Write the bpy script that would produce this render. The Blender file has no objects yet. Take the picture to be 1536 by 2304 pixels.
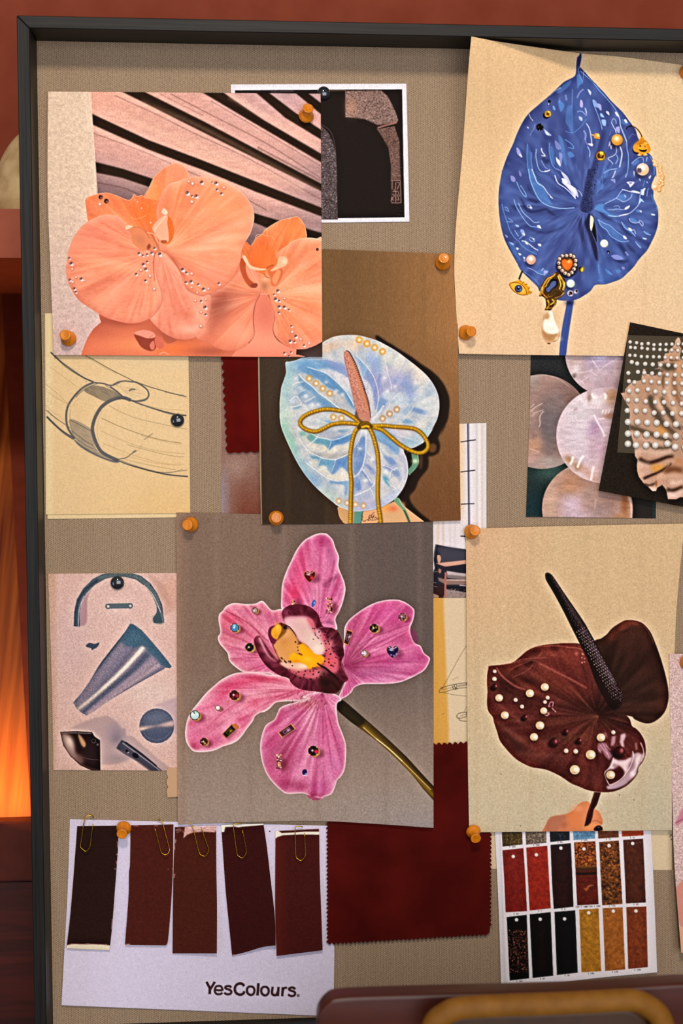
# ---------------------------------------------------------------- printed artwork: a small painter
import numpy as np, math, random
def hx(c):
    if isinstance(c, str):
        return np.array([int(c[i:i+2], 16) for i in (0, 2, 4)], dtype=np.float32)/255.0
    return np.asarray(c, dtype=np.float32)
def P(ox, oy, s, txt):
    """points read off an enlargement: origin, magnification, 'x,y x,y ...'"""
    return [(ox + float(a.split(',')[0])/s, oy + float(a.split(',')[1])/s) for a in txt.split()]
def crom(pts, closed=True, n=7):
    p = np.array(pts, dtype=np.float64); N = len(p)
    if N < 3: return p
    if closed: q = np.vstack([p[-1], p, p[0], p[1]]); M = N
    else: q = np.vstack([2*p[0]-p[1], p, 2*p[-1]-p[-2]]); M = N-1
    t = np.linspace(0, 1, n, endpoint=False)[:, None]; out = []
    for i in range(M):
        a, b, c, d = q[i], q[i+1], q[i+2], q[i+3]
        out.append(.5*((2*b)+(-a+c)*t+(2*a-5*b+4*c-d)*t*t+(-a+3*b-3*c+d)*t**3))
    if not closed: out.append(p[-1:])
    return np.vstack(out)
def gblur(a, s):
    if s < .3: return a
    r = max(1, int(math.ceil(s*2.6))); k = np.exp(-.5*(np.arange(-r, r+1)/s)**2); k /= k.sum()
    for ax in (0, 1):
        pw = [(0, 0)]*a.ndim; pw[ax] = (r, r); b = np.pad(a, pw, mode='edge'); o = np.zeros_like(a); n = a.shape[ax]
        for i, w in enumerate(k):
            sl = [slice(None)]*a.ndim; sl[ax] = slice(i, i+n); o += w*b[tuple(sl)]
        a = o
    return a
def vnoise(h, w, scale, seed, sx=1.0, sy=1.0):
    r = np.random.RandomState(seed); gx, gy = scale*sx, scale*sy
    nx, ny = int(w/gx)+3, int(h/gy)+3; g = r.rand(ny, nx).astype(np.float32)
    X = np.arange(w)/gx; Y = np.arange(h)/gy; xi = X.astype(int); yi = Y.astype(int)
    fx = X-xi; fy = Y-yi; fx = fx*fx*(3-2*fx); fy = (fy*fy*(3-2*fy))[:, None]
    a = g[yi][:, xi]*(1-fx)+g[yi][:, xi+1]*fx; b = g[yi+1][:, xi]*(1-fx)+g[yi+1][:, xi+1]*fx
    return (a*(1-fy)+b*fy)*2-1
class Art:
    def __init__(s, x0, y0, x1, y1, col):
        s.x0, s.y0 = int(x0), int(y0); s.w, s.h = int(x1-x0), int(y1-y0)
        s.c = np.empty((s.h, s.w, 3), np.float32); s.c[:] = hx(col); s.clip = None
        s.Y, s.X = np.mgrid[0:s.h, 0:s.w].astype(np.float32); s.X += x0; s.Y += y0
    def cover(s, pts, soft=0.0):
        """antialiased coverage of a closed outline over the whole canvas -> (mask, slices)"""
        p = np.asarray(pts, dtype=np.float64)-(s.x0, s.y0); m = int(3*soft)+2
        ax = max(0, int(p[:, 0].min())-m); bx = min(s.w, int(p[:, 0].max())+m+1)
        ay = max(0, int(p[:, 1].min())-m); by = min(s.h, int(p[:, 1].max())+m+1)
        if ax >= bx or ay >= by: return None, None
        W, H, SS = bx-ax, by-ay, 4; acc = np.zeros((H*SS, W+2))
        q = np.roll(p, -1, axis=0)
        for (xa, ya), (xb, yb) in zip(p, q):
            if ya == yb: continue
            sg = 1.0
            if ya > yb: xa, ya, xb, yb = xb, yb, xa, ya; sg = -1.0
            i0 = max(0, int(math.ceil((ya-ay)*SS-.5))); i1 = min(H*SS, int(math.ceil((yb-ay)*SS-.5)))
            if i0 >= i1: continue
            r = np.arange(i0, i1); yy = (r+.5)/SS+ay
            x = np.clip(xa+(yy-ya)*(xb-xa)/(yb-ya)-ax, 0, W); xi = x.astype(int); f = x-xi
            np.add.at(acc, (r, xi), sg*(1-f)); np.add.at(acc, (r, xi+1), sg*f)
        m = np.minimum(1, np.abs(np.cumsum(acc, axis=1)[:, :W])).reshape(H, SS, W).mean(1).astype(np.float32)
        if soft > 0: m = gblur(m, soft)
        return m, (slice(ay, by), slice(ax, bx))
    def put(s, m, sl, col, a=1.0):
        if m is None: return
        k = m*a
        if s.clip is not None: k = k*s.clip[sl]
        k = k[..., None]
        c = col(s.X[sl], s.Y[sl]) if callable(col) else (hx(col) if np.ndim(col) < 3 else col[sl])
        s.c[sl] = s.c[sl]*(1-k)+c*k
    def fill(s, pts, col, a=1.0, soft=.45, sm=True):
        m, sl = s.cover(crom(pts) if sm else pts, soft); s.put(m, sl, col, a); return s
    def mask(s, pts, sm=True, soft=.45):
        f = np.zeros((s.h, s.w), np.float32); m, sl = s.cover(crom(pts) if sm else pts, soft)
        if m is not None: f[sl] = m
        return f
    def line(s, pts, w, col, a=1.0, soft=.4, w2=None, sm=True):
        p = crom(pts, False) if sm else np.asarray(pts, float)
        if len(p) < 2: return s
        d = np.gradient(p, axis=0); n = np.stack([-d[:, 1], d[:, 0]], 1); n /= (np.linalg.norm(n, axis=1)[:, None]+1e-9)
        t = np.linspace(0, 1, len(p))
        if w2 is None: ww = np.full(len(p), w)
        elif w2 == 'o': ww = w*np.sqrt(np.clip(1-(2*t-1)**2, .02, 1))
        else: ww = w+(w2-w)*t
        ww = ww[:, None]/2
        m, sl = s.cover(np.vstack([p+n*ww, (p-n*ww)[::-1]]), soft); s.put(m, sl, col, a); return s
    def blob(s, x, y, rx, ry, col, a=1.0, ang=0, p=2.0):
        R = 2.4*max(rx, ry); ax = max(0, int(x-R-s.x0)); bx = min(s.w, int(x+R-s.x0)+1); ay = max(0, int(y-R-s.y0)); by = min(s.h, int(y+R-s.y0)+1)
        if ax >= bx or ay >= by: return s
        sl = (slice(ay, by), slice(ax, bx)); dx = s.X[sl]-x; dy = s.Y[sl]-y; c, q = math.cos(math.radians(ang)), math.sin(math.radians(ang))
        d = np.sqrt(((dx*c+dy*q)/rx)**2+((-dx*q+dy*c)/ry)**2); s.put(np.exp(-d**p).astype(np.float32), sl, col, a); return s
    def dot(s, x, y, r, col, a=1.0, soft=.4, ry=None, ang=0):
        t = np.linspace(0, 2*math.pi, 20, endpoint=False); ry = ry or r; c, q = math.cos(math.radians(ang)), math.sin(math.radians(ang))
        u, v = r*np.cos(t), ry*np.sin(t); return s.fill(np.stack([x+u*c-v*q, y+u*q+v*c], 1), col, a, soft, False)
    def within(s, pts, sm=True):
        s.clip = s.mask(pts, sm) if pts is not None else None; return s
    def rim(s, pts, col, a, width, sm=True, inner=True):
        """lighter or darker margin of a printed outline"""
        m = s.mask(pts, sm, .4); b = gblur(m, width); k = np.clip(m*(1-b)*2, 0, 1)
        s.put(k, (slice(0, s.h), slice(0, s.w)), col, a); return s
    def tex(s, amp, scale, seed=1, sx=1, sy=1, col=None, pw=1.0, thr=None):
        n = vnoise(s.h, s.w, scale, seed, sx, sy)
        if thr is not None: n = np.clip((n-thr)*4, 0, 1)
        k = s.clip if s.clip is not None else 1.0
        if col is None: s.c = np.clip(s.c*(1+amp*(n*k)[..., None]), 0, 1)
        else: s.put(np.clip(n, 0, 1)**pw*amp, (slice(0, s.h), slice(0, s.w)), col)
        return s
    def veins(s, cx, cy, tips, w, col, a, bend=0, seed=0, soft=.6, w2=.3):
        r = random.Random(seed)
        for tx, ty in tips:
            mx, my = (cx+tx)/2, (cy+ty)/2; L = math.hypot(tx-cx, ty-cy); nx, ny = -(ty-cy)/L, (tx-cx)/L; b = bend*L+r.uniform(-.02, .02)*L
            s.line([(cx, cy), (mx+nx*b, my+ny*b), (tx, ty)], w, col, a*r.uniform(.6, 1), soft, w2)
    def polar(s, cx, cy, dth, dr, dark, light, ad, al, seed=1, L=None):
        """streaks running out from a point, as the veins and folds of a petal do"""
        th = (np.arctan2(s.Y-cy, s.X-cx)+math.pi)/dth; r = np.hypot(s.X-cx, s.Y-cy)/dr; g = np.random.RandomState(seed).rand(int(r.max())+3, int(2*math.pi/dth)+3).astype(np.float32)
        ti, ri = th.astype(int), r.astype(int); ft, fr = th-ti, r-ri; ft = ft*ft*(3-2*ft); fr = fr*fr*(3-2*fr)
        n = ((g[ri, ti]*(1-ft)+g[ri, ti+1]*ft)*(1-fr)+(g[ri+1, ti]*(1-ft)+g[ri+1, ti+1]*ft)*fr)*2-1; m = (s.mask(L) if L is not None else 1.0)*np.clip((np.hypot(s.X-cx, s.Y-cy)-6)/24, 0, 1)
        sl = (slice(0, s.h), slice(0, s.w)); s.put(np.clip(-n, 0, 1)*m, sl, dark, ad); s.put(np.clip(n, 0, 1)*m, sl, light, al); return s
    def finish(s, clarity=.45, contrast=1.05, grain=.03, pivot=.45):
        """the crisp, slightly harsh look of a colour copy"""
        lum = s.c.mean(2); d = (lum-gblur(lum, 9))*clarity+(lum-gblur(lum, 1.6))*clarity; c = s.c+d[..., None]; c = (c-pivot)*contrast+pivot
        c = c*(1+grain*np.random.RandomState(s.w*7+s.h).randn(s.h, s.w).astype(np.float32)[..., None]); s.c = np.clip(c, 0.01, .985).astype(np.float32); return s
    def pearl(s, x, y, r, base='d8a080', hi='fff2e4', lo=None, sh=None):
        if sh is not None: s.blob(x-r*.25, y+r*.6, r*1.1, r*.9, sh, .6, p=4)
        s.dot(x, y, r, base); s.blob(x+r*.1, y+r*.3, r*.8, r*.6, lo if lo is not None else base, .6); s.dot(x, y-r*.1, r*.62, hi, .45, r*.25); s.blob(x-r*.15, y-r*.25, r*.34, r*.34, hi, 1); return s
    def gem(s, x, y, r, dark='4a3a40', hi='fff0e8', mid='c89a90', ang=0):
        s.dot(x, y, r*1.05, mid); c, q = math.cos(math.radians(ang)), math.sin(math.radians(ang))
        s.dot(x-.25*r*c, y-.35*r, r*.62, dark, .95); s.dot(x+.3*r, y+.35*r, r*.5, hi, .95); s.dot(x-.1*r, y-.1*r, r*.2, hi, .8)
        s.dot(x+.45*r, y-.45*r, r*.22, hi, .7); return s
ALL = {}
import bpy, bmesh, math, random
from mathutils import Vector, Matrix
C = bpy.context.scene.collection; SC = bpy.context.scene
# ---------------------------------------------------------------- camera: just above the middle of the board, turned a little to the right
D, YAW, PITCH, FPX = 1.29, math.radians(4.4), math.radians(4.6), 3200.0
fwd = Vector((math.sin(YAW)*math.cos(PITCH), math.cos(YAW)*math.cos(PITCH), -math.sin(PITCH)))
right = Vector((math.cos(YAW), -math.sin(YAW), 0)); up = right.cross(fwd)
EYE = fwd*-D
cam_d = bpy.data.cameras.new('camera'); cam = bpy.data.objects.new('camera', cam_d); C.objects.link(cam); SC.camera = cam
cam.matrix_world = Matrix(((right.x, up.x, -fwd.x, EYE.x), (right.y, up.y, -fwd.y, EYE.y), (right.z, up.z, -fwd.z, EYE.z), (0, 0, 0, 1)))
cam_d.sensor_fit = 'VERTICAL'; cam_d.sensor_height = 36.0; cam_d.lens = FPX*36.0/2304; cam_d.clip_start = .05
cam_d.dof.use_dof = True; cam_d.dof.focus_distance = D-.004; cam_d.dof.aperture_fstop = 4.5
# ---------------------------------------------------------------- light: a ceiling lamp above, an added soft fill in front, a cool window to the left, a lamp in the niche
SC.view_settings.view_transform = 'Standard'; SC.view_settings.look = 'None'; SC.view_settings.gamma = 1; SC.view_settings.exposure = 0.0; SC.view_settings.use_curve_mapping = False
W = bpy.data.worlds.new('room_light'); SC.world = W; W.use_nodes = True; W.node_tree.nodes['Background'].inputs[0].default_value = (.75, .68, .62, 1); W.node_tree.nodes['Background'].inputs[1].default_value = .19
def area(name, loc, aim, sx, sy, power, col):
    l = bpy.data.lights.new(name, 'AREA'); l.shape = 'RECTANGLE'; l.size = sx; l.size_y = sy; l.energy = power; l.color = col
    o = bpy.data.objects.new(name, l); C.objects.link(o); o.location = loc; o.rotation_euler = (Vector(aim)-Vector(loc)).to_track_quat('-Z', 'Y').to_euler(); return o
area('ceiling_lamp', (-.15, -1.9, 1.45), (.02, 0, 0), .24, .24, 30.0, (1.0, .88, .74))
area('front_fill', (.35, -2.3, .15), (.1, 0, -.1), 1.8, 1.4, 33.0, (.95, .95, 1.0))  # added fill light facing the board, not a fitting of the room
area('window_light', (-1.9, -1.5, -.5), (-.1, 0, -.3), .8, 1.2, 7.0, (.58, .72, 1.0))
# ---------------------------------------------------------------- geometry helpers; the board is the plane y = 0 and faces -y, lifts are metres off it
def at(px, py, lift=0.0):
    d = fwd*FPX+right*(px-768)+up*(1152-py); t = (-lift-EYE.y)/d.y; return EYE+d*t
def at_many(P2, lift):
    f, r, u = (np.array(v) for v in (fwd, right, up)); d = f*FPX+(P2[:, 0:1]-768)*r+(1152-P2[:, 1:2])*u
    t = (-lift-EYE.y)/d[:, 1]; return np.array(EYE)+d*t[:, None]
def tag(o, label=None, cat=None, group=None, kind=None):
    for k, v in (('label', label), ('category', cat), ('group', group), ('kind', kind)):
        if v: o[k] = v
    return o
def link(name, me, mat, parent=None):
    o = bpy.data.objects.new(name, me); C.objects.link(o)
    if mat: me.materials.append(mat)
    if parent: o.parent = parent
    return o
def obj(name, bm, mat, parent=None, smooth=False):
    me = bpy.data.meshes.new(name); bmesh.ops.recalc_face_normals(bm, faces=bm.faces[:]); bm.to_mesh(me); bm.free()
    if smooth:
        for p in me.polygons: p.use_smooth = True
    return link(name, me, mat, parent)
def empty(name, loc, label, cat, group=None):
    o = bpy.data.objects.new(name, None); C.objects.link(o); o.location = loc; o.empty_display_size = .01; return tag(o, label, cat, group)
def box(bm, a, b):
    x0, y0, z0 = a; x1, y1, z1 = b; v = [bm.verts.new(p) for p in ((x0, y0, z0), (x1, y0, z0), (x1, y1, z0), (x0, y1, z0), (x0, y0, z1), (x1, y0, z1), (x1, y1, z1), (x0, y1, z1))]
    for f in ((0, 1, 2, 3), (4, 7, 6, 5), (0, 4, 5, 1), (1, 5, 6, 2), (2, 6, 7, 3), (3, 7, 4, 0)): bm.faces.new([v[i] for i in f])
def slab(pts, thick_vec):
    """closed solid from a planar loop of points and a thickness vector"""
    bm = bmesh.new(); a = [bm.verts.new(p) for p in pts]; b = [bm.verts.new(Vector(p)+thick_vec) for p in pts]; n = len(a)
    bm.faces.new(a); bm.faces.new(b[::-1])
    for i in range(n): bm.faces.new((a[i], b[i], b[(i+1) % n], a[(i+1) % n]))
    return bm
def lathe(bm, prof, M, n=28, cap0=True, cap1=True):
    rings = [[bm.verts.new(M @ Vector((r*math.cos(6.28318*k/n), r*math.sin(6.28318*k/n), z))) for k in range(n)] for r, z in prof]
    for a, b in zip(rings, rings[1:]):
        for k in range(n): bm.faces.new((a[k], a[(k+1) % n], b[(k+1) % n], b[k]))
    if cap0: bm.faces.new(rings[0][::-1])
    if cap1: bm.faces.new(rings[-1])
def tube(bm, pts, r, n=8):
    pts = [Vector(p) for p in pts]; rings = []
    for i, p in enumerate(pts):
        d = (pts[min(i+1, len(pts)-1)]-pts[max(i-1, 0)]).normalized(); a = d.cross(Vector((0, 1, 0))); a = a.normalized() if a.length > 1e-4 else Vector((1, 0, 0)); b = d.cross(a).normalized()
        rings.append([bm.verts.new(p+r*(a*math.cos(6.28318*k/n)+b*math.sin(6.28318*k/n))) for k in range(n)])
    for x, y in zip(rings, rings[1:]):
        for k in range(n): bm.faces.new((x[k], x[(k+1) % n], y[(k+1) % n], y[k]))
    bm.faces.new(rings[0][::-1]); bm.faces.new(rings[-1])
# ---------------------------------------------------------------- materials
def mat(name, col=(.5, .5, .5), rough=.6, spec=.3, metal=0.0, coat=0.0):
    m = bpy.data.materials.new(name); m.use_nodes = True; b = m.node_tree.nodes['Principled BSDF']
    b.inputs['Base Color'].default_value = (*col, 1); b.inputs['Roughness'].default_value = rough; b.inputs['Specular IOR Level'].default_value = spec; b.inputs['Metallic'].default_value = metal; b.inputs['Coat Weight'].default_value = coat
    return m
def nd(m, t, **kw):
    n = m.node_tree.nodes.new(t)
    for k, v in kw.items():
        if k.startswith('i_'):
            s = n.inputs[int(k[2:]) if k[2:].isdigit() else k[2:].replace('_', ' ')]; s.default_value = v
        else: setattr(n, k, v)
    return n
def lk(m, a, b): m.node_tree.links.new(a, b)
def lin(h):
    v = hx(h); return tuple(float(x) for x in np.where(v <= .04045, v/12.92, ((v+.055)/1.055)**2.4))
def noisy(m, c1, c2, scale=(40, 40, 40), detail=4, bump=.0, bscale=None, ramp=(.3, .7), dist=0.0):
    """two tones mixed by stretched noise in object space, with optional bump"""
    b = m.node_tree.nodes['Principled BSDF']; tc = nd(m, 'ShaderNodeTexCoord'); mp = nd(m, 'ShaderNodeMapping'); mp.inputs['Scale'].default_value = scale
    nz = nd(m, 'ShaderNodeTexNoise'); nz.inputs['Scale'].default_value = 1; nz.inputs['Detail'].default_value = detail; nz.inputs['Distortion'].default_value = dist
    cr = nd(m, 'ShaderNodeValToRGB'); cr.color_ramp.elements[0].position = ramp[0]; cr.color_ramp.elements[1].position = ramp[1]; cr.color_ramp.elements[0].color = (*c1, 1); cr.color_ramp.elements[1].color = (*c2, 1)
    lk(m, tc.outputs['Object'], mp.inputs[0]); lk(m, mp.outputs[0], nz.inputs[0]); lk(m, nz.outputs[0], cr.inputs[0]); lk(m, cr.outputs[0], b.inputs['Base Color'])
    if bump:
        bp = nd(m, 'ShaderNodeBump'); bp.inputs['Strength'].default_value = bump; bp.inputs['Distance'].default_value = .001; lk(m, nz.outputs[0], bp.inputs['Height']); lk(m, bp.outputs[0], b.inputs['Normal'])
    return m
def paper_mat(name, rough=.7, spec=.07, grain=.05):
    """printed paper: the artwork is the sheet's own colour, with a fine fibre grain over it"""
    m = mat(name, rough=rough, spec=spec); b = m.node_tree.nodes['Principled BSDF']; at_ = nd(m, 'ShaderNodeAttribute', attribute_name='print')
    tc = nd(m, 'ShaderNodeTexCoord'); nz = nd(m, 'ShaderNodeTexNoise'); nz.inputs['Scale'].default_value = 1400; nz.inputs['Detail'].default_value = 2
    mr = nd(m, 'ShaderNodeMapRange'); mr.inputs[1].default_value = .3; mr.inputs[2].default_value = .7; mr.inputs[3].default_value = 1-grain; mr.inputs[4].default_value = 1+grain
    mx = nd(m, 'ShaderNodeVectorMath', operation='MULTIPLY'); lk(m, tc.outputs['Object'], nz.inputs[0]); lk(m, nz.outputs[0], mr.inputs[0]); lk(m, at_.outputs['Color'], mx.inputs[0]); lk(m, mr.outputs[0], mx.inputs[1]); lk(m, mx.outputs[0], b.inputs['Base Color'])
    bp = nd(m, 'ShaderNodeBump'); bp.inputs['Strength'].default_value = .12; bp.inputs['Distance'].default_value = .0003; lk(m, nz.outputs[0], bp.inputs['Height']); lk(m, bp.outputs[0], b.inputs['Normal']); return m
PAPER = paper_mat('printed_paper'); GLOSSY = paper_mat('coated_print', .45, .15, .05)
# ---------------------------------------------------------------- the place: wall, floor, built-in shelving to the left of the board
M_wall = noisy(mat('terracotta_paint', rough=.75, spec=.2), lin('78301a'), lin('823a24'), (30, 30, 30), 5, .12)
M_terra = noisy(mat('terracotta_lacquer', rough=.55, spec=.3), lin('8c3c20'), lin('984626'), (60, 60, 60), 4, .08)
WALLY = .24
M_floor = noisy(mat('floor_wood', rough=.5), lin('2c1a10'), lin('46301e'), (2, 30, 2), 5, .1)
bm = bmesh.new(); box(bm, (-2.6, -2.6, -1.45), (2.6, WALLY, -1.40)); tag(obj('floor', bm, M_floor), kind='structure')
# shelving: ledge, splayed side, slanted timber back lit from below, rail and drawer front
F0 = -.03
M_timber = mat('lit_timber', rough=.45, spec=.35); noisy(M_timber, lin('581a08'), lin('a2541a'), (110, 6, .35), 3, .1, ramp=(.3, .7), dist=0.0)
M_dark = mat('dark_timber', rough=.5, spec=.3); noisy(M_dark, lin('220a06'), lin('481409'), (5, 5, 60), 6, .15, ramp=(.3, .7), dist=1.6)
unit = empty('shelving_unit', at(-100, 1985, F0), 'terracotta built-in shelving with a glowing orange timber niche left of the pinboard', 'shelving')
M_rail = noisy(mat('terracotta_lacquer_dim', rough=.55, spec=.2), lin('42150b'), lin('4c1a0e'), (60, 60, 60), 4, .08)  # terracotta lacquer darkened: the dim light on the rail is in the colour
XL = at(-1700, 1152, F0).x; XR = at(230, 1152, F0).x
zt, zb = at(20, 470, F0).z, at(20, 580, F0).z
tag(obj('wall_back', slab([(-2.6, WALLY, 1.6), (2.6, WALLY, 1.6), (2.6, WALLY, -1.40), (XR+.0005, WALLY, -1.40), (XR+.0005, WALLY, zb+.012), (-2.6, WALLY, zb+.012)], Vector((0, .05, 0))), M_wall), kind='structure')
def ch(o): o.parent = unit; o.matrix_parent_inverse = Matrix.Translation(-unit.location); return o
bm = bmesh.new(); box(bm, (XL, -F0, zb), (XR, WALLY-.0005, zt)); ch(obj('ledge', bm, M_terra))
dn = (at(20, 580, F0).z-0)
L = F0
while at(20, 660, L).z < zb and L > -.7: L -= .002
NB = -L                                                   # depth at which the underside meets the slanted back
bm = bmesh.new(); box(bm, (XL, WALLY+.0005, zb), (XR, NB+.05, zb+.011)); ch(obj('niche_ceiling', bm, M_terra))
A0, A1, A2, B2, B1, B0 = at(-1700, 640, -NB), at(3, 656, -NB), at(330, 662, -NB), at(260, 1846, -.045), at(70, 1844, -.045), at(-1700, 1840, -.045)
nrm = (A2-A1).cross(B1-A1).normalized(); nrm = nrm if nrm.y > 0 else -nrm
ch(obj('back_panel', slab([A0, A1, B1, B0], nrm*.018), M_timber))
M_up = noisy(mat('terracotta_lacquer_shaded', rough=.55, spec=.2), lin('5e2010'), lin('6a2814'), (60, 60, 60), 4, .08)  # terracotta again, with the shade on the upright put into its colour
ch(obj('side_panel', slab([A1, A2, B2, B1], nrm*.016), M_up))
zr0, zr1 = at(20, 1850, F0).z, at(20, 1985, F0).z
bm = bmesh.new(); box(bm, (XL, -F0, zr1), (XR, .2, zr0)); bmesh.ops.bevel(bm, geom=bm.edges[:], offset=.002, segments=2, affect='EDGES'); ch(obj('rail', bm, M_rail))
bm = bmesh.new(); box(bm, (XL, -F0+.004, -1.40), (XR, .2, zr1-.0015)); ch(obj('drawer_front', bm, M_dark))
nl = bpy.data.lights.new('niche_lamp', 'AREA'); nl.shape = 'RECTANGLE'; nl.size = .12; nl.size_y = .02; nl.energy = .8; nl.color = (1, .56, .18)
no = bpy.data.objects.new('niche_lamp', nl); C.objects.link(no); no.location = at(-130, 1800, -.022); no.rotation_euler = (Vector((at(0, 1500, -.14)))-no.location).to_track_quat('-Z', 'Y').to_euler()
# rounded stone ornament on the ledge
M_stone = noisy(mat('pitted_stone', rough=.8), lin('a8895c'), lin('c9ad80'), (60, 60, 60), 6, .5, ramp=(.3, .62))
cx = at(98, 470, -.12); r0 = (at(98, 470, -.12)-at(-22, 470, -.12)).length; zz = at(98, 255, -.12).z-cx.z; bm = bmesh.new()
lathe(bm, [(r0*math.cos(a*.0873), zz*math.sin(a*.0873)) for a in range(0, 18)]+[(.004, zz*.999)], Matrix.Translation((cx.x, cx.y, zt+.0002)), 48)
tag(obj('stone_ornament', bm, M_stone, smooth=True), 'domed beige pitted stone ornament standing on the terracotta ledge', 'ornament')
# ---------------------------------------------------------------- the pinboard
FD = .042
xo, xi = at(57, 1152, FD).x, at(85, 1152, FD).x; zo, zi = at(768, 49, FD).z, at(768, 77, FD).z; zbi = at(700, 2290, 0).z; zbo = zbi-(zo-zi); xr = .72; fw = xi-xo; YB = .022
M_ash = mat('black_stained_ash', rough=.5, spec=.22)
b_ = M_ash.node_tree.nodes['Principled BSDF']; tc = nd(M_ash, 'ShaderNodeTexCoord'); gr = nd(M_ash, 'ShaderNodeUVMap')
mp = nd(M_ash, 'ShaderNodeMapping'); mp.inputs['Scale'].default_value = (9, 420, 1); nz = nd(M_ash, 'ShaderNodeTexNoise'); nz.inputs['Scale'].default_value = 1; nz.inputs['Detail'].default_value = 5
cr = nd(M_ash, 'ShaderNodeValToRGB'); cr.color_ramp.elements[0].position = .36; cr.color_ramp.elements[1].position = .6; cr.color_ramp.elements[0].color = (*lin('0c0b0b'), 1); cr.color_ramp.elements[1].color = (*lin('1d1c1a'), 1)
lk(M_ash, gr.outputs[0], mp.inputs[0]); lk(M_ash, mp.outputs[0], nz.inputs[0]); lk(M_ash, nz.outputs[0], cr.inputs[0]); lk(M_ash, cr.outputs[0], b_.inputs['Base Color'])
bp = nd(M_ash, 'ShaderNodeBump'); bp.inputs['Strength'].default_value = .35; bp.inputs['Distance'].default_value = .0006; lk(M_ash, nz.outputs[0], bp.inputs['Height']); lk(M_ash, bp.outputs[0], b_.inputs['Normal'])
board = empty('pinboard', (0, YB, zbo), 'large linen covered pinboard in a deep black timber frame', 'pinboard')
def bch(o): o.parent = board; o.matrix_parent_inverse = Matrix.Translation(-board.location); return o
def member(name, q, horiz):
    """one mitred side of the frame: q is its outline in x,z"""
    bm = slab([(x, -FD, z) for x, z in q], Vector((0, FD+YB, 0))); bmesh.ops.recalc_face_normals(bm, faces=bm.faces[:]); uv = bm.loops.layers.uv.new('grain')
    for f in bm.faces:
        for l in f.loops: c = l.vert.co; l[uv].uv = (c.x, c.z+c.y) if horiz else (c.z, c.x+c.y)
    bmesh.ops.bevel(bm, geom=bm.edges[:], offset=.0007, segments=1, affect='EDGES'); bch(obj(name, bm, M_ash))
e_ = .00005
member('frame_rail', [(xo, zo), (xr, zo), (xr-fw, zi), (xi, zi)], True); member('frame_rail', [(xo, zbo), (xi, zbi), (xr-fw, zbi), (xr, zbo)], True)
member('frame_rail', [(xo, zo-e_), (xi, zi-e_), (xi, zbi+e_), (xo, zbo+e_)], False); member('frame_rail', [(xr, zo-e_), (xr, zbo+e_), (xr-fw, zbi+e_), (xr-fw, zi-e_)], False)
M_lin = mat('linen', rough=.85, spec=.15); b_ = M_lin.node_tree.nodes['Principled BSDF']; tc = nd(M_lin, 'ShaderNodeTexCoord'); sx = nd(M_lin, 'ShaderNodeSeparateXYZ')
wn = nd(M_lin, 'ShaderNodeTexNoise'); wn.inputs['Scale'].default_value = 60; wa = nd(M_lin, 'ShaderNodeVectorMath', operation='MULTIPLY_ADD'); wa.inputs[1].default_value = (.0008, .0008, .0008)
lk(M_lin, tc.outputs['Object'], wn.inputs[0]); lk(M_lin, wn.outputs['Color'], wa.inputs[0]); lk(M_lin, tc.outputs['Object'], wa.inputs[2]); lk(M_lin, wa.outputs[0], sx.inputs[0])
def mth(op, a, b=None):
    n = nd(M_lin, 'ShaderNodeMath', operation=op)
    for i, v in enumerate((a, b)):
        if v is None: continue
        if isinstance(v, (int, float)): n.inputs[i].default_value = v
        else: lk(M_lin, v, n.inputs[i])
    return n.outputs[0]
kx, kz = 2*math.pi/.0031, 2*math.pi/.00185
w1 = mth('MULTIPLY', mth('SINE', mth('MULTIPLY', sx.outputs[0], kx)), mth('SINE', mth('MULTIPLY', sx.outputs[2], kz)))      # staggered over-and-under bumps
w2 = mth('SINE', mth('MULTIPLY', sx.outputs[0], kx*2)); wv = mth('ADD', mth('MULTIPLY', w1, .5), mth('MULTIPLY', w2, .26))
fn = nd(M_lin, 'ShaderNodeTexNoise'); fn.inputs['Scale'].default_value = 500; lk(M_lin, tc.outputs['Object'], fn.inputs[0]); wv2 = mth('ADD', wv, mth('MULTIPLY', mth('SUBTRACT', fn.outputs[0], .5), 1.5))
cr = nd(M_lin, 'ShaderNodeValToRGB'); mr = nd(M_lin, 'ShaderNodeMapRange'); mr.inputs[1].default_value = -.85; mr.inputs[2].default_value = .85; lk(M_lin, wv2, mr.inputs[0]); lk(M_lin, mr.outputs[0], cr.inputs[0])
cr.color_ramp.elements[0].color = (*lin('76604c'), 1); cr.color_ramp.elements[1].color = (*lin('b59c80'), 1); lk(M_lin, cr.outputs[0], b_.inputs['Base Color'])
bp = nd(M_lin, 'ShaderNodeBump'); bp.inputs['Strength'].default_value = .5; bp.inputs['Distance'].default_value = .0006; lk(M_lin, wv, bp.inputs['Height']); lk(M_lin, bp.outputs[0], b_.inputs['Normal'])
bm = bmesh.new(); box(bm, (xi+.0002, 0, zbi+.0002), (xr-fw-.0002, YB-.001, zi-.0002)); bch(obj('linen_panel', bm, M_lin))
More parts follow.
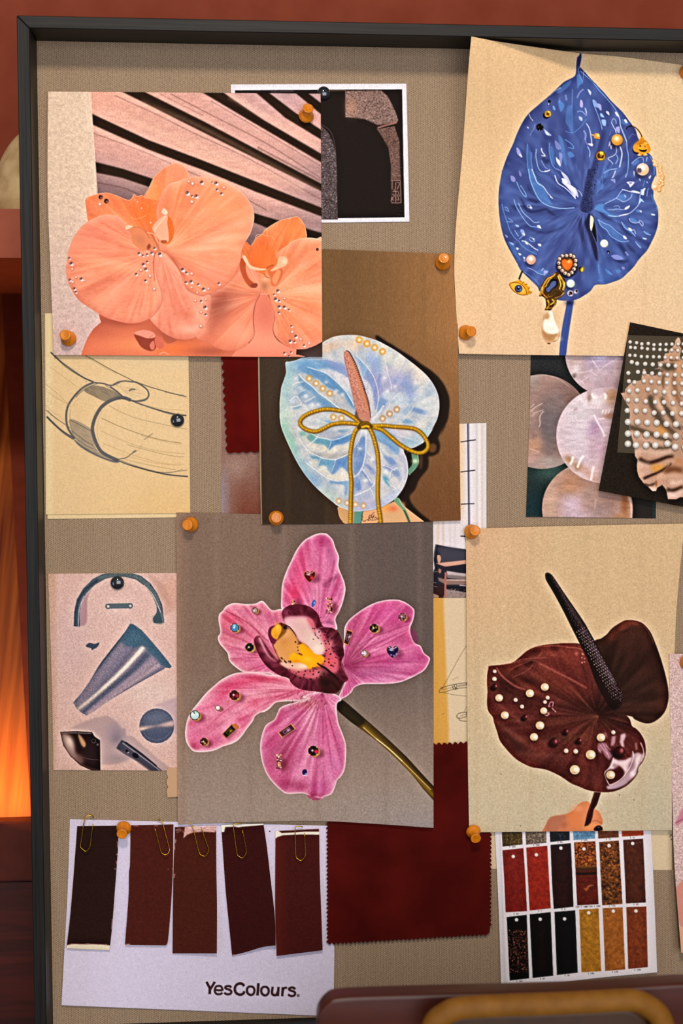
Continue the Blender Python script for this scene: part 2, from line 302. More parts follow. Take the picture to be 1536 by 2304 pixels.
def art_peach():
    A = Art(100, 196, 736, 812, 'd3a094')
    z = lambda t: P(100, 190, 2.4, t); c1 = lambda t: P(100, 340, 4.8, t); c2 = lambda t: P(400, 340, 4.518, t); c3 = lambda t: P(100, 600, 4.8, t); c4 = lambda t: P(400, 600, 4.518, t)
    full = (slice(0, A.h), slice(0, A.w))
    def model(L, q=1.0):
        m = A.mask(L); bl = gblur(m, 9); sh = lambda d: np.clip(1-gblur(np.roll(m, d, 0), 6), 0, 1)*m
        A.put(np.clip(m*(1-bl)*1.6, 0, 1), full, 'dd7a60', .22*q); A.put(sh(-9), full, 'c05a48', .42*q); A.put(sh(9), full, 'ffc8aa', .45*q); A.put(m*np.clip(vnoise(A.h, A.w, 26, int(L[0][0])), 0, 1), full, 'ffb898', .20*q); A.put(m*np.clip(vnoise(A.h, A.w, 22, int(L[0][1])+5), 0, 1), full, 'd8745c', .16*q)
    ST = lambda L, cx, cy, sd: A.polar(cx, cy, .045, 60, 'cc6448', 'ffbe98', .34, .34, sd, L).polar(cx, cy, .22, 90, 'c85c44', 'ffc4a2', .30, .40, sd+1, L)
    # lit louvres behind the flowers
    A.put(np.clip((A.Y-.30*(A.X-200)-330)/110, 0, 1), full, '6c585e', .9)
    A.put(np.clip((520-A.X)/300, 0, 1)*np.clip((350-A.Y+.3*(A.X-250))/120, 0, 1), full, 'e4a891', .85)
    A.blob(470, 360, 120, 34, 'e0ae94', .6, 26); A.put(np.clip((A.X-600)/120, 0, 1)*np.clip((A.Y-300)/100, 0, 1), full, '8a7076', .6); A.put(np.clip((A.X-480)/160, 0, 1)*np.clip((290-A.Y)/70, 0, 1), full, 'b9979c', .7)
    for t in ('390,25 850,255 1530,595 1530,555 860,200 510,25', '255,158 560,300 840,405 1130,520 1530,680 1530,726 1130,575 850,460 560,352 258,216',
              '272,418 420,455 600,515 900,610 1130,695 1300,745 1530,812 1530,892 1300,815 1130,745 900,670 600,565 420,505 280,476',
              '830,30 1100,190 1530,442 1530,396 1180,190 945,30', '1120,25 1300,180 1530,320 1530,270 1350,150 1185,25', '1330,25 1530,192 1530,130 1395,25'):
        A.fill(z(t), '33261a', .97, 1.3, False)
    for t, w in (('680,50 900,165 1200,320 1490,505', 2.2), ('620,50 860,170', 1.4), ('262,262 500,350 620,400 800,480 1000,570 1200,680', 2.2), ('380,60 600,160 800,260 1100,400 1490,620', 2.0), ('285,530 430,560 520,600', 3),
                 ('1150,340 1490,520', 5), ('900,90 1200,265 1490,440', 2)):
        A.line(z(t), w, '6b4d4a', .45, .9)
    for t, w in (('270,250 500,340 700,430', 9), ('520,90 900,260 1490,575', 6), ('1000,60 1300,230 1490,345', 14), ('300,130 700,290 1100,440 1400,560', 16)):
        A.line(z(t), w, 'f0c0a8', .35, 4)
    A.tex(.035, 5, 3, 3, 1).tex(.06, 1.6, 4)
    # plaster strip at left
    st = z('0,20 245,20 262,250 285,600 300,900 420,1500 0,1500')
    A.fill(st, 'dcc2aa', 1, .8, False); A.within(st, False); A.put(np.clip((A.Y-430)/330, 0, 1), full, 'cfb3ad', 1); A.tex(.035, 6, 5).tex(.05, 2, 8); A.within(None)
    A.line(z('250,40 262,250 286,590'), 1.2, 'f0dccb', .6)
    # lower left blurred bloom
    low = c3('585,515 612,600 530,670 470,760 430,850 380,1000 2200,1000 2200,500 1600,500')
    A.fill(low, 'dd6f4c', 1, .5, False); A.within(low, False)
    A.blob(255, 722, 75, 16, '8f3b2c', .8); A.blob(390, 745, 50, 26, '95402f', .9); A.blob(225, 745, 40, 20, 'b9533d', .7); A.blob(300, 775, 60, 16, 'f08a55', .8); A.blob(400, 785, 50, 16, 'f4712f', .8); A.blob(470, 790, 50, 12, 'a84c38', .9)
    A.fill(c3('970,720 1010,820 1060,880 1150,912 1200,880 1220,780 1100,720'), '8a3428', 1, .8)
    A.fill(c3('965,720 1050,685 1120,690 1180,715 1195,760 1120,775 1050,755'), 'e88a78', 1, .6); A.line(c3('1000,735 1080,765 1120,775 1170,735'), 1, 'a04a3a', .8)
    A.fill(c3('1190,775 1230,755 1280,790 1290,860 1250,890 1200,850'), 'cf5f4a', 1, .6); A.fill(c3('1135,850 1175,800 1190,870 1160,900'), 'd8705c', .9)
    A.fill(c3('1290,690 1400,770 1420,800 1330,830 1280,770'), 'a34a3a', .8, 1); A.line(c3('1240,945 1290,925 1340,950'), 2, 'ffab80', .8)
    A.within(None)
    # second flower
    A.fill([(560, 600), (630, 590), (640, 640), (625, 672), (570, 672)], 'e88a5c', 1, 1.5); A.fill([(520, 600), (560, 570), (560, 640), (520, 650)], 'e07a54', 1, 2)
    dors = c2('640,1100 650,1000 690,920 745,960 800,880 850,850 900,790 1030,710 1150,680 1225,672 1280,740 1300,800 1312,900 1300,1100 900,1250')
    A.fill(dors, 'f0742c', 1); ST(dors, 595, 640, 45); A.within(dors); A.blob(590, 560, 22, 45, 'e0571f', .7, 20); A.blob(660, 520, 26, 30, 'fa8a48', .7); A.line(c2('1110,730 1050,820 1000,900 960,990'), 2, 'd9571c', .5, 1.2)
    A.blob(560, 600, 14, 30, 'c24a26', .7); A.tex(.05, 4, 9, 1, 2.5); A.within(None); A.line(c2('745,960 800,880 850,850 900,790 1030,710 1150,680 1225,672 1290,770 1308,870'), 1.1, 'ffc9a0', .7)
    l2 = c4('330,280 450,210 560,120 640,20 700,-90 760,0 830,120 850,280 830,290 780,400 765,540 775,690 720,770 640,835 530,852 420,835 300,770 190,708 330,520')
    A.fill(l2, 'ef8360', 1); A.within(l2); A.blob(498, 680, 30, 42, '8e3f35', .85, 35); A.blob(485, 720, 22, 40, 'a34b3a', .7, 30); A.blob(530, 662, 60, 5, 'a34f3e', .5, -3); A.blob(545, 640, 50, 12, 'f59a66', .6); A.blob(540, 745, 40, 34, 'fa9f7c', .55)
    A.veins(590, 663, [(470, 730), (480, 700), (500, 760), (530, 780), (470, 660), (560, 780)], 1.2, 'b75b45', .35); A.within(None); A.rim(l2, 'b9533f', .5, 2.2); ST(l2, 593, 662, 31); model(l2, .8)
    m2 = c4('835,278 915,285 955,350 985,440 985,540 968,650 1010,740 1100,800 1205,842 1197,960 590,960 580,870 700,800 775,690 768,540 785,390')
    A.fill(m2, 'ea8067', 1); A.within(m2); A.blob(596, 700, 22, 40, 'd36b56', .7); A.blob(600, 770, 60, 26, 'f99a7a', .8); A.within(None); A.line(c4('835,278 785,390 768,540 775,690 720,780'), 1.5, '8b4034', .8, .7); A.line(c4('915,285 955,350 985,440 985,540 968,650 1010,740 1100,800 1205,838'), 1.7, '8b4034', .85, .7)
    r2 = c2('1000,1050 1130,945 1200,905 1310,883 1400,890 1480,915') + c4('1480,200 1480,760 1380,808 1280,838 1180,835 1080,790 1005,722 970,640 988,520 975,430 930,290 920,150 960,40')
    A.fill(r2, 'f8935f', 1); A.within(r2); A.blob(690, 640, 60, 24, 'fcae80', .8); A.blob(655, 565, 30, 28, 'f58a50', .8); A.blob(690, 780, 60, 30, 'ec7d62', .8); A.blob(700, 590, 40, 40, 'f09068', .5)
    A.veins(607, 662, [(726, 684), (726, 672), (722, 700), (715, 730), (726, 650), (690, 770), (650, 780)], 1.6, 'cf6f50', .4, .04, 4, 1.2); A.tex(.04, 5, 11); A.within(None); ST(r2, 607, 662, 33); model(r2, .8); A.line(c2('1130,940 1200,903 1310,883 1400,890 1480,915'), 1.3, 'ffcaa4', .8)
    A.fill(c4('1205,842 1300,838 1390,805 1480,755 1480,960 1197,960'), '4b3a37', 1, .5, False); A.fill(c4('1195,895 1260,905 1290,918 1195,940'), 'e8806a', .9)
    # lip of the second flower
    A.fill(c2('640,1090 630,1180 650,1260 700,1350 740,1380 790,1360 720,1290 690,1200 690,1110'), 'b94722', .95, .8); A.fill(c2('690,1110 760,1010 860,960 960,980 1000,1080 1050,1130 960,1180 860,1200 760,1180'), 'ee6a24', .8, 1.5)
    A.fill(c2('900,1190 960,1160 1060,1200 1050,1290 1000,1370 950,1360 930,1270'), 'd8622f', .85, 1.2); A.fill(c2('960,1300 1010,1210 1045,1225 1020,1310 985,1360'), 'f39662', .9, 1)
    A.fill(c2('655,1075 680,1060 705,1100 740,1160 830,1190 890,1195 880,1210 800,1212 730,1190 690,1140'), 'ffbf9a', 1, .6)
    A.fill(c2('1025,1085 1080,1070 1115,1100 1105,1150 1060,1180 980,1215 940,1215 1000,1160'), 'ffb489', 1, .7); A.blob(639, 588, 7, 7, 'ffd6b4', .8)
    A.line(c2('790,890 800,855 850,850 900,860 950,865 985,905'), 1.2, 'ffab70', .8); A.line(c2('905,900 910,960 900,1010'), 2, 'c94d18', .6, 1.2)
    A.fill(c2('740,1355 790,1340 812,1360 790,1390 740,1385'), '8f4030', 1, .6); A.line(c2('900,1190 935,1170 975,1155'), 1.4, '8d3417', .9)
    A.fill(c2('850,1290 900,1272 940,1300 935,1380 900,1420 850,1400 830,1340'), 'd98a5e', 1, 1.2); A.blob(594, 643, 6, 10, 'a9704f', .8); A.blob(596, 628, 9, 6, 'ffb083', .8); A.line(c2('870,1240 900,1280 930,1290'), 1.4, '8f3c22', .8)
    A.line(c2('840,1455 915,1455'), 2, 'e9a08c', .9)
    A.fill([(340, 540), (400, 500), (430, 600), (450, 660), (400, 680), (350, 660), (330, 600)], 'd8704c', 1, 1.5)
    # first flower, back petals
    top = [(322, 452), (335, 423), (346, 400), (365, 382), (387, 369), (400, 367), (412, 373), (421, 385), (427, 402), (420, 440), (390, 500), (340, 500)]
    A.fill(top, 'f48a5a', 1); ST(top, 360, 560, 43); A.within(top); A.blob(345, 440, 18, 40, 'fb9448', .8, 20); A.blob(400, 385, 20, 14, 'f58e68', .8); A.tex(.03, 3, 13, 1, 2); A.within(None)
    A.line(top[1:9], 1.1, 'ffb891', .7)
    ul = c1('485,770 455,640 448,520 520,480 650,452 760,475 900,530 950,500 965,465 1000,490 1050,480 1100,510 1300,560 1330,700 1200,1000 1000,950 800,800 600,740')
    A.fill(ul, 'f2743a', 1, .5); ST(ul, 350, 560, 41); A.within(ul); A.blob(210, 465, 26, 26, 'ef8058', .8); A.blob(330, 480, 30, 36, 'f76f22', .8); A.blob(236, 455, 20, 14, 'f28450', .6); A.tex(.05, 4, 14); A.within(None)
    A.line(c1('448,520 520,480 650,452 760,475 900,530 950,500 965,465 1000,490 1050,480 1100,510'), 1.2, 'ffb088', .8); A.line(c1('930,710 980,735 1050,715 1095,695'), 1.1, 'ffab74', .8); A.line(c1('1120,520 1140,600 1120,680'), 1.2, 'e05a1c', .6, 1)
    # right big petal
    rp = [(352, 480), (362, 440), (378, 415)] + c2('0,310 100,275 200,262 330,270 460,305 600,385 700,480 760,590 772,690 740,820 690,910 650,1000 635,1110 600,1190 560,1280 480,1360 400,1412 320,1452 230,1473 150,1455 90,1400 50,1310 10,1190 -60,1080 -130,1020') + [(358, 558), (360, 520)]
    A.fill(rp, 'fa9464', 1, .45); A.within(rp)
    A.blob(390, 470, 30, 50, 'f98a4c', .75); A.blob(470, 440, 60, 30, 'fa9058', .6); A.blob(520, 510, 60, 12, 'ffb58e', .7, -18); A.blob(470, 560, 90, 14, 'ffb28a', .6, -3); A.blob(470, 610, 50, 40, 'f48a6c', .7); A.blob(420, 620, 16, 34, 'e97f62', .6, -20); A.blob(550, 470, 14, 30, 'ffa476', .6); A.blob(385, 545, 26, 14, 'ffb07c', .7)
    A.veins(368, 566, [(560, 500), (565, 525), (530, 480), (500, 460), (450, 430), (555, 550), (548, 585), (530, 610), (500, 640), (470, 655), (440, 640), (545, 570), (520, 625)], 2.2, 'e07a58', .28, .05, 3, 1.6)
    A.line([(373, 566), (400, 592), (412, 620), (422, 650), (440, 664)], 3, 'a84838', .6, 1.6); A.tex(.035, 3, 15, 3, 1); A.within(None); ST(rp, 366, 566, 35); model(rp)
    A.line(c2('-60,330 0,310 100,275 200,262 330,270 460,305 600,385 700,480 760,590 772,690 740,820 690,910'), 1.2, 'ffc29c', .8); A.line(c2('320,1452 230,1473 150,1455 90,1400 50,1310 10,1190 -60,1080'), 1.5, 'b3543f', .7, .6); A.line(c2('650,1000 635,1110 600,1190 560,1280 480,1360 400,1412 320,1452'), 1.4, 'd0684a', .5)
    # middle lower petal
    mp = [(350, 572), (362, 566), (372, 572)] + c4('-120,-130 0,20 50,130 100,240 230,300 325,285 338,400 320,520 260,630 190,708 100,738') + c3('1500,785 1400,770 1300,722 1230,665 1140,560 1200,500 1262,400 1262,280 1210,120 1180,-20')
    A.fill(mp, 'f8957a', 1); A.within(mp); A.blob(420, 730, 30, 18, 'fdb197', .7); A.blob(415, 705, 20, 12, 'd9745a', .6); A.blob(368, 620, 10, 50, 'f28a6c', .7); A.blob(455, 690, 14, 30, 'fbae92', .7)
    A.veins(356, 575, [(420, 745), (400, 720), (440, 730), (380, 690)], 1.6, 'd9745a', .35, -.05, 6, 1.2); A.line(c4('0,20 50,130 100,240 230,302 330,288'), 3, 'd9735a', .5, 2); A.tex(.05, 6, 17); A.within(None); A.rim(mp, 'd0684f', .35, 1.5); ST(mp, 360, 560, 37); model(mp)
    # left big petal
    lp = c1('485,755 600,700 700,688 800,712 880,790 960,920 1060,1050 1170,1090 1185,1150 1180,1300') + c3('1195,20 1215,120 1262,280 1262,400 1200,500 1140,555 1050,597 950,612 850,602 700,562 590,510 500,450 380,370 300,262 250,150 230,20') + c1('238,1220 252,1110 300,960 380,840 430,792')
    A.fill(lp, 'f58c68', 1); A.within(lp)
    A.blob(225, 520, 60, 26, 'f2866a', .7); A.blob(240, 600, 90, 18, 'fca47a', .8, 12); A.blob(270, 560, 70, 16, 'fb9b74', .7, 15); A.blob(240, 645, 60, 9, 'e17457', .75, -20); A.blob(290, 620, 40, 5, 'e0765a', .5, -25); A.blob(300, 690, 60, 24, 'fb9a7a', .7); A.blob(165, 590, 12, 60, 'f4856e', .6)
    A.blob(310, 540, 26, 14, 'fc9150', .6); A.veins(340, 572, [(160, 560), (156, 600), (160, 640), (180, 670), (215, 705), (270, 722), (310, 720), (200, 500), (170, 530), (350, 690)], 2.6, 'df7355', .22, .05, 5, 2)
    A.tex(.05, 3, 16, 3, 1); A.within(None); ST(lp, 345, 570, 39); model(lp); A.line(c1('485,755 600,700 700,688 800,712 880,790'), 1.4, 'ffb392', .7, .6); A.line(c3('1195,20 1215,120 1262,280 1262,400 1200,500 1140,555 1050,597 950,612 850,602 700,562 590,510'), 1.3, 'c9604a', .6); A.line(c1('1195,1100 1178,1180 1180,1300 1190,1400'), 1.8, 'a84a38', .8, .7)
    # lip of the first flower
    A.fill(c1('1300,700 1360,720 1395,820 1390,930 1340,1000 1270,990 1320,960 1340,850'), 'ee6a1e', .95, .7)
    A.fill(c1('1165,830 1200,770 1280,700 1330,700 1325,790 1340,970 1250,965 1190,890'), 'f8ae8c', 1, .6); A.fill(c1('1270,640 1295,618 1330,660 1310,690 1270,670'), 'ffcdb0', 1, .6); A.line(c1('1180,860 1260,760 1310,700'), 2.6, 'ffd0b6', .8, 1)
    A.fill(c1('890,830 960,815 1040,830 1110,890 1190,960 1230,1050 1190,1080 1120,1060 1060,1080 960,1000 930,900'), 'e08254', .95, .8); A.blob(316, 538, 15, 10, 'c9744e', .7, 35); A.fill(c1('875,825 905,800 960,815 900,850'), 'ffc6a0', 1, .6)
    A.line(c1('890,855 960,822 1040,832 1100,885 1130,940'), 1.3, 'a5543a', .7); A.fill(c1('1105,1035 1130,1000 1150,1030 1120,1065'), '8a3c2a', .9, .7); A.fill(c1('1255,965 1320,965 1310,990 1270,995'), 'a9532c', .9)
    A.line(c1('1150,880 1190,960 1240,1060'), 4, 'b9694c', .8, 1.2); A.line(c1('1110,880 1180,900 1230,1000'), 2, 'ffb494', .8)
    k_ = np.clip((A.c[..., 0]-A.c[..., 2]-.20)*5, 0, 1)*np.clip((A.Y-360)/10, 0, 1); A.put(k_, full, 'ea9d80', .24)
    for x, y, rx, ry, c, q, an in ((500, 535, 62, 12, 'ffc8a4', .55, -10), (455, 560, 60, 9, 'ffc29c', .5, -4), (500, 470, 50, 30, 'ffae7c', .4, 0), (250, 590, 70, 12, 'ffb790', .5, 14), (300, 650, 50, 20, 'ffae8c', .4, 0), (220, 640, 70, 7, 'd06a50', .45, -22), (200, 540, 40, 30, 'ee9078', .4, 0), (430, 740, 30, 12, 'ffc0a8', .5, 0), (690, 650, 50, 12, 'ffc098', .5, 3), (700, 720, 30, 20, 'f79a7c', .4, 0), (545, 755, 40, 24, 'ffae8c', .45, 0), (490, 690, 22, 30, '94463a', .5, 30), (480, 625, 40, 20, 'ee8c74', .4, 0), (300, 475, 22, 16, 'f0763a', .4, 0)):
        A.clip = k_; A.blob(x, y, rx, ry, c, q, an); A.clip = None
    gems = [(0, c1, '607,498,22 668,540,24'), (1, c1, '598,575,22 1147,775,12 1290,650,5 340,1365,18 300,1275,18 428,1398,12 305,1415,20 1040,1285,20 1140,1350,22 1185,1490,22'),
            (2, c1, '1022,1110,20 1065,1130,15 1110,1120,16 1160,1105,20 1248,1118,25 1190,1052,18 1110,1198,15 1070,1230,22 1097,1280,22 992,1332,18 1092,1403,18 270,1160,16 292,1218,24 277,1395,18 400,1385,22 325,1490,20 340,1525,16'),
            (2, c2, '245,322,24 350,318,10 392,330,24 100,430,26 145,460,14 190,462,24 400,395,16 446,435,18 50,1208,24 90,1240,18 85,1338,18 137,1332,22 210,1358,16 262,1408,22 418,1350,18 1018,1425,22'),
            (1, c2, '110,310,18 150,332,24 467,372,20 142,517,24 140,1248,22 140,1385,17 197,1440,15 310,1400,18'),
            (2, c4, '280,418,24 238,353,16 284,490,15 995,335,24 1030,350,16 1032,412,22 1085,415,22 1132,440,14 1027,470,15 980,285,13 1155,607,14 1200,712,22 1143,762,22 1188,765,16 1283,803,15 1085,882,17 1152,872,14 1130,910,14'),
            (1, c4, '178,345,19 284,330,16 236,462,19 234,606,22 1083,325,16 1163,665,20 1250,740,18 1335,780,18'), (0, c2, '1418,1000,14'), (1, c1, '1005,548,10 1048,618,10')]
    for k, f, t in gems:
        for w in t.split():
            x, y, r = [float(v) for v in w.split(',')]; (X, Y), = f('%f,%f' % (x, y)); r = r/4.65
            if k == 1: A.pearl(X, Y, r, 'd8866a', 'fff0e2', 'c87058')
            elif k == 2: A.dot(X, Y, r*1.08, 'c88878', .9); A.dot(X-.2*r, Y-.3*r, r*.62, '5c4046', .85, .6); A.blob(X+.1*r, Y+.4*r, r*.62, r*.42, 'fff2ea', 1); A.blob(X+.5*r, Y-.1*r, r*.25, r*.3, 'ffe8dc', .8); A.dot(X-.35*r, Y-.45*r, r*.16, 'f0d0c8', .8, .3)
            else: A.gem(X, Y, r, '2e1c20', '9a6a68', '5a3230')
    ALL['peach'] = A
def art_blue():
    A = Art(1015, 78, 1560, 806, 'e0bd90'); full = (slice(0, A.h), slice(0, A.w))
    a = lambda t: P(1100, 100, 6.982, t); b = lambda t: P(1300, 100, 6.982, t); c = lambda t: P(1100, 380, 6.982, t); d = lambda t: P(1300, 380, 6.982, t); e = lambda t: P(1120, 560, 6.982, t)
    A.put(np.clip((A.X-1250)/300, 0, 1), full, 'd8c09a', .8); A.put(np.clip((A.Y-500)/320, 0, 1), full, 'e0bf9c', .7)
    for k in range(9): A.line([(1040+k*58, 70), (1046+k*58, 440), (1040+k*58, 820)], 9, 'c9a67c' if k % 2 else 'eacba2', .16, 4)
    A.tex(.025, 3, 31).tex(.03, 1.5, 33)
    # stem
    A.fill(e('1085,790 1195,790 1170,950 1130,1200 1095,1450 1065,1720 955,1720 980,1400 1020,1150 1060,950'), '4b5f9f', 1, .5, False); A.line(e('1150,850 1110,1100 1050,1400 1020,1720'), 3, '3f5290', .6, 2); A.blob(1280, 681, 10, 6, '2b2d4a', .8)
    L = a('1432,132 1448,170 1440,260 1420,340') + b('40,370 130,470 210,560 290,640 400,750 500,870 600,970 700,1070 790,1190 850,1270 900,1340 940,1470 1020,1580 1090,1690 1150,1760 1190,1850 1220,1950 1225,2080') + d('1215,100 1150,260 1180,350 1180,450 1215,530 1245,620 1258,720 1250,880 1210,1020 1150,1150 1080,1280 1000,1370 940,1440 870,1540 770,1640 680,1720 560,1770 430,1810 270,1822 200,1910 120,1970 0,2040') + c('1300,2062 1150,2068 1060,2050 900,2000 800,1930 760,1850 650,1740 500,1590 430,1460 340,1300 250,1120 200,950 165,750 150,500 160,300 200,60') + a('215,1960 290,1750 380,1560 440,1400 540,1200 640,1070 800,930 930,820 1050,710 1180,590 1330,510 1365,440 1370,320 1385,210 1415,175')
    A.fill(L, '4a5a96', 1, .5); A.within(L)
    A.put(np.clip((A.Y-200)/300, 0, 1)*np.clip((1330-A.X)/150, 0, 1), full, '46558f', .6)
    A.blob(1300, 600, 40, 60, '414f88', .7, 10); A.blob(1250, 620, 50, 40, '50609c', .5); A.blob(1300, 250, 22, 90, '4f6cae', .5); A.blob(1420, 300, 60, 60, '4b5a98', .6); A.blob(1380, 560, 60, 50, '4a66a8', .5); A.blob(1360, 620, 20, 40, '4870b4', .5)
    A.polar(1316, 462, .10, 34, '303468', '6484cc', .42, .30, 51).polar(1316, 462, .05, 18, '34386c', '7a98d8', .2, .2, 53).polar(1316, 462, .35, 60, '363a70', '5674b8', .35, .3, 55)
    D = '2a2846'
    for f, t, w, q in ((c, '470,440 530,520 560,610 650,672 780,660 900,640 980,700 1060,740', 5, .75), (c, '550,880 700,965 830,1000 980,985 1150,920 1300,800', 4, .55), (c, '600,470 720,510 790,520', 6, .6), (c, '600,250 640,350 720,420', 5, .4), (c, '330,560 400,600 430,680', 5, .45),
                       (c, '780,1640 870,1710', 6, .6), (c, '640,1560 760,1600', 4, .4), (c, '1430,760 1440,980 1490,1150', 9, .5), (c, '1480,1200 1470,1500', 7, .3), (c, '880,80 960,110', 6, .5), (c, '300,1000 360,1060', 4, .3), (d, '340,670 420,760 560,800', 7, .45), (d, '640,850 720,960 800,1030 860,1060', 6, .45),
                       (d, '780,740 820,830 900,880', 5, .4), (d, '1000,1020 1100,1060', 5, .7), (d, '1100,910 1170,945', 4, .7), (d, '930,1090 1010,1130', 5, .5), (d, '760,1170 830,1260 900,1310', 8, .5), (d, '620,1160 700,1250 760,1360', 9, .35), (d, '560,1430 700,1460 790,1440', 7, .6), (d, '780,1420 840,1450', 5, .6), (d, '880,1340 960,1350', 5, .5), (a, '830,1780 900,1850 930,1800', 9, .5), (a, '1050,1620 1080,1720', 8, .5), (d, '590,1500 690,1570', 7, .4), (a, '1180,1150 1160,1300', 6, .3), (b, '480,950 560,1150', 9, .3), (b, '440,1750 520,1800', 6, .3)):
        A.line(f(t), w, D, q, 2.2, 'o')
    H, W, V = '5c96d6', 'c9cfee', '8d95d2'
    for f, t, q in ((a, '600,1560 600,1750 615,1950 640,2095 740,2095 690,2000 665,1850 655,1690', .35), (c, '650,0 720,130 850,280 960,500 1000,560 870,540 780,460 690,300 640,120', .6), (a, '1090,870 1180,950 1130,1060 1095,980', .8), (a, '1230,980 1310,990 1310,1400 1250,1300 1200,1200', .5), (a, '1380,480 1440,500 1475,600 1420,640 1390,690', .75), (a, '1290,560 1180,620 1060,740 1120,760 1250,660', .5),
                    (d, '250,630 320,560 420,560 400,620 500,700 620,740 500,745 400,690 300,655', .85), (d, '310,790 400,850 500,890 600,980 700,1050 760,1100 700,1140 620,1120 510,1050 450,960 370,900', .4), (d, '620,440 700,400 760,450 700,510', .6), (d, '800,780 860,770 930,830 870,850', .8), (d, '910,640 960,640 990,680 930,680', .7), (d, '1030,980 1090,990 1140,1040 1080,1030', .7),
                    (d, '900,1140 950,1170 1000,1230 970,1245', .7), (d, '590,1590 640,1580 675,1610 620,1640', .6), (d, '420,1570 490,1610 550,1665 480,1650', .7), (d, '320,1740 380,1745 370,1770 320,1760', .6), (d, '690,840 760,900 830,970 890,1040 760,950', .7), (a, '1230,1700 1290,1690 1340,1755 1260,1775', .7), (a, '960,1600 1010,1650 1030,1880 985,1850 955,1700', .5), (b, '390,1900 480,1980 460,2090 380,2090', .35), (b, '690,1170 760,1200 800,1260 700,1250', .6), (b, '840,1870 920,1800 960,1850 880,1900', .6), (c, '290,1140 400,1200 430,1300 500,1440 440,1400 350,1270', .45), (c, '730,1620 850,1570 930,1610 880,1670', .5), (a, '1090,1430 1160,1500 1190,1700 1220,1900 1170,1850 1110,1600', .55), (d, '240,130 400,250 420,300 330,350 280,420', .4)):
        A.fill(f(t), '5389cc', q, 1.0)
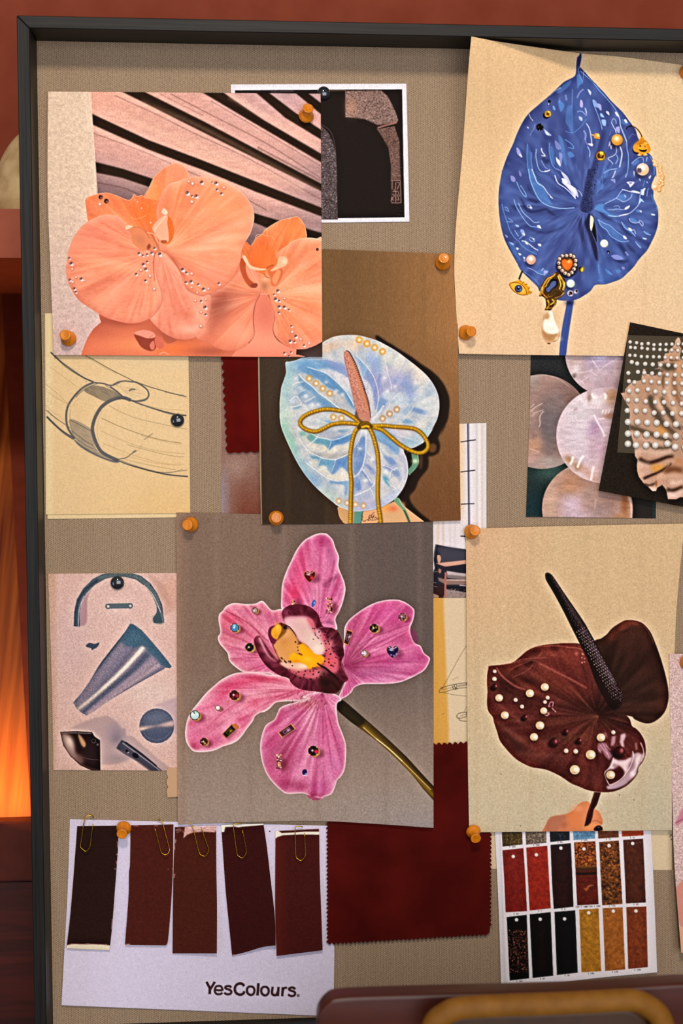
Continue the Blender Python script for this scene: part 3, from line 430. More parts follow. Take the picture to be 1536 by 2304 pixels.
    for f, t, w, col, q in ((a, '600,1560 595,1750 610,1950 645,2095', 1.5, H, .9), (c, '620,0 640,150 700,320 780,470 870,550 1000,600 1150,622 1340,610', 1.8, '7fb0e6', 1), (a, '660,1690 665,1850 690,2000 740,2095', 1.5, H, .9), (c, '670,0 720,130 760,220 850,280 920,380 1000,465', 1.6, W, .9), (a, '740,1640 735,1760 760,1900 800,1980 870,2000 950,1975', 1.6, '9db8e8', .9), (a, '870,1990 910,1990 955,1970', 2.4, 'f0ecf4', .95),
                            (a, '820,1630 835,1690 880,1750 820,1745', 2, 'dcdcf0', .9), (a, '820,1820 870,1920 920,1960', 1.4, V, .9), (a, '950,1550 945,1680 975,1830 1000,1900 1050,1960', 1.8, H, .9), (a, '1050,1950 1130,1990 1200,2060 1230,2095', 1.8, V, .9), (a, '1190,1490 1290,1560 1330,1630 1240,1620', 1.6, H, .9), (a, '1195,1360 1260,1385 1340,1375 1440,1290 1530,1170', 1.6, H, .6), (a, '1380,1060 1450,1050 1530,1120', 1.3, '9fb4e4', .9), (a, '950,800 1050,720 1130,680', 2, 'a8a8dc', .7), (a, '620,1080 650,1150 690,1200', 1, 'e6e6f6', 1), (a, '1310,700 1300,1000', 3, '6d8acc', .5), (a, '1440,320 1400,420 1470,590', 1.6, '8093cc', .8),
                            (a, '640,1430 670,1370 700,1330 720,1250', 1.4, V, .6), (a, '1380,840 1420,760 1480,700', 3, V, .7), (a, '1200,790 1215,880', 4, V, .6), (a, '1110,840 1100,920', 2, V, .5),
                            (b, '40,420 120,490 230,590 330,720 450,850 550,970 620,1080 660,1180 670,1280 720,1400 760,1520 770,1650 790,1750 785,1950 750,2090', 1.3, '86b2ea', .95), (b, '230,870 270,1000 320,1130 360,1250 380,1340', 1.3, '8fb4ea', .9), (b, '600,1100 650,1170 665,1280 700,1380 760,1520', 1.8, W, .6), (b, '525,1230 560,1300 585,1340 600,1400', 1.5, W, .9), (b, '600,1250 590,1190 545,1170 525,1230', 1.4, 'a8b4e4', .9), (b, '600,1600 600,1700 550,1750 470,1790 520,1840 545,1880', 1.4, W, .85), (b, '600,1730 625,1790 590,1880', 1.5, '8fb4ea', .9), (b, '660,1600 688,1700 680,1800 650,1930', 2.4, 'c4cfee', .9), (b, '400,2020 500,1970 610,1950', 1.6, '8fb4ea', .9), (b, '590,1980 560,2060 535,2095', 2.2, W, .8),
                            (b, '130,1240 180,1330 210,1500 215,1600', 2.2, 'b4c0ea', .9), (b, '150,1600 185,1680 180,1770', 1.8, '8fb4ea', .9), (b, '90,1350 120,1420 110,1500', 4, V, .7), (b, '110,1500 150,1580', 2, V, .7), (b, '840,1870 920,1800 990,1770 1025,1800 1025,1870', 1.2, '9fbcec', .9), (b, '1085,1770 1070,1840', 2, '9fbcec', .8), (b, '1130,1760 1190,1880 1195,2050', 2, '6d94d6', .8), (b, '790,1480 850,1410 900,1430', 1, V, .6), (b, '490,1300 510,1360 490,1430', 1.2, '7d8cd0', .8),
                            (c, '1030,100 1080,220 1180,290 1280,380 1360,470', 2, W, .95), (c, '430,200 470,300 530,400 580,440 575,390 540,330 490,260', 1.4, '7aaae4', .95), (c, '200,550 230,680 280,820 330,970 400,1080 470,1140 500,1190 600,1270 750,1340', 1.5, H, .9), (c, '390,480 430,600 500,720 570,820 650,900 730,910 810,935', 1.3, '86b2ea', .95), (c, '460,540 530,680 640,780 710,840 790,835', 1.3, '9fbcec', .9), (c, '250,640 310,670 280,610 245,600', 1.2, '86b2ea', .8), (c, '300,770 370,830 270,830', 1.2, '86b2ea', .8), (c, '600,570 640,570 670,620 610,600 595,580', 1.1, 'a8c0ee', .9), (c, '400,960 430,1010 460,1060', 1.6, '86b2ea', .8), (c, '470,1105 540,1040', 1.6, '86b2ea', .8), (c, '640,1070 700,1100 710,1140 650,1130 630,1100', 1.2, '9fbcec', .9), (c, '510,1130 570,1140 640,1190 700,1240 770,1280', 2, W, .85), (c, '600,1550 700,1590 770,1640 880,1670', 1.3, 'a0b4e8', .8), (c, '520,1600 600,1650 680,1710 740,1760 790,1820', 1.3, '6d94d6', .8), (c, '820,1600 855,1560', 2, W, .6),
                            (c, '800,420 860,470 960,540', .9, '6d94d6', .5), (c, '840,400 900,480 980,520', .9, '6d94d6', .5), (c, '1390,330 1430,370 1465,440', 1.3, W, .8),
                            (d, '420,550 500,510 600,460 650,390 700,330', 1.4, '9fbcec', .9), (d, '690,320 760,340 830,360 960,380', 1.6, 'dcdff4', .9), (d, '600,460 660,490 720,515 820,460 850,390', 1.4, 'a8b8ea', .9), (d, '470,730 560,745 640,740 790,705 880,640 950,560 970,450 990,350 1050,305', 1.6, 'a0bcee', .95), (d, '640,740 720,720 790,705', 2, 'e6e6f8', .9), (d, '460,640 540,645 600,630 700,640 760,630', 1.4, '9fbcec', .9), (d, '560,590 630,580 660,620', 2, V, .7), (d, '1150,390 1170,470 1220,560 1240,640', 1.5, H, .8), (d, '1080,430 1090,350 1110,300', 1.2, '9fbcec', .8), (d, '1050,180 1020,280', 1.5, H, .8), (d, '370,110 390,200 370,330', 1.2, H, .6), (d, '400,0 430,60 420,140', 1.2, H, .6), (d, '750,80 740,140', 1, W, .6),
                            (d, '310,790 370,900 450,960 510,1050 620,1120 700,1145 800,1130', 1.5, '7aaae4', .95), (d, '320,800 400,850 500,890 600,980 700,1050 760,1095', 1.3, '86b2ea', .9), (d, '680,830 740,930 830,980 900,1060', 1.3, '9fbcec', .9), (d, '830,970 880,960 905,1020', 1.2, W, .9), (d, '800,780 830,830 900,850 960,840 1010,900 1020,850 970,810 950,850', 1.3, 'b8c4ee', .9), (d, '1030,980 1080,1020 1140,1040', 1.2, W, .7), (d, '900,1140 940,1200 985,1240', 1.2, W, .6), (d, '320,1500 330,1640', 1.6, H, .8), (d, '470,1600 520,1650', 1.5, H, .6), (d, '740,1300 790,1360', 4, V, .6), (d, '530,1130 540,1200', 1, W, 0)):
        A.line(f(t), w, col, q, .5)
    for f, t, col, q in ((a, '1050,1770 1065,1850 1120,1915 1110,1830 1080,1800', 'e6e4f2', .9), (a, '430,1620 480,1660 515,1775 445,1720', 'a0a0dc', .8), (a, '470,1730 500,1730 520,1775', 'f0ecf4', .8), (a, '860,1330 920,1370 980,1430 900,1420', '9fb4e4', .8), (a, '890,1360 940,1420 900,1410', 'f0ecf4', .9), (a, '1440,870 1475,930 1465,990 1430,970', 'a8a0dc', .8), (a, '1500,990 1530,1040 1530,1110', 'c4c8ee', .8), (a, '1410,1130 1460,1150 1460,1200 1420,1180', 'b8c4ee', .8), (a, '1000,960 1030,980 1040,1030 1005,1020', '7aaade', .7), (a, '590,1290 620,1300 615,1325', 'a8c4ee', .9), (a, '1030,1510 1100,1560 1130,1640 1060,1640', '8d95d2', .6), (a, '1100,1700 1150,1740 1130,1900 1110,1830', '9a9ad4', .7),
                         (b, '230,870 280,890 320,990 250,965', '7fa6e0', .8), (b, '300,930 360,950 365,1040 330,1010', 'a8a8dc', .8), (b, '440,1050 480,1060 490,1110 455,1085', 'e6e4f2', .9), (b, '350,1080 380,1090 410,1145 355,1130', '86bae8', .9), (b, '370,1185 435,1190 430,1280 385,1260', '8fb8e6', .85), (b, '150,700 205,745 190,795', 'b8c4ee', .9), (b, '580,1060 610,1070 645,1135 600,1110', 'f0e8f0', .95), (b, '725,1180 755,1180 775,1230 740,1225', 'f0e0e8', .95), (b, '150,1560 230,1560 220,1600', 'f0dce0', .8), (b, '490,1540 500,1520 510,1570 480,1600', 'f0dce0', .8), (b, '505,1590 530,1590 520,1650', 'f0dce0', .8), (b, '590,1310 650,1290 650,1390 610,1370', 'b8b4e4', .7), (b, '870,1990 890,2010 880,2080', 'f0e8f0', .8), (b, '1110,2080 1150,2060 1120,2095', 'dcdcf4', .8), (b, '40,870 70,900 60,990 30,960', 'b4a4dc', .8),
                         (c, '1130,50 1220,110 1270,200 1290,260 1370,320 1400,450 1330,370 1250,300 1180,250 1140,200 1190,180', 'c8c8ea', .85), (c, '1140,150 1210,170 1230,220 1180,240', 'f4f0f8', .95), (c, '1200,250 1290,260 1360,340 1350,460 1290,370', 'ded8ee', .8), (c, '340,110 400,130 410,200 350,190', '9a98d6', .7), (c, '640,590 670,600 670,625 640,615', 'e6eef8', .9), (c, '750,900 790,885 818,938', 'e6f0f4', .95), (c, '410,875 460,890 465,912 430,905', '9cc0ee', .9), (c, '490,960 540,960 565,1040 525,1045', '8fa6e0', .8), (c, '525,1010 560,1020 555,1050', 'f4e8f4', .9), (c, '765,1180 810,1180 815,1215 780,1210', 'e6f0f4', .95), (c, '425,1235 465,1250 440,1275', 'e6f0f4', .9), (c, '460,1320 505,1340 480,1360', 'e6f0f4', .9), (c, '535,1380 570,1395 550,1420', 'c8d4ee', .9), (c, '245,1030 290,1060 280,1080', 'a8b0e4', .8), (c, '320,1150 380,1170 385,1200 340,1180', '8fb0e6', .8), (c, '560,1140 600,1160 610,1190 575,1175', 'e6f0f4', .9), (c, '860,1600 930,1610 870,1660', 'b0a8e0', .7), (c, '680,1090 710,1095 700,1120', 'f4e8f4', .8), (c, '470,20 510,80 500,120 470,90', '8d8cd0', .6), (c, '540,1430 590,1430 560,1460', 'b0a8e0', .7), (c, '960,430 1005,468 960,445', 'f0ecf4', .9),
                         (d, '765,205 885,208 820,290 800,250', 'd0c4ec', .9), (d, '800,215 850,215 825,240', '6b70b4', .9), (d, '1010,330 1060,300 1040,350 1030,410 990,400', 'd4dcf0', .9), (d, '955,550 980,460 1042,528 1000,510', '9fc4ea', .9), (d, '830,345 880,340 965,365 960,388 880,365', 'e6e0f0', .9), (d, '1110,150 1130,110 1145,105 1130,150', 'e6e0f0', .9), (d, '955,160 975,155 980,195', '9cc4f0', .9), (d, '740,610 812,573 790,620 740,640', 'f4e8ec', .9), (d, '710,1045 750,1065 765,1105 720,1090', 'f4e4e8', .95), (d, '790,925 830,935 850,975 800,960', 'e0dcf4', .9), (d, '965,655 1000,660 990,685', 'f0dcec', .9), (d, '1145,705 1200,710 1205,732 1160,728', 'b0d0f0', .9), (d, '1010,1080 1070,1090 1075,1108 1030,1105', 'a4ccee', .9), (d, '520,1365 620,1350 712,1412 600,1428', '7d88cc', .9), (d, '690,1540 730,1545 725,1580 695,1570', '9484cc', .8), (d, '510,170 580,160 580,230 550,200', '8d95d2', .8), (d, '720,400 760,435 740,450', '9fb4e6', .8), (d, '1070,200 1095,205 1090,225', 'b0c8ee', .8), (d, '980,330 1010,320 1000,360', '8fb4e6', .8)):
        A.fill(f(t), col, q, .55)
    # fold, gap and spadix
    A.fill(d('175,690 195,760 185,880 215,990 260,1100 300,1220 318,1300 318,1440 270,1410 220,1230 160,1030 100,860 130,780'), '2b2740', .85, 1.6); A.fill(d('235,830 262,870 285,1000 292,1150 250,1080 210,975'), '12100f', .95, .6)
    A.line(d('185,780 185,880 215,990 260,1100 300,1210 318,1290'), 1.3, '5b6499', .9); A.fill(d('195,738 225,748 245,790 240,850 212,972 190,930 188,830'), 'e8c79a', 1, .4); A.line(d('0,760 60,1000 110,1300'), 6, '343458', .4, 3); A.line(d('250,650 280,850 300,1100 320,1400 330,1600'), 3, '5b79b8', .5, 1.5)
    sp = b('385,1330 440,1290 500,1300 515,1340 480,1450 460,1600 430,1800 390,1950 330,2090') + d('310,0 300,200 290,350 270,500 240,620 180,680 110,688 40,650 28,560 80,380 110,200 160,0') + b('200,1950 250,1780 310,1600 350,1450')
    A.fill(sp, '475995', 1, .8); A.within(sp); A.fill(b('385,1330 310,1600 200,1950 160,2090 100,2400 20,2700 150,2750 200,2300 300,1900 400,1560 430,1400'), '343863', .75, 4); A.fill(d('160,0 110,200 80,380 30,560 40,640 110,685 240,640 210,400 230,100 280,0'), '2b2c4c', .5, 3)
    rr = random.Random(7)
    for i in range(430):
        t = rr.random()**.8; y = 345+t*130; xc = 1339-t*21; A.dot(xc+rr.uniform(-12, 12), y, rr.uniform(.6, 1.1), rr.choice(['1f1d30', '23233c', '4d5684', '3d4674']), .75, .3)
    A.within(None); A.line(L+L[:1], .9, '3a4274', .5, .5); A.line(b('40,370 130,470 210,560 290,640'), 1.5, '33366a', .8)
    A.fill(a('1432,132 1448,170 1440,260 1425,330 1400,340 1390,300 1385,210 1415,175'), '383a68', .6, .8)
    # jewels photographed on the leaf
    g = lambda f, x, y: f('%f,%f' % (x, y))[0]
    X, Y = g(a, 945, 895); A.dot(X, Y, 3.6, '14121c'); A.dot(X-1.2, Y+5.5, 3.6, '4a5480'); A.dot(X-1.6, Y+6, 1.6, 'b8c0dc')
    X, Y = g(a, 918, 1095); A.dot(X-3, Y+3, 7.6, '120e14', .9, .8); A.dot(X+.3, Y-.8, 7.2, 'c89010'); A.dot(X+1, Y-1, 4, '6a4408'); A.blob(X+2.5, Y-5, 3, 2, 'ffe060', 1); A.blob(X-3, Y+4, 3, 2, 'd8a860', .9); A.blob(X+5, Y, 2, 3, 'f0b020', 1)
    X, Y = g(a, 795, 1300)
    for k in range(9): A.dot(X+6*math.cos(k*.7), Y+6*math.sin(k*.7), 2.6, '17120f')
    A.dot(X, Y, 6, '120e0c'); A.dot(X-3, Y, 1, '7a6a50'); A.dot(X+5, Y-5, 1, 'b0a0a0'); A.dot(X, Y+7, 1, '9a8a9a')
    A.line(b('205,1415 280,1435'), 2.6, 'e8a050', 1); A.fill(b('265,1400 330,1405 340,1480 290,1490 250,1460'), 'd8902c', 1); A.blob(1344, 304, 3, 3, 'ffe0a0', .9); A.line(b('270,1480 320,1490'), 1.2, '4a2c10')
    for f, x, y, r, bs, hi, lo, sh in ((b, 613, 1497, 12.8, 'e0962c', 'ffe8b8', 'b87018', '191830'), (b, 1015, 1962, 14, 'd8b8a0', 'fff4e4', 'd89848', '20203c'), (c, 658, 1427, 10.8, 'd8a084', 'fff0e0', 'b87c5c', '20203c'), (d, 410, 1170, 8.8, 'd8d0bc', 'f0ecdc', 'c4bca4', None), (c, 1280, 1800, 9.2, 'b4ccc0', 'e8f4ec', 'b8d0a8', '20203c')):
        X, Y = g(f, x, y); A.pearl(X, Y, r, bs, hi, lo, sh)
    X, Y = g(b, 965, 1980); A.dot(X, Y, 6, '7a6a84', .8, 1); [A.line([(X-4+k*2, Y-5), (X-5+k*2.4, Y+5)], 1, '2a2638', .8) for k in range(4)]
    X, Y = g(b, 355, 1750); A.dot(X, Y, 11.4, '4a3018'); A.dot(X, Y, 10.4, 'a87020'); A.dot(X, Y, 7.2, '4a2c10'); A.fill(b('345,1685 395,1690 390,1740 345,1735'), 'f8c030'); A.dot(X+.5, Y-.5, 3, 'a86c18'); A.blob(X, Y+7, 6, 2.2, 'f0b828', 1); A.blob(X+8, Y+3, 2, 4, 'c88828', .8)
    # shell charm with a smiling face
    A.line(b('770,1340 765,1310 800,1290 860,1285 920,1320 970,1380 1000,1440 1000,1480'), 2.4, '3a2416', 1, .5); A.line(b('850,1275 900,1300 950,1340 985,1390 1010,1440'), 1.2, 'e89838', .9)
    A.dot(1437, 338, 15, '1c1a34', .8, 1.2, 10)
    A.fill(b('960,1500 980,1460 1020,1455 1040,1490 1090,1540 1130,1610 1140,1660 1110,1700 1075,1710 1060,1745 1030,1750 1010,1725 985,1750 950,1740 950,1700 900,1690 870,1660 865,1610 890,1560 930,1530'), 'e8941c', 1)
    for k in range(11): t = -2.7+k*.235; A.line([(1443+3*math.cos(t), 327+3*math.sin(t)), (1443+19*math.cos(t), 330+16*math.sin(t))], .9, '9a5a10', .75)
    A.fill(b('950,1650 960,1590 1010,1560 1060,1570 1090,1620 1080,1680 1020,1700'), 'f0a42c', .9, 1); A.dot(1440, 328.5, 2.1, '2a1a10', ry=1.7); A.dot(1450.5, 329.5, 1.3, '7a4a14', ry=1.8); A.fill(b('955,1645 1010,1660 1080,1650 1060,1685 1010,1690 970,1670'), '2a180e', 1)
    A.blob(1452, 322, 5, 2.5, 'ffd070', .8); A.blob(1436, 348, 3, 2, 'ffd890', .9); A.blob(1452, 347, 3, 2, 'ffe0a0', .9)
    rr = random.Random(3)
    for k in range(26):
        t = k/25; x = 1473+14*math.sin(t*2.6)+rr.uniform(-5, 5); y = 362+66*t; A.pearl(x, y, rr.uniform(3.2, 4.8), 'e8a860', 'ffe8cc', 'b8742c')
    A.pearl(1472, 421, 7, 'f0b880', 'fff0e4', 'c87c3c')
    # eye charm
    A.line(e('385,345 355,410 330,480'), 4, '2c1c14', 1)
    A.fill(e('172,545 220,520 310,495 340,485 380,515 415,520 420,540 465,550 460,575 500,605 490,640 500,660 538,675 500,710 470,718 400,727 330,715 250,670 200,610'), 'eaa224', 1); A.line(e('176,550 200,610 250,668 330,714 400,726 470,718'), 1.4, '8a5410', .9)
    A.line(e('190,545 260,525 330,540 400,590 440,660 450,710'), 1.3, '7a4a14', .9); A.fill(e('200,555 260,535 330,548 390,590 430,650 430,690 350,700 260,650'), 'f4b83c', .9, .6)
    for t in ('340,490 370,520', '400,515 380,550', '455,548 420,570', '500,605 470,635', '500,660 470,690', '530,678 500,705'): A.line(e(t), 1.2, '7a4a14', .8)
    A.dot(1166, 649.5, 8.6, '1a1a34'); A.dot(1166, 649.5, 7.4, '47558f'); A.dot(1166, 648.5, 3.6, '14142a'); A.blob(1166, 646, 2, 1.6, 'b8c8ec', 1); A.blob(1170, 652, 3, 2, '8094c8', .6)
    # heart brooch
    hx_, hy_ = 1276, 597
    A.dot(hx_-1, hy_+2, 25, '1e1a2e', .8, 1.5, 27)
    A.dot(hx_, hy_, 20, '5a4030', .9)
    for t in '1010,108 1075,105 1140,98 1190,120 1220,182 1215,250 1195,315 1160,370 1110,405 1055,380 1010,340 965,290 955,220 965,155'.split():
        (X, Y), = e(t); A.dot(X, Y, 4.9, '3a2a22'); A.dot(X, Y, 4, 'c09a7c'); A.dot(X+.8, Y-.8, 1.8, 'fff0dc'); A.dot(X-1.2, Y+1, 1.3, '5a3c2c'); A.dot(X+1.2, Y+1.6, 1, 'f0d0b0')
    A.fill(e('990,200 1010,165 1060,155 1095,180 1130,155 1165,175 1180,220 1165,280 1130,320 1105,340 1060,325 1010,270'), '8a3c14', 1, .5); A.fill(e('1000,205 1020,172 1060,165 1095,190 1130,163 1160,185 1170,220 1155,275 1105,328 1060,315 1018,262'), 'e8681c', 1, .6); A.blob(1279, 588, 4, 4, 'ffc070', .9); A.blob(1270, 600, 8, 10, 'f07c2c', .5)
    # moulded gold drop
    A.fill(e('870,400 900,365 960,375 985,420 1050,480 1062,540 1040,640 1045,700 990,760 930,790 910,870 860,920 830,965 770,965 730,960 755,900 740,790 690,745 645,745 665,680 665,600 700,540 750,460 810,430'), '5a3a10', 1)
    gd = e('870,400 900,365 960,375 985,420 1050,480 1062,540 1040,640 1045,700 990,760 930,790 910,870 860,920 830,965 770,965 730,960 755,900 740,790 690,745 645,745 665,680 665,600 700,540 750,460 810,430'); A.within(gd)
    for t, w, cl in (('905,385 860,430 780,470 720,560 680,640 665,735', 3.4, 'd89a24'), ('960,400 1000,480 1040,560 1020,650', 4.6, 'e0a428'), ('940,420 970,500 985,570 960,640', 2.6, 'f4c038'), ('1000,480 1010,560 1000,640', 1.6, '4a2c0c'), ('730,580 700,680 740,740 780,770', 3, 'b87820'), ('850,440 790,510 745,600', 2, 'f0b840'), ('770,760 850,740 900,700', 1.6, 'a87430'), ('1040,690 980,740 900,770', 2.4, 'd0a060'), ('780,800 800,880 760,950', 3, 'f0b420'), ('850,790 880,830 820,880', 2.4, 'ffc828'), ('840,960 900,860 920,800', 2, 'c08020'), ('700,600 690,690', 1.4, 'ffdc60'), ('1050,520 1040,600', 1.6, 'ffd850'), ('880,640 960,640 1020,690', 2, '8a6420'), ('740,945 800,930 850,925', 2, 'c88828')): A.line(e(t), w, cl, .95, .5)
    rr = random.Random(5)
    for k in range(90): x, y = rr.uniform(1212, 1272), rr.uniform(612, 700); A.line([(x, y), (x+rr.uniform(-2, 3), y+rr.uniform(2, 6))], .9, rr.choice(['2a1808', 'ffd860', '3a240a', 'e8b040', '6a4814']), .7)
    A.fill(e('830,640 860,605 920,605 1000,680 990,740 900,770 830,730'), '4a3518', .75, 2); A.within(None)
    A.fill(e('815,500 850,475 920,470 940,500 935,560 900,610 850,630 810,690 770,680 745,640 760,590 790,580'), '1a1624', 1, .6); A.fill(e('830,530 870,505 910,510 905,570 870,605 830,640 800,680 765,670 755,625 800,585'), '48598f', 1, .7)
    # baroque pearl drop, small stones
    A.fill(e('780,985 840,975 875,1000 890,1080 930,1180 970,1270 975,1340 930,1430 860,1465 780,1480 720,1430 685,1330 690,1180 710,1060'), 'd4a67c', 1, .6)
    A.fill(e('790,990 850,980 870,1040 890,1110 930,1200 960,1290 900,1340 800,1330 730,1290 705,1220 720,1120 790,1090 810,1040'), 'f0e4d4', 1, 1.6); A.fill(e('700,1280 760,1330 850,1345 930,1330 900,1400 850,1440 770,1430 720,1380'), 'b88858', .75, 1.6); A.blob(1255, 762, 7, 5, 'f0d4b4', .8); A.blob(1230, 712, 5, 5, 'c89c6c', .8); A.blob(1236, 730, 8, 5, 'fff8f0', .7); A.line(e('860,1465 930,1430 970,1345'), 1.6, 'a87c54', .8); A.dot(1234.5, 773, 4, '6a4024', .9, .5, 1.5)
    A.gem(1308-1, 606, 6.2, '3a2c10', 'e8c020', '5a4410'); A.blob(1309.5, 604, 3, 3, 'f0c818', 1)
    A.dot(1282.7, 660, 6.6, 'd8d0d8'); A.dot(1283, 660.5, 5.2, '4a3038'); A.blob(1284, 664, 2.4, 1.6, 'e8c8c0', 1); A.blob(1279, 659, 1.4, 2, 'c0a8b0', 1); A.dot(1295.5, 656, 5, 'a890a0'); A.dot(1296.5, 655, 2.8, '1e1420'); A.blob(1293, 657, 2, 2, 'fff0f0', 1)
    A.dot(1367.5, 567, 3.6, '2a2c4c'); A.blob(1367.5, 568.5, 1.2, 1.2, 'd8e4f8', 1)
    ALL['blue'] = A
def art_taupe():
    A = Art(574, 552, 1044, 1188, '735537'); full = (slice(0, A.h), slice(0, A.w))
    F = lambda t: P(610, 740, 6.982, t); G = lambda t: P(800, 740, 6.4, t); H = lambda t: P(610, 940, 6.982, t); I = lambda t: P(800, 940, 6.4, t)
    A.put(np.clip((A.X-800)/230, 0, 1)*np.clip(1.25-(A.Y-560)/700, 0, 1), full, 'a8774a', .8); A.put(np.clip((A.Y-760)/400, 0, 1), full, '6b4429', .75); A.put(np.clip((720-A.X)/90, 0, 1)*np.clip((A.Y-700)/90, 0, 1), full, '41342a', .95); A.put(np.clip((A.Y-900)/120, 0, 1)*np.clip((850-A.X)/120, 0, 1), full, '3a2d23', 1)
    A.tex(.05, 2, 41, .5, 3).tex(.05, 1.4, 42); [A.line([(600+k*44, 540), (603+k*44, 1200)], 8, '8a6a44' if k % 2 else '54402a', .10, 4) for k in range(10)]
    A.line([(581, 800), (587, 1180)], 5, 'a08868', .8, .6)
    # cast dark shape behind the leaf
    sh = G('300,180 480,205 620,290 800,400 950,510 1100,610 1230,740 1310,880 1350,1020 1345,1180 1320,1320 1260,1440 1230,1536') + I('1300,90 1230,200 1190,290 1215,400 1190,500 1110,550 1050,560 1050,650 1030,740 950,840 900,920 850,1040 780,1120 790,1200 850,1290 940,1380 1080,1490 1060,1530 400,1530 300,1000 700,400 1000,200')
    A.fill(sh, '261c17', .97, 1.6); A.fill(I('1050,400 1110,370 1160,400 1150,480 1080,500 1050,450'), '6b462b', .9, 1.5); A.fill(I('920,540 960,540 965,640 950,720 920,740 910,640'), '54382a', .85, 1.5)
    # card and ribbons under the leaf
    A.fill(H('1060,1395 1050,1470 1070,1560 1110,1620 1150,1660 1290,1700 1290,1400'), 'c99a66', 1); A.fill(I('100,1350 330,1310 560,1200 620,1160 720,1290 990,1500 1000,1540 60,1540'), 'e0a676', 1, .5, False); A.fill(I('400,1300 500,1240 640,1290 700,1400 600,1500 400,1520'), 'd4a878', .8, 3)
    A.blob(868, 1142, 12, 8, 'f2a044', .8); A.blob(884, 1144, 10, 6, 'e8694a', .8); A.blob(905, 1135, 6, 6, 'f09058', .7)
    A.line(I('560,1185 640,1240 700,1330 740,1420 775,1510'), 6, '5b8a64', 1, .6); A.fill(I('550,1190 610,1150 700,1290 690,1330'), '6b9c78', 1); A.line(I('690,1330 740,1420 775,1510'), 2, '2f4a38', .9); A.line(I('620,1160 700,1290 1000,1510'), 1.4, 'f4cda0', .6)
    A.fill(H('1310,1460 1440,1470 1400,1700 1295,1700'), '5a9484', 1, .5, False); A.line(H('1440,1470 1400,1700'), 1, '1c1a18'); A.fill(I('0,1350 100,1355 60,1540 -20,1540'), '5a9484', 1, .5, False)
    for t in ('90,1440 100,1480 130,1490 150,1470', '160,1475 175,1465 185,1480 205,1470', '190,1410 185,1470', '190,1415 220,1400 225,1430 195,1440 230,1480', '270,1360 230,1400 235,1440 265,1400 240,1470 270,1475', '270,1450 285,1430 300,1450 290,1470 270,1465', '310,1440 320,1465 345,1435 335,1500 310,1505', '80,1400 110,1440'): A.line(I(t), 1.1, '3a1c1c', .9)
    A.line(I('735,500 800,460 860,470'), 2, '53706a', .6); A.fill(I('810,500 890,515 905,560 900,650 860,730 800,790 765,825 755,750 800,690 820,620 805,560'), '5f8f70', 1); A.blob(933, 1037, 7, 5, 'cdd8b0', .9); A.line(I('890,520 903,650 860,730 770,825'), 1.2, 'a0c4a0', .7)
    L = F('740,300 815,210 900,160 1000,120 1150,98 1350,100 1510,135') + G('150,120 300,165 430,230 600,330 760,450 900,560 1030,680 1130,820 1190,970 1203,1130 1170,1300 1090,1460') + I('1130,130 1040,270 980,350 880,410 800,440 690,460 730,580 752,700 750,820 720,930 660,1050 560,1170 440,1250 300,1310 120,1342') + H('1330,1470 1290,1467 1200,1447 1060,1395 950,1310 830,1210 700,1090 560,930 430,740 330,550 230,330 160,150 135,0') + F('133,1300 135,1150 150,1000 160,920 200,800 235,680 225,530 300,515 400,490 480,455 600,435')
    A.fill(L, 'cbc6c6', 1, .5); A.within(L)
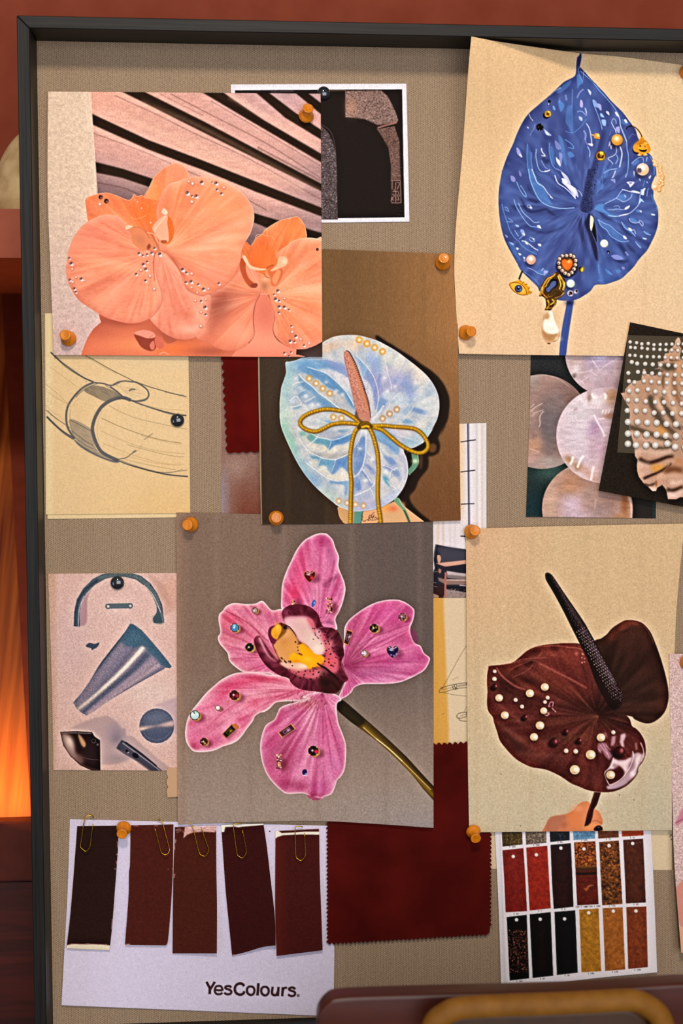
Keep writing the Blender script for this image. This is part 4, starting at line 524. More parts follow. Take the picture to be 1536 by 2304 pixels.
    for x, y, rx, ry, cl, q, an in ((645, 850, 18, 60, '9cc4be', .9, 5), (640, 960, 14, 60, '9cc8a8', .9, -8), (655, 1000, 12, 40, '7ab89a', .8, -20), (675, 1060, 20, 40, '7ab0bc', .9, -35), (700, 1090, 26, 26, '7aa0c4', .9, 0), (740, 1115, 24, 18, 'aac0b0', .8, 30), (700, 830, 40, 20, '5f9ccc', .95, 10), (760, 825, 26, 10, '8a8cc8', .9, 15), (680, 815, 26, 9, '6aa4cc', .9, 0), (770, 850, 36, 10, 'e0d4dc', .9, 25), (690, 880, 20, 30, '6a9ccc', .6, -45), (740, 860, 28, 10, '4f8cc8', .95, 35), (785, 905, 10, 30, '5f9cc8', .9, -25), (730, 890, 30, 14, 'e0d4c4', .9, 40), (680, 905, 20, 18, 'd8d0cc', .7, 20), (650, 930, 16, 20, 'd0d8c4', .7, 0), (720, 905, 26, 9, '4a84c0', .8, 40),
                                    (870, 800, 60, 30, 'e4dccc', .9, 20), (800, 775, 30, 14, 'ecc4a0', .9, 0), (740, 780, 30, 12, 'e8b890', .9, -20), (840, 815, 14, 34, '8fa8dc', .9, -20), (843, 870, 8, 40, '8484c4', .95, -5), (825, 870, 8, 30, 'dccfd8', .9, 0), (880, 860, 26, 30, 'a898d0', .7, 30), (915, 860, 20, 26, '9898d0', .8, 0), (925, 885, 14, 14, '7f92d0', .9, 0), (940, 830, 26, 40, 'f0d4bc', .8, -20), (955, 900, 26, 40, 'dcdcd8', .9, 0), (900, 900, 30, 12, 'c0d0e0', .8, 0), (860, 905, 10, 20, '6a8ccc', .9, 20), (940, 924, 20, 6, '7492cc', .8, 15), (915, 948, 14, 5, '6aa0cc', .9, 10), (955, 950, 30, 12, 'e8dccc', .8, -10), (900, 925, 24, 10, 'b0c8e0', .7, -20), (960, 975, 14, 12, '90bcc8', .8, -40), (920, 995, 30, 12, '9cbccc', .9, -20), (890, 970, 30, 14, 'd8c0c8', .9, 0), (900, 960, 40, 8, 'ecdcd0', .7, 0),
                                    (700, 960, 30, 12, 'd8d4cc', .9, -10), (740, 950, 18, 6, '7aaccc', .8, 20), (730, 975, 34, 8, 'b8b0b8', .8, 0), (700, 980, 12, 10, '5aa894', .8, 0), (690, 985, 10, 14, 'e4d4b4', .8, -30), (725, 993, 22, 7, '5098b8', .95, 10), (765, 988, 22, 9, '4a84c8', 1, -20), (735, 1010, 32, 7, 'ecdfc4', .95, -5), (740, 1022, 34, 7, 'c4b4ac', .9, 0), (715, 1030, 10, 6, '5a9cb8', .9, 30), (740, 1045, 26, 9, '5c9cc4', .95, 10), (770, 1045, 18, 12, '4f80c8', 1, -20), (725, 1058, 14, 8, 'ecd8bc', .9, 30), (755, 1070, 30, 7, 'e8dcd0', .9, 5), (768, 1086, 20, 4, '5c90cc', .95, 0), (765, 1100, 18, 12, 'e0d4d0', .8, 0), (778, 1098, 5, 14, '80a4cc', .9, 0), (800, 1100, 12, 26, '7c9cd0', .9, 8), (812, 1030, 11, 46, '6486c4', 1, 8), (808, 1020, 4, 30, 'b4bcdc', .8, 8), (820, 1110, 20, 24, 'd0c4d8', .8, 0), (850, 1020, 12, 40, 'e4d4d4', .7, 0), (838, 1060, 6, 12, '7080c4', .8, -40), (830, 1085, 6, 14, '7888c8', .8, -30), (845, 1040, 6, 10, '8898cc', .8, -40),
                                    (870, 980, 26, 14, '6a9cd0', .95, 35), (885, 1005, 20, 14, '7094cc', .9, 50), (880, 1040, 16, 7, '6a88c8', .9, 35), (875, 1055, 14, 5, '6a80c4', .8, 15), (893, 1065, 8, 12, '8094cc', .8, -40), (870, 1080, 6, 14, '5a9cc0', .9, -35), (895, 1090, 20, 30, 'dcd0d0', .7, 0), (905, 1020, 10, 40, 'd8c4d0', .8, -10), (912, 1060, 5, 40, 'b4a8c4', .7, 0), (880, 1120, 40, 12, 'b4bcdc', .8, -25), (830, 1140, 40, 10, 'a0a4d4', .8, -5), (790, 1135, 20, 12, 'b4b8d0', .8, 10), (760, 1125, 20, 10, 'b8c8bc', .8, 40), (826, 1128, 20, 10, 'd4bcd0', .6, 0)):
        A.blob(x, y, rx, ry, cl, q, an, 2.6)
    for f, t, c, q in ((F, '430,600 480,560 560,520 680,490 850,490 980,520 1100,580 1190,640 1210,760 1100,700 960,640 820,610 700,620 600,600 520,640 430,650', '5f93c6', .8), (F, '850,490 980,520 1100,580 1190,640 1210,760 1100,690 960,600', '8488c2', .7), (F, '740,630 900,640 1050,720 1160,840 1230,960 1180,980 1060,850 950,760 820,680', 'd9cfd2', .9), (F, '480,660 570,600 700,640 850,700 960,780 1060,870 1170,990 1240,1100 1300,1200 1310,1260 1200,1180 1100,1060 950,940 860,900 760,800 640,760 540,700', '4d84b8', .85),
                       (F, '430,700 540,710 640,780 800,860 900,960 1050,1010 1150,1060 1240,1200 1320,1320 1300,1370 1150,1290 1000,1190 860,1090 740,1000 640,900 520,810', 'c6bcb6', .85), (F, '430,740 520,820 640,910 740,1010 880,1110 1010,1210 1120,1285 1000,1270 850,1240 740,1130 640,1020 520,930 440,820', '5086b6', .8), (F, '380,1060 520,960 690,1060 720,1120 560,1170 480,1180 420,1110', '90a6bc', .6), (F, '340,1250 470,1210 450,1240 350,1260', '4a8cc0', .8), (F, '540,1170 690,1090 640,1150 560,1200', '7a9cc8', .8), (F, '400,890 500,850 510,870 420,900', '5a98c4', .8), (F, '430,1040 550,970 560,990 450,1070', '6a94b8', .7),
                       (H, '630,410 700,350 760,320 850,330 940,355 920,440 900,500 820,420 720,420', '4f93aa', .85), (H, '940,360 1080,330 1200,280 1290,240 1250,340 1150,400 1000,430 900,510', '3f7aba', .95), (H, '560,450 640,400 820,430 890,510 1000,470 1200,430 1230,480 1150,520 900,560 700,500', 'e2d2b8', .9), (H, '600,520 750,560 1000,580 1220,520 1220,560 1100,620 980,650 850,640 740,600', 'b6a799', .9), (H, '590,590 660,600 770,640 750,680 680,660', '4c96ae', .85), (H, '760,680 850,650 1000,670 970,800 930,870 860,760 800,740 730,790', '5a96ba', .85), (H, '1010,670 1100,640 1215,590 1210,860 1100,760 1000,880 930,880', '4a7abf', .9), (H, '730,800 820,750 870,830 930,880 1020,880 1100,780 1200,870 1210,960 1080,990 950,965 830,900', 'e6d7c2', .9), (H, '930,985 1050,1005 1200,1000 1190,1200 1150,1210 1150,1060 930,1030', '6492c2', .85), (H, '1300,480 1380,340 1430,300 1480,320 1490,480 1460,640 1400,800 1310,900 1290,700', '6080ba', .9), (H, '1300,960 1350,920 1400,1050 1400,1130 1300,1080', '6a80c2', .8), (H, '1430,830 1500,900 1536,980 1460,900', '7484c0', .8), (H, '440,230 500,210 560,260 470,290', '4c9c88', .7), (H, '560,290 640,260 700,300 620,370', '4a9a84', .75), (H, '300,130 400,260 440,330 520,420 420,380 320,260', 'dccdb0', .7), (H, '620,680 700,640 740,680 700,780 620,740', 'e6d6bc', .8), (H, '740,240 900,210 1250,200 1180,250 950,340 780,300', 'b0aab2', .7), (H, '1040,200 1120,190 1200,200 1100,230', '4a94ac', .8),
                       (I, '250,190 380,210 500,310 620,420 600,530 480,420 330,340', '5f92c2', .85), (I, '400,540 500,550 580,660 480,640', '6484be', .85), (I, '390,690 470,690 510,740 430,720', '6076b8', .85), (I, '530,740 620,760 630,840 560,830', '7a90c2', .8), (I, '380,850 450,870 500,980 450,960', '4f96b0', .85), (I, '130,660 200,690 240,750 160,720', '6478bc', .8), (I, '80,760 160,800 200,900 120,830', '6a7cc0', .8), (I, '0,850 50,900 70,1030 10,1040', '5a7cc0', .8), (I, '150,540 220,560 260,620', 'a090c4', .7), (I, '60,180 140,170 150,300 130,260', 'e0d8d8', .7), (I, '360,420 420,480 520,560 420,540', 'e4d8d0', .7), (I, '420,780 500,800 480,870', 'e6dcd6', .7), (I, '470,920 520,860 570,900 540,990', 'd8ccc4', .7),
                       (G, '0,400 60,440 180,580 240,680 290,800 320,930 310,1080 290,1180 260,1050 240,900 180,780 120,720 100,690 50,500', '7d8cc6', .85), (G, '0,400 60,440 150,550 120,690 50,500', '88b0d4', .8), (G, '120,760 190,780 240,900 260,1050 250,1200 210,1150 180,950', 'd4ccd0', .85), (G, '330,660 360,640 340,760 310,740', '8a80c2', .8), (G, '300,740 360,780 400,880 390,960 330,960', '8e88c6', .7), (G, '480,720 520,700 640,690 720,740 800,820 830,900 800,1010 740,980 640,900 700,860 580,780', '98a0ce', .6), (G, '330,1030 390,1010 440,1040 380,1120 310,1190', '6a8cc2', .85), (G, '740,1050 820,1020 830,1060 760,1070', '84a0ca', .7), (G, '800,1180 850,1140 950,1180 1010,1230 880,1200', '6e90c4', .8), (G, '670,1340 720,1300 820,1350 720,1360', '6e9ec4', .8), (G, '380,930 420,900 560,920 720,920 740,1000 560,1040 400,1000', 'd0d4d8', .7), (G, '250,500 300,500 270,600 240,600', 'b0a4cc', .6), (G, '440,480 520,560 500,620 460,560', 'b8a8cc', .5)):
        A.fill(f(t), c, q, 1.5)
    for f, t in ((F, '860,830'), (F, '1020,970'), (F, '1120,1030'), (F, '390,770'), (F, '470,940'), (F, '540,1050'), (F, '640,1190'), (F, '730,1190'), (F, '330,1130'), (H, '620,700'), (H, '840,780'), (H, '1120,880'), (H, '1000,500'), (H, '1390,480'), (H, '1490,980'), (G, '410,700'), (G, '450,900'), (G, '860,780'), (G, '560,830'), (I, '430,760'), (I, '230,600'), (I, '120,900')):
        (x, y), = f(t); A.blob(x, y, 4.5, 4, 'f6efe6', .8)
    rr = random.Random(12)
    for cx, cy, sx, sy, n, an in ((690, 880, 26, 60, 26, -50), (740, 890, 40, 20, 16, 40), (745, 1055, 40, 20, 22, 95), (740, 1015, 40, 12, 12, 100), (890, 850, 40, 40, 26, 60), (880, 1070, 24, 40, 22, 40), (835, 1080, 20, 40, 18, 50), (955, 940, 20, 30, 14, 10), (665, 980, 20, 40, 14, -40), (765, 1105, 26, 14, 12, 90)):
        for k in range(n):
            x, y = rr.gauss(cx, sx/2), rr.gauss(cy, sy/2); g = math.radians(an+rr.uniform(-25, 25)); l = rr.uniform(3, 9); A.line([(x-l*math.cos(g), y-l*math.sin(g)), (x+l*math.cos(g), y+l*math.sin(g))], rr.uniform(2, 4.5), rr.choice(['f0e6dc', 'ece4e0', 'f4ece4', '6f9cd0', '86a8d4', 'a8a4d4']), .2, 1.2, 'o')
    A.polar(820, 955, .09, 16, '5f86b4', 'ece8e2', .34, .16, 71).polar(820, 955, .04, 30, '7a94b4', 'ece8e4', .2, .1, 73)
    Wt = 'f2ebe2'
    for f, t, w, q in ((F, '430,700 520,810 640,900 740,1000 880,1100 1020,1210 1120,1280', 1.8, .95), (F, '570,600 700,640 850,690 960,770 1060,860 1170,980 1240,1090 1300,1200', 1.8, .9), (F, '500,1180 560,1260 600,1300', 1.6, .8), (F, '330,900 380,850 500,830', 2, .7), (F, '430,1000 540,950', 1.6, .6), (F, '520,1150 600,1110 690,1060', 1.6, .8), (F, '280,1140 380,1060 440,1110 480,1180', 2, .8), (F, '300,1230 400,1210 480,1190', 2, .8), (G, '0,380 120,500 220,620 280,740 320,900 325,1030 290,1190', 1.6, .8), (G, '430,480 460,640 500,760 520,880', 2, .6), (G, '400,1230 460,1140 500,1060', 1.4, .8), (G, '240,1310 340,1200 400,1100', 4, .7), (G, '660,1340 780,1200 850,1080', 1.6, .6),
                       (H, '600,230 700,290 760,315 850,325 950,352 1080,320 1200,265 1310,210', 1.6, .95), (H, '550,440 640,390 720,310', 1.6, .9), (H, '440,330 500,420 590,530 750,610 870,645 1000,655 1100,620 1225,570', 1.6, .95), (H, '880,520 920,440 945,360', 1.5, .8), (H, '720,800 760,680 770,640', 1.4, .7), (H, '930,880 990,740 1010,660', 1.4, .7), (H, '540,700 700,820 830,920 950,975 1080,995 1210,970', 1.7, .9), (H, '1300,470 1380,340 1430,200', 1.5, .9), (H, '1490,200 1490,500 1470,640 1430,790 1350,900 1290,930', 1.4, .9), (H, '1300,1230 1400,1190 1536,1130', 2, .7), (H, '1430,790 1500,880 1536,950', 1.4, .8), (H, '700,30 850,70 950,120', 1.4, .7),
                       (I, '150,150 145,300 140,480 110,660 30,820', 1.4, .9), (I, '160,480 220,560 270,620', 2, .8), (I, '90,740 160,830 230,940', 2.2, .8), (I, '0,1110 130,1060 240,990 280,930', 1.8, .9), (I, '210,1010 250,1100 270,1180', 1.6, .8), (I, '350,420 370,600 360,780 380,900', 1.8, .7), (I, '370,680 450,700 570,760', 2.2, .8), (I, '450,900 500,970 600,1020', 2, .7), (I, '480,870 520,760 600,720', 1.8, .7), (I, '520,300 620,400 700,520 745,680 745,820 700,960', 2, .6), (I, '500,1060 620,980 680,880', 2, .5)):
        A.line(f(t), w, Wt, q, .55)
    A.tex(.05, 3, 45).tex(.04, 1.5, 46); A.put(np.ones((A.h, A.w), np.float32), full, '9fb4ba', .20); A.rim(L, 'e8ddd0', .5, 1.2); A.within(None)
    for f, x, y, r, cl in [(F, x, y, 8.2, 'd8a040') for x, y in ((1380, 170), (1500, 230))]+[(G, x, y, 8.2, 'dca044') for x, y in ((160, 212), (270, 268), (385, 325))]+[(F, x, y, 7.8, 'c89c5c') for x, y in ((595, 778), (703, 855), (808, 935), (917, 1012), (975, 1385), (1100, 1400))]+[(G, x, y, 7.8, 'bc9068') for x, y in ((385, 1290), (487, 1222), (590, 1160))]+[(H, x, y, 7.4, 'c8a078') for x, y in ((1060, 1305), (1190, 1335), (1320, 1360), (1448, 1380))]:
        (X, Y), = f('%f,%f' % (x, y)); A.dot(X, Y, r, cl, .92, .8); A.dot(X, Y, r*.55, 'e4c08c', .5, 1); A.blob(X, Y, 2.8, 2.8, 'fff2dc', 1)
    # spadix
    sp = F('1140,380 1175,340 1215,355 1260,420 1330,560 1400,750 1470,950 1536,1150') + G('200,1180 215,1290 170,1370 60,1330 -60,1250') + F('1330,1330 1290,1100 1250,900 1200,700 1150,500')
    A.fill(sp, 'c0806c', 1, .5); A.within(sp); A.line(F('1220,440 1330,680 1420,900 1500,1200 1560,1360'), 7, 'd8885c', .8, 3); A.line(F('1150,450 1220,780 1300,1150 1340,1340'), 5, 'a87078', .7, 2)
    rr = random.Random(9)
    for k in range(520):
        t = rr.random(); x0 = 777+t*25; x = x0+rr.uniform(-2, 4+t*22); y = 792+t*140; A.dot(x, y, rr.uniform(.6, 1.2), rr.choice(['f0b090', 'e8a488', 'a05c54', 'f4bca0', '9a5850']), .6, .3)
    A.within(None)
    A.line(F('1175,340 1215,355 1260,420 1330,560 1400,750 1470,950')+G('120,860 170,1000 205,1180 215,1280'), 1.8, '2c2434', .8, .5)
    for k in range(30): t = k/29; x, y = F('1240,390')[0][0]+t*44+3*math.sin(t*3.1), 794+t*128; A.dot(x-1, y, 1.2, '2a2232', .7, .3)
    for k in range(36): t = k/35; A.dot(774+t*27, 800+t*130, 1.2, 'b47c70', .9, .3)
    # gold cord bow
    cords = [F('1400,1480 1300,1400 1150,1310 1000,1275 850,1265 720,1290 600,1330 500,1390 450,1460 460,1536')[:-1]+H('455,60 460,110 520,170 620,210 720,215 830,170 950,110 1100,85 1250,90 1390,110'),
             I('140,130 260,120 400,115 540,130 700,140 840,160 930,210 1000,290 1040,380 1030,450 970,500 880,505 760,460 640,390 520,290 400,190 300,150 180,130'),
             I('180,130 230,210 270,320 300,440 320,560 330,760 320,950 320,1130 330,1280 350,1400 365,1530'), H('1400,130 1320,220 1280,340 1260,450 1245,560 1240,700 1245,850 1260,1000 1255,1200 1250,1400 1245,1690')]
    for p in cords:
        q = crom(p, False, 10); A.line(q, 9.6, '2f2112', .55, 1.4, sm=False); A.line(q, 8.4, '7a5208', 1, .5, sm=False); A.line(q-(.8, .8), 6, 'd09610', 1, .9, sm=False); A.line(q-(1.2, 1.4), 2.6, 'f4c428', .9, .9, sm=False)
        seg = np.hypot(*np.diff(q, axis=0).T); cu = np.concatenate([[0], np.cumsum(seg)])
        for s_ in np.arange(0, cu[-1], 2.6):
            i = min(len(q)-2, int(np.searchsorted(cu, s_))); dx, dy = (q[i+1]-q[i])/(seg[i]+1e-6); x, y = q[i]; A.line([(x-dy*4-dx, y+dx*4-dy), (x+dy*4+dx, y-dx*4+dy)], .9, '6a4404', .6, .3, sm=False)
    A.fill(I('50,80 120,50 190,60 230,100 250,130 190,160 60,165 20,150'), '5c4410', 1, .6); A.line(I('80,140 150,120 200,135'), 5, 'e8b020', 1, .8); A.line(I('60,110 130,70 210,90'), 4, '8a6c14', .8, 1)
    A.fill(F('1310,1340 1340,1290 1380,1400 1440,1450 1400,1470 1330,1400'), '5a4a38', .8, 1)
    ALL['taupe'] = A
def art_pink():
    A = Art(390, 1148, 982, 1868, '80695a'); full = (slice(0, A.h), slice(0, A.w))
    p1 = lambda t: P(400, 1180, 5.12, t); p2 = lambda t: P(680, 1180, 5.12, t); p3 = lambda t: P(400, 1490, 5.12, t); p4 = lambda t: P(680, 1490, 5.12, t); p5 = lambda t: P(580, 1330, 6.982, t)
    A.put(np.clip((A.X-560)/300, 0, 1)*np.clip(1.6-(A.Y-1200)/400, 0, 1), full, '60544f', .95); A.put(np.clip((A.Y-1480)/330, 0, 1), full, '9d8b7e', .9); A.put(np.clip((430-A.X)/40, 0, 1), full, 'a5826a', .6); A.put(np.clip((A.Y-1750)/110, 0, 1)*np.clip((A.X-640)/300, 0, 1), full, '978d8a', .8)
    for k in range(8): A.line([(410+k*76, 1140), (413+k*76, 1500), (411+k*76, 1880)], 9, 'a89488' if k % 2 else '6e5a4e', .14, 4)
    A.tex(.04, 2.5, 51).tex(.05, 1.3, 52)
    st = p4('450,425 500,460 800,720 1000,900 1200,1090 1400,1310 1530,1450 1530,1615 1400,1470 1250,1280 1050,1080 850,900 700,790 560,690 430,580 395,540 400,480')
    A.fill(st, '5a4420', 1, .6, False); A.within(st, False); A.line(p4('450,560 700,740 950,960 1200,1200 1530,1560'), 6, '8a6a18', .9, 2); A.line(p4('520,470 800,720 1000,900 1200,1100 1400,1320 1530,1450'), 8, '382c20', .85, 2.5); A.fill(p4('390,400 520,470 720,660 640,740 420,590'), '282218', .85, 3); A.line(p4('700,750 850,880 1000,1000 1150,1140 1300,1290 1480,1470'), 1.6, 'e0b878', .85, .6); A.line(p4('850,880 1000,1000 1150,1140'), 2, 'f4d8a8', .7, .7); A.within(None)
    ED = 'e8d0c8'
    def petal(L, base, blobs, cx, cy, tips, vc='b03a6a', rimw=4, va=.35, vb=0):
        A.fill(L, base, 1, .5); A.within(L)
        for x, y, rx, ry, cl, q, an in blobs: A.blob(x, y, rx, ry, cl, q, an, 2.2)
        A.polar(cx, cy, .05, 70, vc, 'f4b4c8', .38, .34, len(tips)+int(cx)).polar(cx, cy, .2, 60, vc, 'f0b0c4', .22, .28, len(tips)+int(cy))
        A.veins(cx, cy, tips, 2.4, vc, va, vb, 3, 1.2, 1.2)
        r = random.Random(len(tips)*7)
        for tx, ty in tips:
            for k in range(7):
                t = r.uniform(.3, 1); x, y = cx+(tx-cx)*t+r.uniform(-6, 6), cy+(ty-cy)*t+r.uniform(-6, 6); g = math.atan2(ty-cy, tx-cx); l = r.uniform(4, 12)
                A.line([(x-l*math.cos(g), y-l*math.sin(g)), (x+l*math.cos(g), y+l*math.sin(g))], r.uniform(.8, 2), r.choice([vc, vc, 'f0a8c0']), .22, .8, 'o')
        A.tex(.05, 1.6, 54).tex(.05, 4, 55); A.within(None); A.rim(L, ED, .95, rimw)
    T = p1('1205,985 1192,830 1205,680 1250,540 1310,410 1370,290 1450,190 1536,135') + p2('180,105 245,102 290,115 350,180 380,270 420,370 415,480 450,580 485,670 495,760 470,880 430,990 380,1090 395,1210 250,1250 100,1000 -60,980')
    petal(T, 'd2709a', [(725, 1216, 10, 12, 'a83468', .9, 10), (730, 1215, 16, 10, 'b84a7c', .6, 30), (680, 1230, 20, 20, 'cc6a98', .7, 0), (675, 1290, 22, 60, 'd63f70', .85, 8), (660, 1335, 20, 26, 'e04068', .85, 0), (700, 1260, 16, 30, 'd88aa8', .6, 10), (745, 1250, 8, 30, 'a0608c', .5, -8), (748, 1302, 15, 6, '8a3c60', .85, -35), (735, 1315, 12, 8, '9a4a70', .7, -20), (712, 1330, 12, 30, 'e0a0b4', .8, 0), (755, 1330, 12, 16, 'c45a94', .6, 0), (742, 1400, 16, 6, '8a3c64', .7, 8), (745, 1380, 14, 10, 'c4608c', .6, 0)], 715, 1420, [(665, 1230), (675, 1215), (690, 1205), (725, 1205), (705, 1210), (740, 1225), (752, 1260), (655, 1260), (650, 1300), (758, 1310), (765, 1335)], 'b42c62', 3.4, .4)
    L2 = p1('1215,985 1100,990 1060,970 1000,900 960,880 890,912 780,918 650,905 560,940 520,990 475,1040 470,1120 490,1240 460,1300 480,1370 530,1430 575,1490 600,1580 700,1670 775,1705 900,1715 1060,1720 1200,1755 1340,1500 1250,1150')
    petal(L2, 'd8788e', [(518, 1390, 26, 10, 'd24c6c', .9, 25), (510, 1400, 16, 14, 'd8566c', .8, 0), (560, 1380, 26, 12, 'cc6488', .7, 10), (600, 1390, 20, 14, 'cc6890', .7, 0), (545, 1415, 34, 8, 'c44a6c', .6, 32), (505, 1435, 12, 20, 'dc8a94', .8, 0), (540, 1460, 24, 20, 'd07494', .7, 0), (570, 1490, 34, 14, 'cc5c88', .7, 25), (600, 1500, 20, 14, 'd06090', .6, 0), (575, 1460, 14, 20, 'c0486c', .6, -30), (530, 1440, 18, 10, 'e08a94', .5, 0)], 640, 1480, [(505, 1390), (500, 1405), (498, 1420), (500, 1450), (520, 1475), (540, 1500), (550, 1365), (580, 1362), (530, 1372)], 'b03058', 3.6, .35)
    A.line(p1('540,990 680,1060 780,1120 880,1200 960,1280 1050,1350'), 1.5, '8a2840', .6, .7); A.line(p1('620,1030 780,1110 900,1220 1000,1310'), 4, 'b23c58', .4, 2.4); A.line(p1('900,1060 960,1130 1030,1200'), 2, '9a3a58', .35, 2)
    R = p2('480,1350 485,1200 530,1110 620,1030 740,950 860,895 980,870 1090,868 1180,895 1270,960 1290,1010 1275,1100 1240,1200 1260,1300 1300,1370 1360,1400 1400,1480 1460,1530 1465,1570 1420,1660 1350,1720') + p4('1380,110 1250,180 1100,235 900,250 700,252 600,290 560,350 480,410 420,400 500,180 450,0')
    petal(R, 'c85488', [(830, 1370, 60, 16, 'd05088', .7, -20), (880, 1380, 30, 16, 'd8589c', .7, 0), (800, 1410, 24, 30, 'b84470', .7, 20), (840, 1440, 50, 8, 'd87aa4', .7, -22), (860, 1460, 40, 10, 'dc84a8', .7, -18), (800, 1470, 20, 30, '9c3c5c', .75, 10), (790, 1500, 24, 20, '8c3454', .7, 0), (850, 1510, 60, 12, '9a4478', .8, -8), (900, 1490, 50, 16, 'c45890', .7, -15), (925, 1480, 20, 20, 'd070a0', .6, 0), (930, 1430, 6, 18, '9a3c6c', .8, -15), (912, 1425, 10, 16, 'cc4c80', .6, 0), (870, 1528, 60, 8, 'c07ca8', .6, -8)], 772, 1500, [(820, 1360), (860, 1352), (900, 1355), (925, 1375), (925, 1395), (920, 1410), (915, 1440), (930, 1460), (950, 1480), (960, 1490), (940, 1510), (900, 1530), (860, 1535), (795, 1380)], '8e2450', 2.6, .4, -.03)
    for t in ('640,1400 800,1310 1000,1230 1230,1150', '700,1440 900,1350 1080,1270 1230,1200', '830,1430 1000,1360 1200,1250'): A.line(p2(t), 1.6, '7e2048', .45, .8)
    A.fill(p2('1245,1210 1300,1230 1330,1330 1300,1370 1260,1310'), '8a3460', .7, 1.4)
    LL = p3('1220,160 1040,140 900,115 780,115 650,130 520,190 430,260 330,350 230,470 160,560 110,660 85,790 95,910 150,1000 200,1030 300,1035 420,1015 520,970 640,930 720,870 800,760 860,680 890,620 950,580 1000,570 1060,530 1130,465 1250,450 1380,450 1500,430 1600,400 1560,300 1400,260')
    petal(LL, 'dc7e98', [(545, 1535, 50, 10, 'd63c66', .9, -12), (600, 1528, 50, 8, 'd8506a', .85, 2), (500, 1565, 40, 10, 'dc4c74', .85, -35), (640, 1545, 50, 10, 'e0909c', .8, 5), (570, 1580, 20, 12, 'd84868', .85, -30), (590, 1560, 40, 10, 'e496a4', .8, -10), (520, 1610, 50, 10, 'e8a0b0', .85, -40), (545, 1620, 16, 16, 'd85078', .8, -40), (440, 1650, 18, 26, 'd86a94', .7, 10), (432, 1680, 12, 10, 'b83c60', .85, 0), (470, 1672, 30, 10, 'c85888', .7, -20), (490, 1640, 24, 16, 'd87898', .6, 0), (650, 1520, 30, 8, 'a83c50', .5, 8), (620, 1570, 40, 8, 'd8607c', .7, -5), (455, 1600, 14, 20, 'dc7898', .7, 30)], 690, 1550, [(540, 1522), (500, 1540), (460, 1570), (440, 1600), (425, 1640), (430, 1680), (460, 1690), (500, 1675), (540, 1640), (570, 1600), (600, 1580)], 'b43058', 4.4, .35, .06)
    A.line(p3('700,470 600,520 500,600 400,690 340,760'), 1.4, 'b84a68', .7, .8)
    B = p3('1540,425 1400,450 1200,510 1150,580 1110,660 1020,720 980,800 950,930 955,1070 1000,1240 1080,1370 1180,1470 1260,1515 1400,1510 1480,1520 1536,1580') + p4('100,1580 160,1560 210,1580 250,1550 330,1520 370,1450 400,1360 440,1320 480,1250 500,1130 500,950 460,820 415,700 395,560 400,470 450,430 380,370 200,340 0,400')
    petal(B, 'd07098', [(620, 1640, 16, 50, 'c8487c', .8, 8), (610, 1690, 14, 40, 'b83c6c', .7, 0), (640, 1700, 22, 40, '9c3858', .8, 5), (660, 1660, 14, 50, 'b84c74', .6, 10), (700, 1620, 14, 50, 'e4a4b8', .85, 6), (690, 1680, 12, 40, 'dc90ac', .8, 0), (740, 1640, 20, 40, 'd86c98', .7, 0), (660, 1765, 40, 14, 'a03058', .85, 8), (620, 1750, 24, 24, 'c44c78', .7, 0), (720, 1770, 20, 20, 'b8508c', .6, 0), (750, 1720, 16, 30, 'c868a0', .7, 0), (700, 1790, 30, 8, '9a2c54', .8, 0), (690, 1580, 34, 14, 'c8706c', .7, 0), (740, 1590, 16, 20, 'e08cac', .7, 0), (620, 1600, 14, 24, 'c0446c', .7, 20)], 725, 1560, [(600, 1640), (595, 1680), (600, 1720), (620, 1760), (650, 1780), (680, 1790), (700, 1795), (730, 1780), (750, 1750), (770, 1720), (775, 1690), (765, 1650), (620, 1610), (755, 1620)], 'a42c5c', 3, .4)
    A.fill(p4('50,1530 100,1540 170,1560 230,1570 170,1590 100,1580'), 'a83c64', .8, .6)
    rr = random.Random(21)
    for k in range(160): x, y = rr.gauss(690, 26), rr.gauss(1572, 12); A.line([(x, y), (x-rr.uniform(1, 5), y+rr.uniform(3, 8))], .8, '6a2430', .4, .3)
    # lip
    LP = p5('-60,760 -30,900 40,1050 150,1190 280,1290 370,1335 480,1370 520,1440 620,1520 760,1560 900,1575 1000,1590 1180,1610 1280,1560 1330,1460 1420,1380 1360,1230 1320,1100 1355,1000 1340,870 1310,740 1250,630 1150,575 1040,560 990,500 960,400 900,310 800,240 680,208 560,210 460,240 390,300 375,380 400,460 440,520 350,500 250,545 180,580 160,680 200,800 240,850 300,1000 330,1080 200,950 100,800 20,700')
    A.fill(LP, '6a2436', 1, .6); A.within(LP)
    for x, y, rx, ry, cl, q, an in ((150, 1050, 110, 40, '7a3048', .9, 45), (60, 850, 60, 200, 'a04a62', .8, -25), (100, 1150, 100, 40, '4c1c2c', .8, 40), (1200, 700, 70, 120, '4a1c26', .8, 0), (1280, 900, 50, 200, '401820', .8, 0), (700, 1480, 200, 60, '5c2030', .8, 8), (1150, 1480, 160, 110, '2c1210', .95, 0), (700, 280, 250, 60, '5c1c30', .8, 10), (440, 320, 50, 60, '8c3a5c', .8, 0)):
        A.blob(580+x/6.982, 1330+y/6.982, rx/6.982, ry/6.982, cl, q, an)
    A.within(None)
    A.within(LP); A.polar(700, 1480, .08, 14, '2c0c16', 'b04a5c', .5, .35, 77); A.within(None)
    A.line(p5('20,730 70,840 130,960 200,1050 290,1110'), 5, 'e096a0', .9, 1.6, 1.5); A.line(p5('60,720 160,850 250,990 330,1080'), 6, 'b85a78', .8, 2); A.line(p5('230,840 290,980 340,1080'), 2, '3c1020', .9, .7)
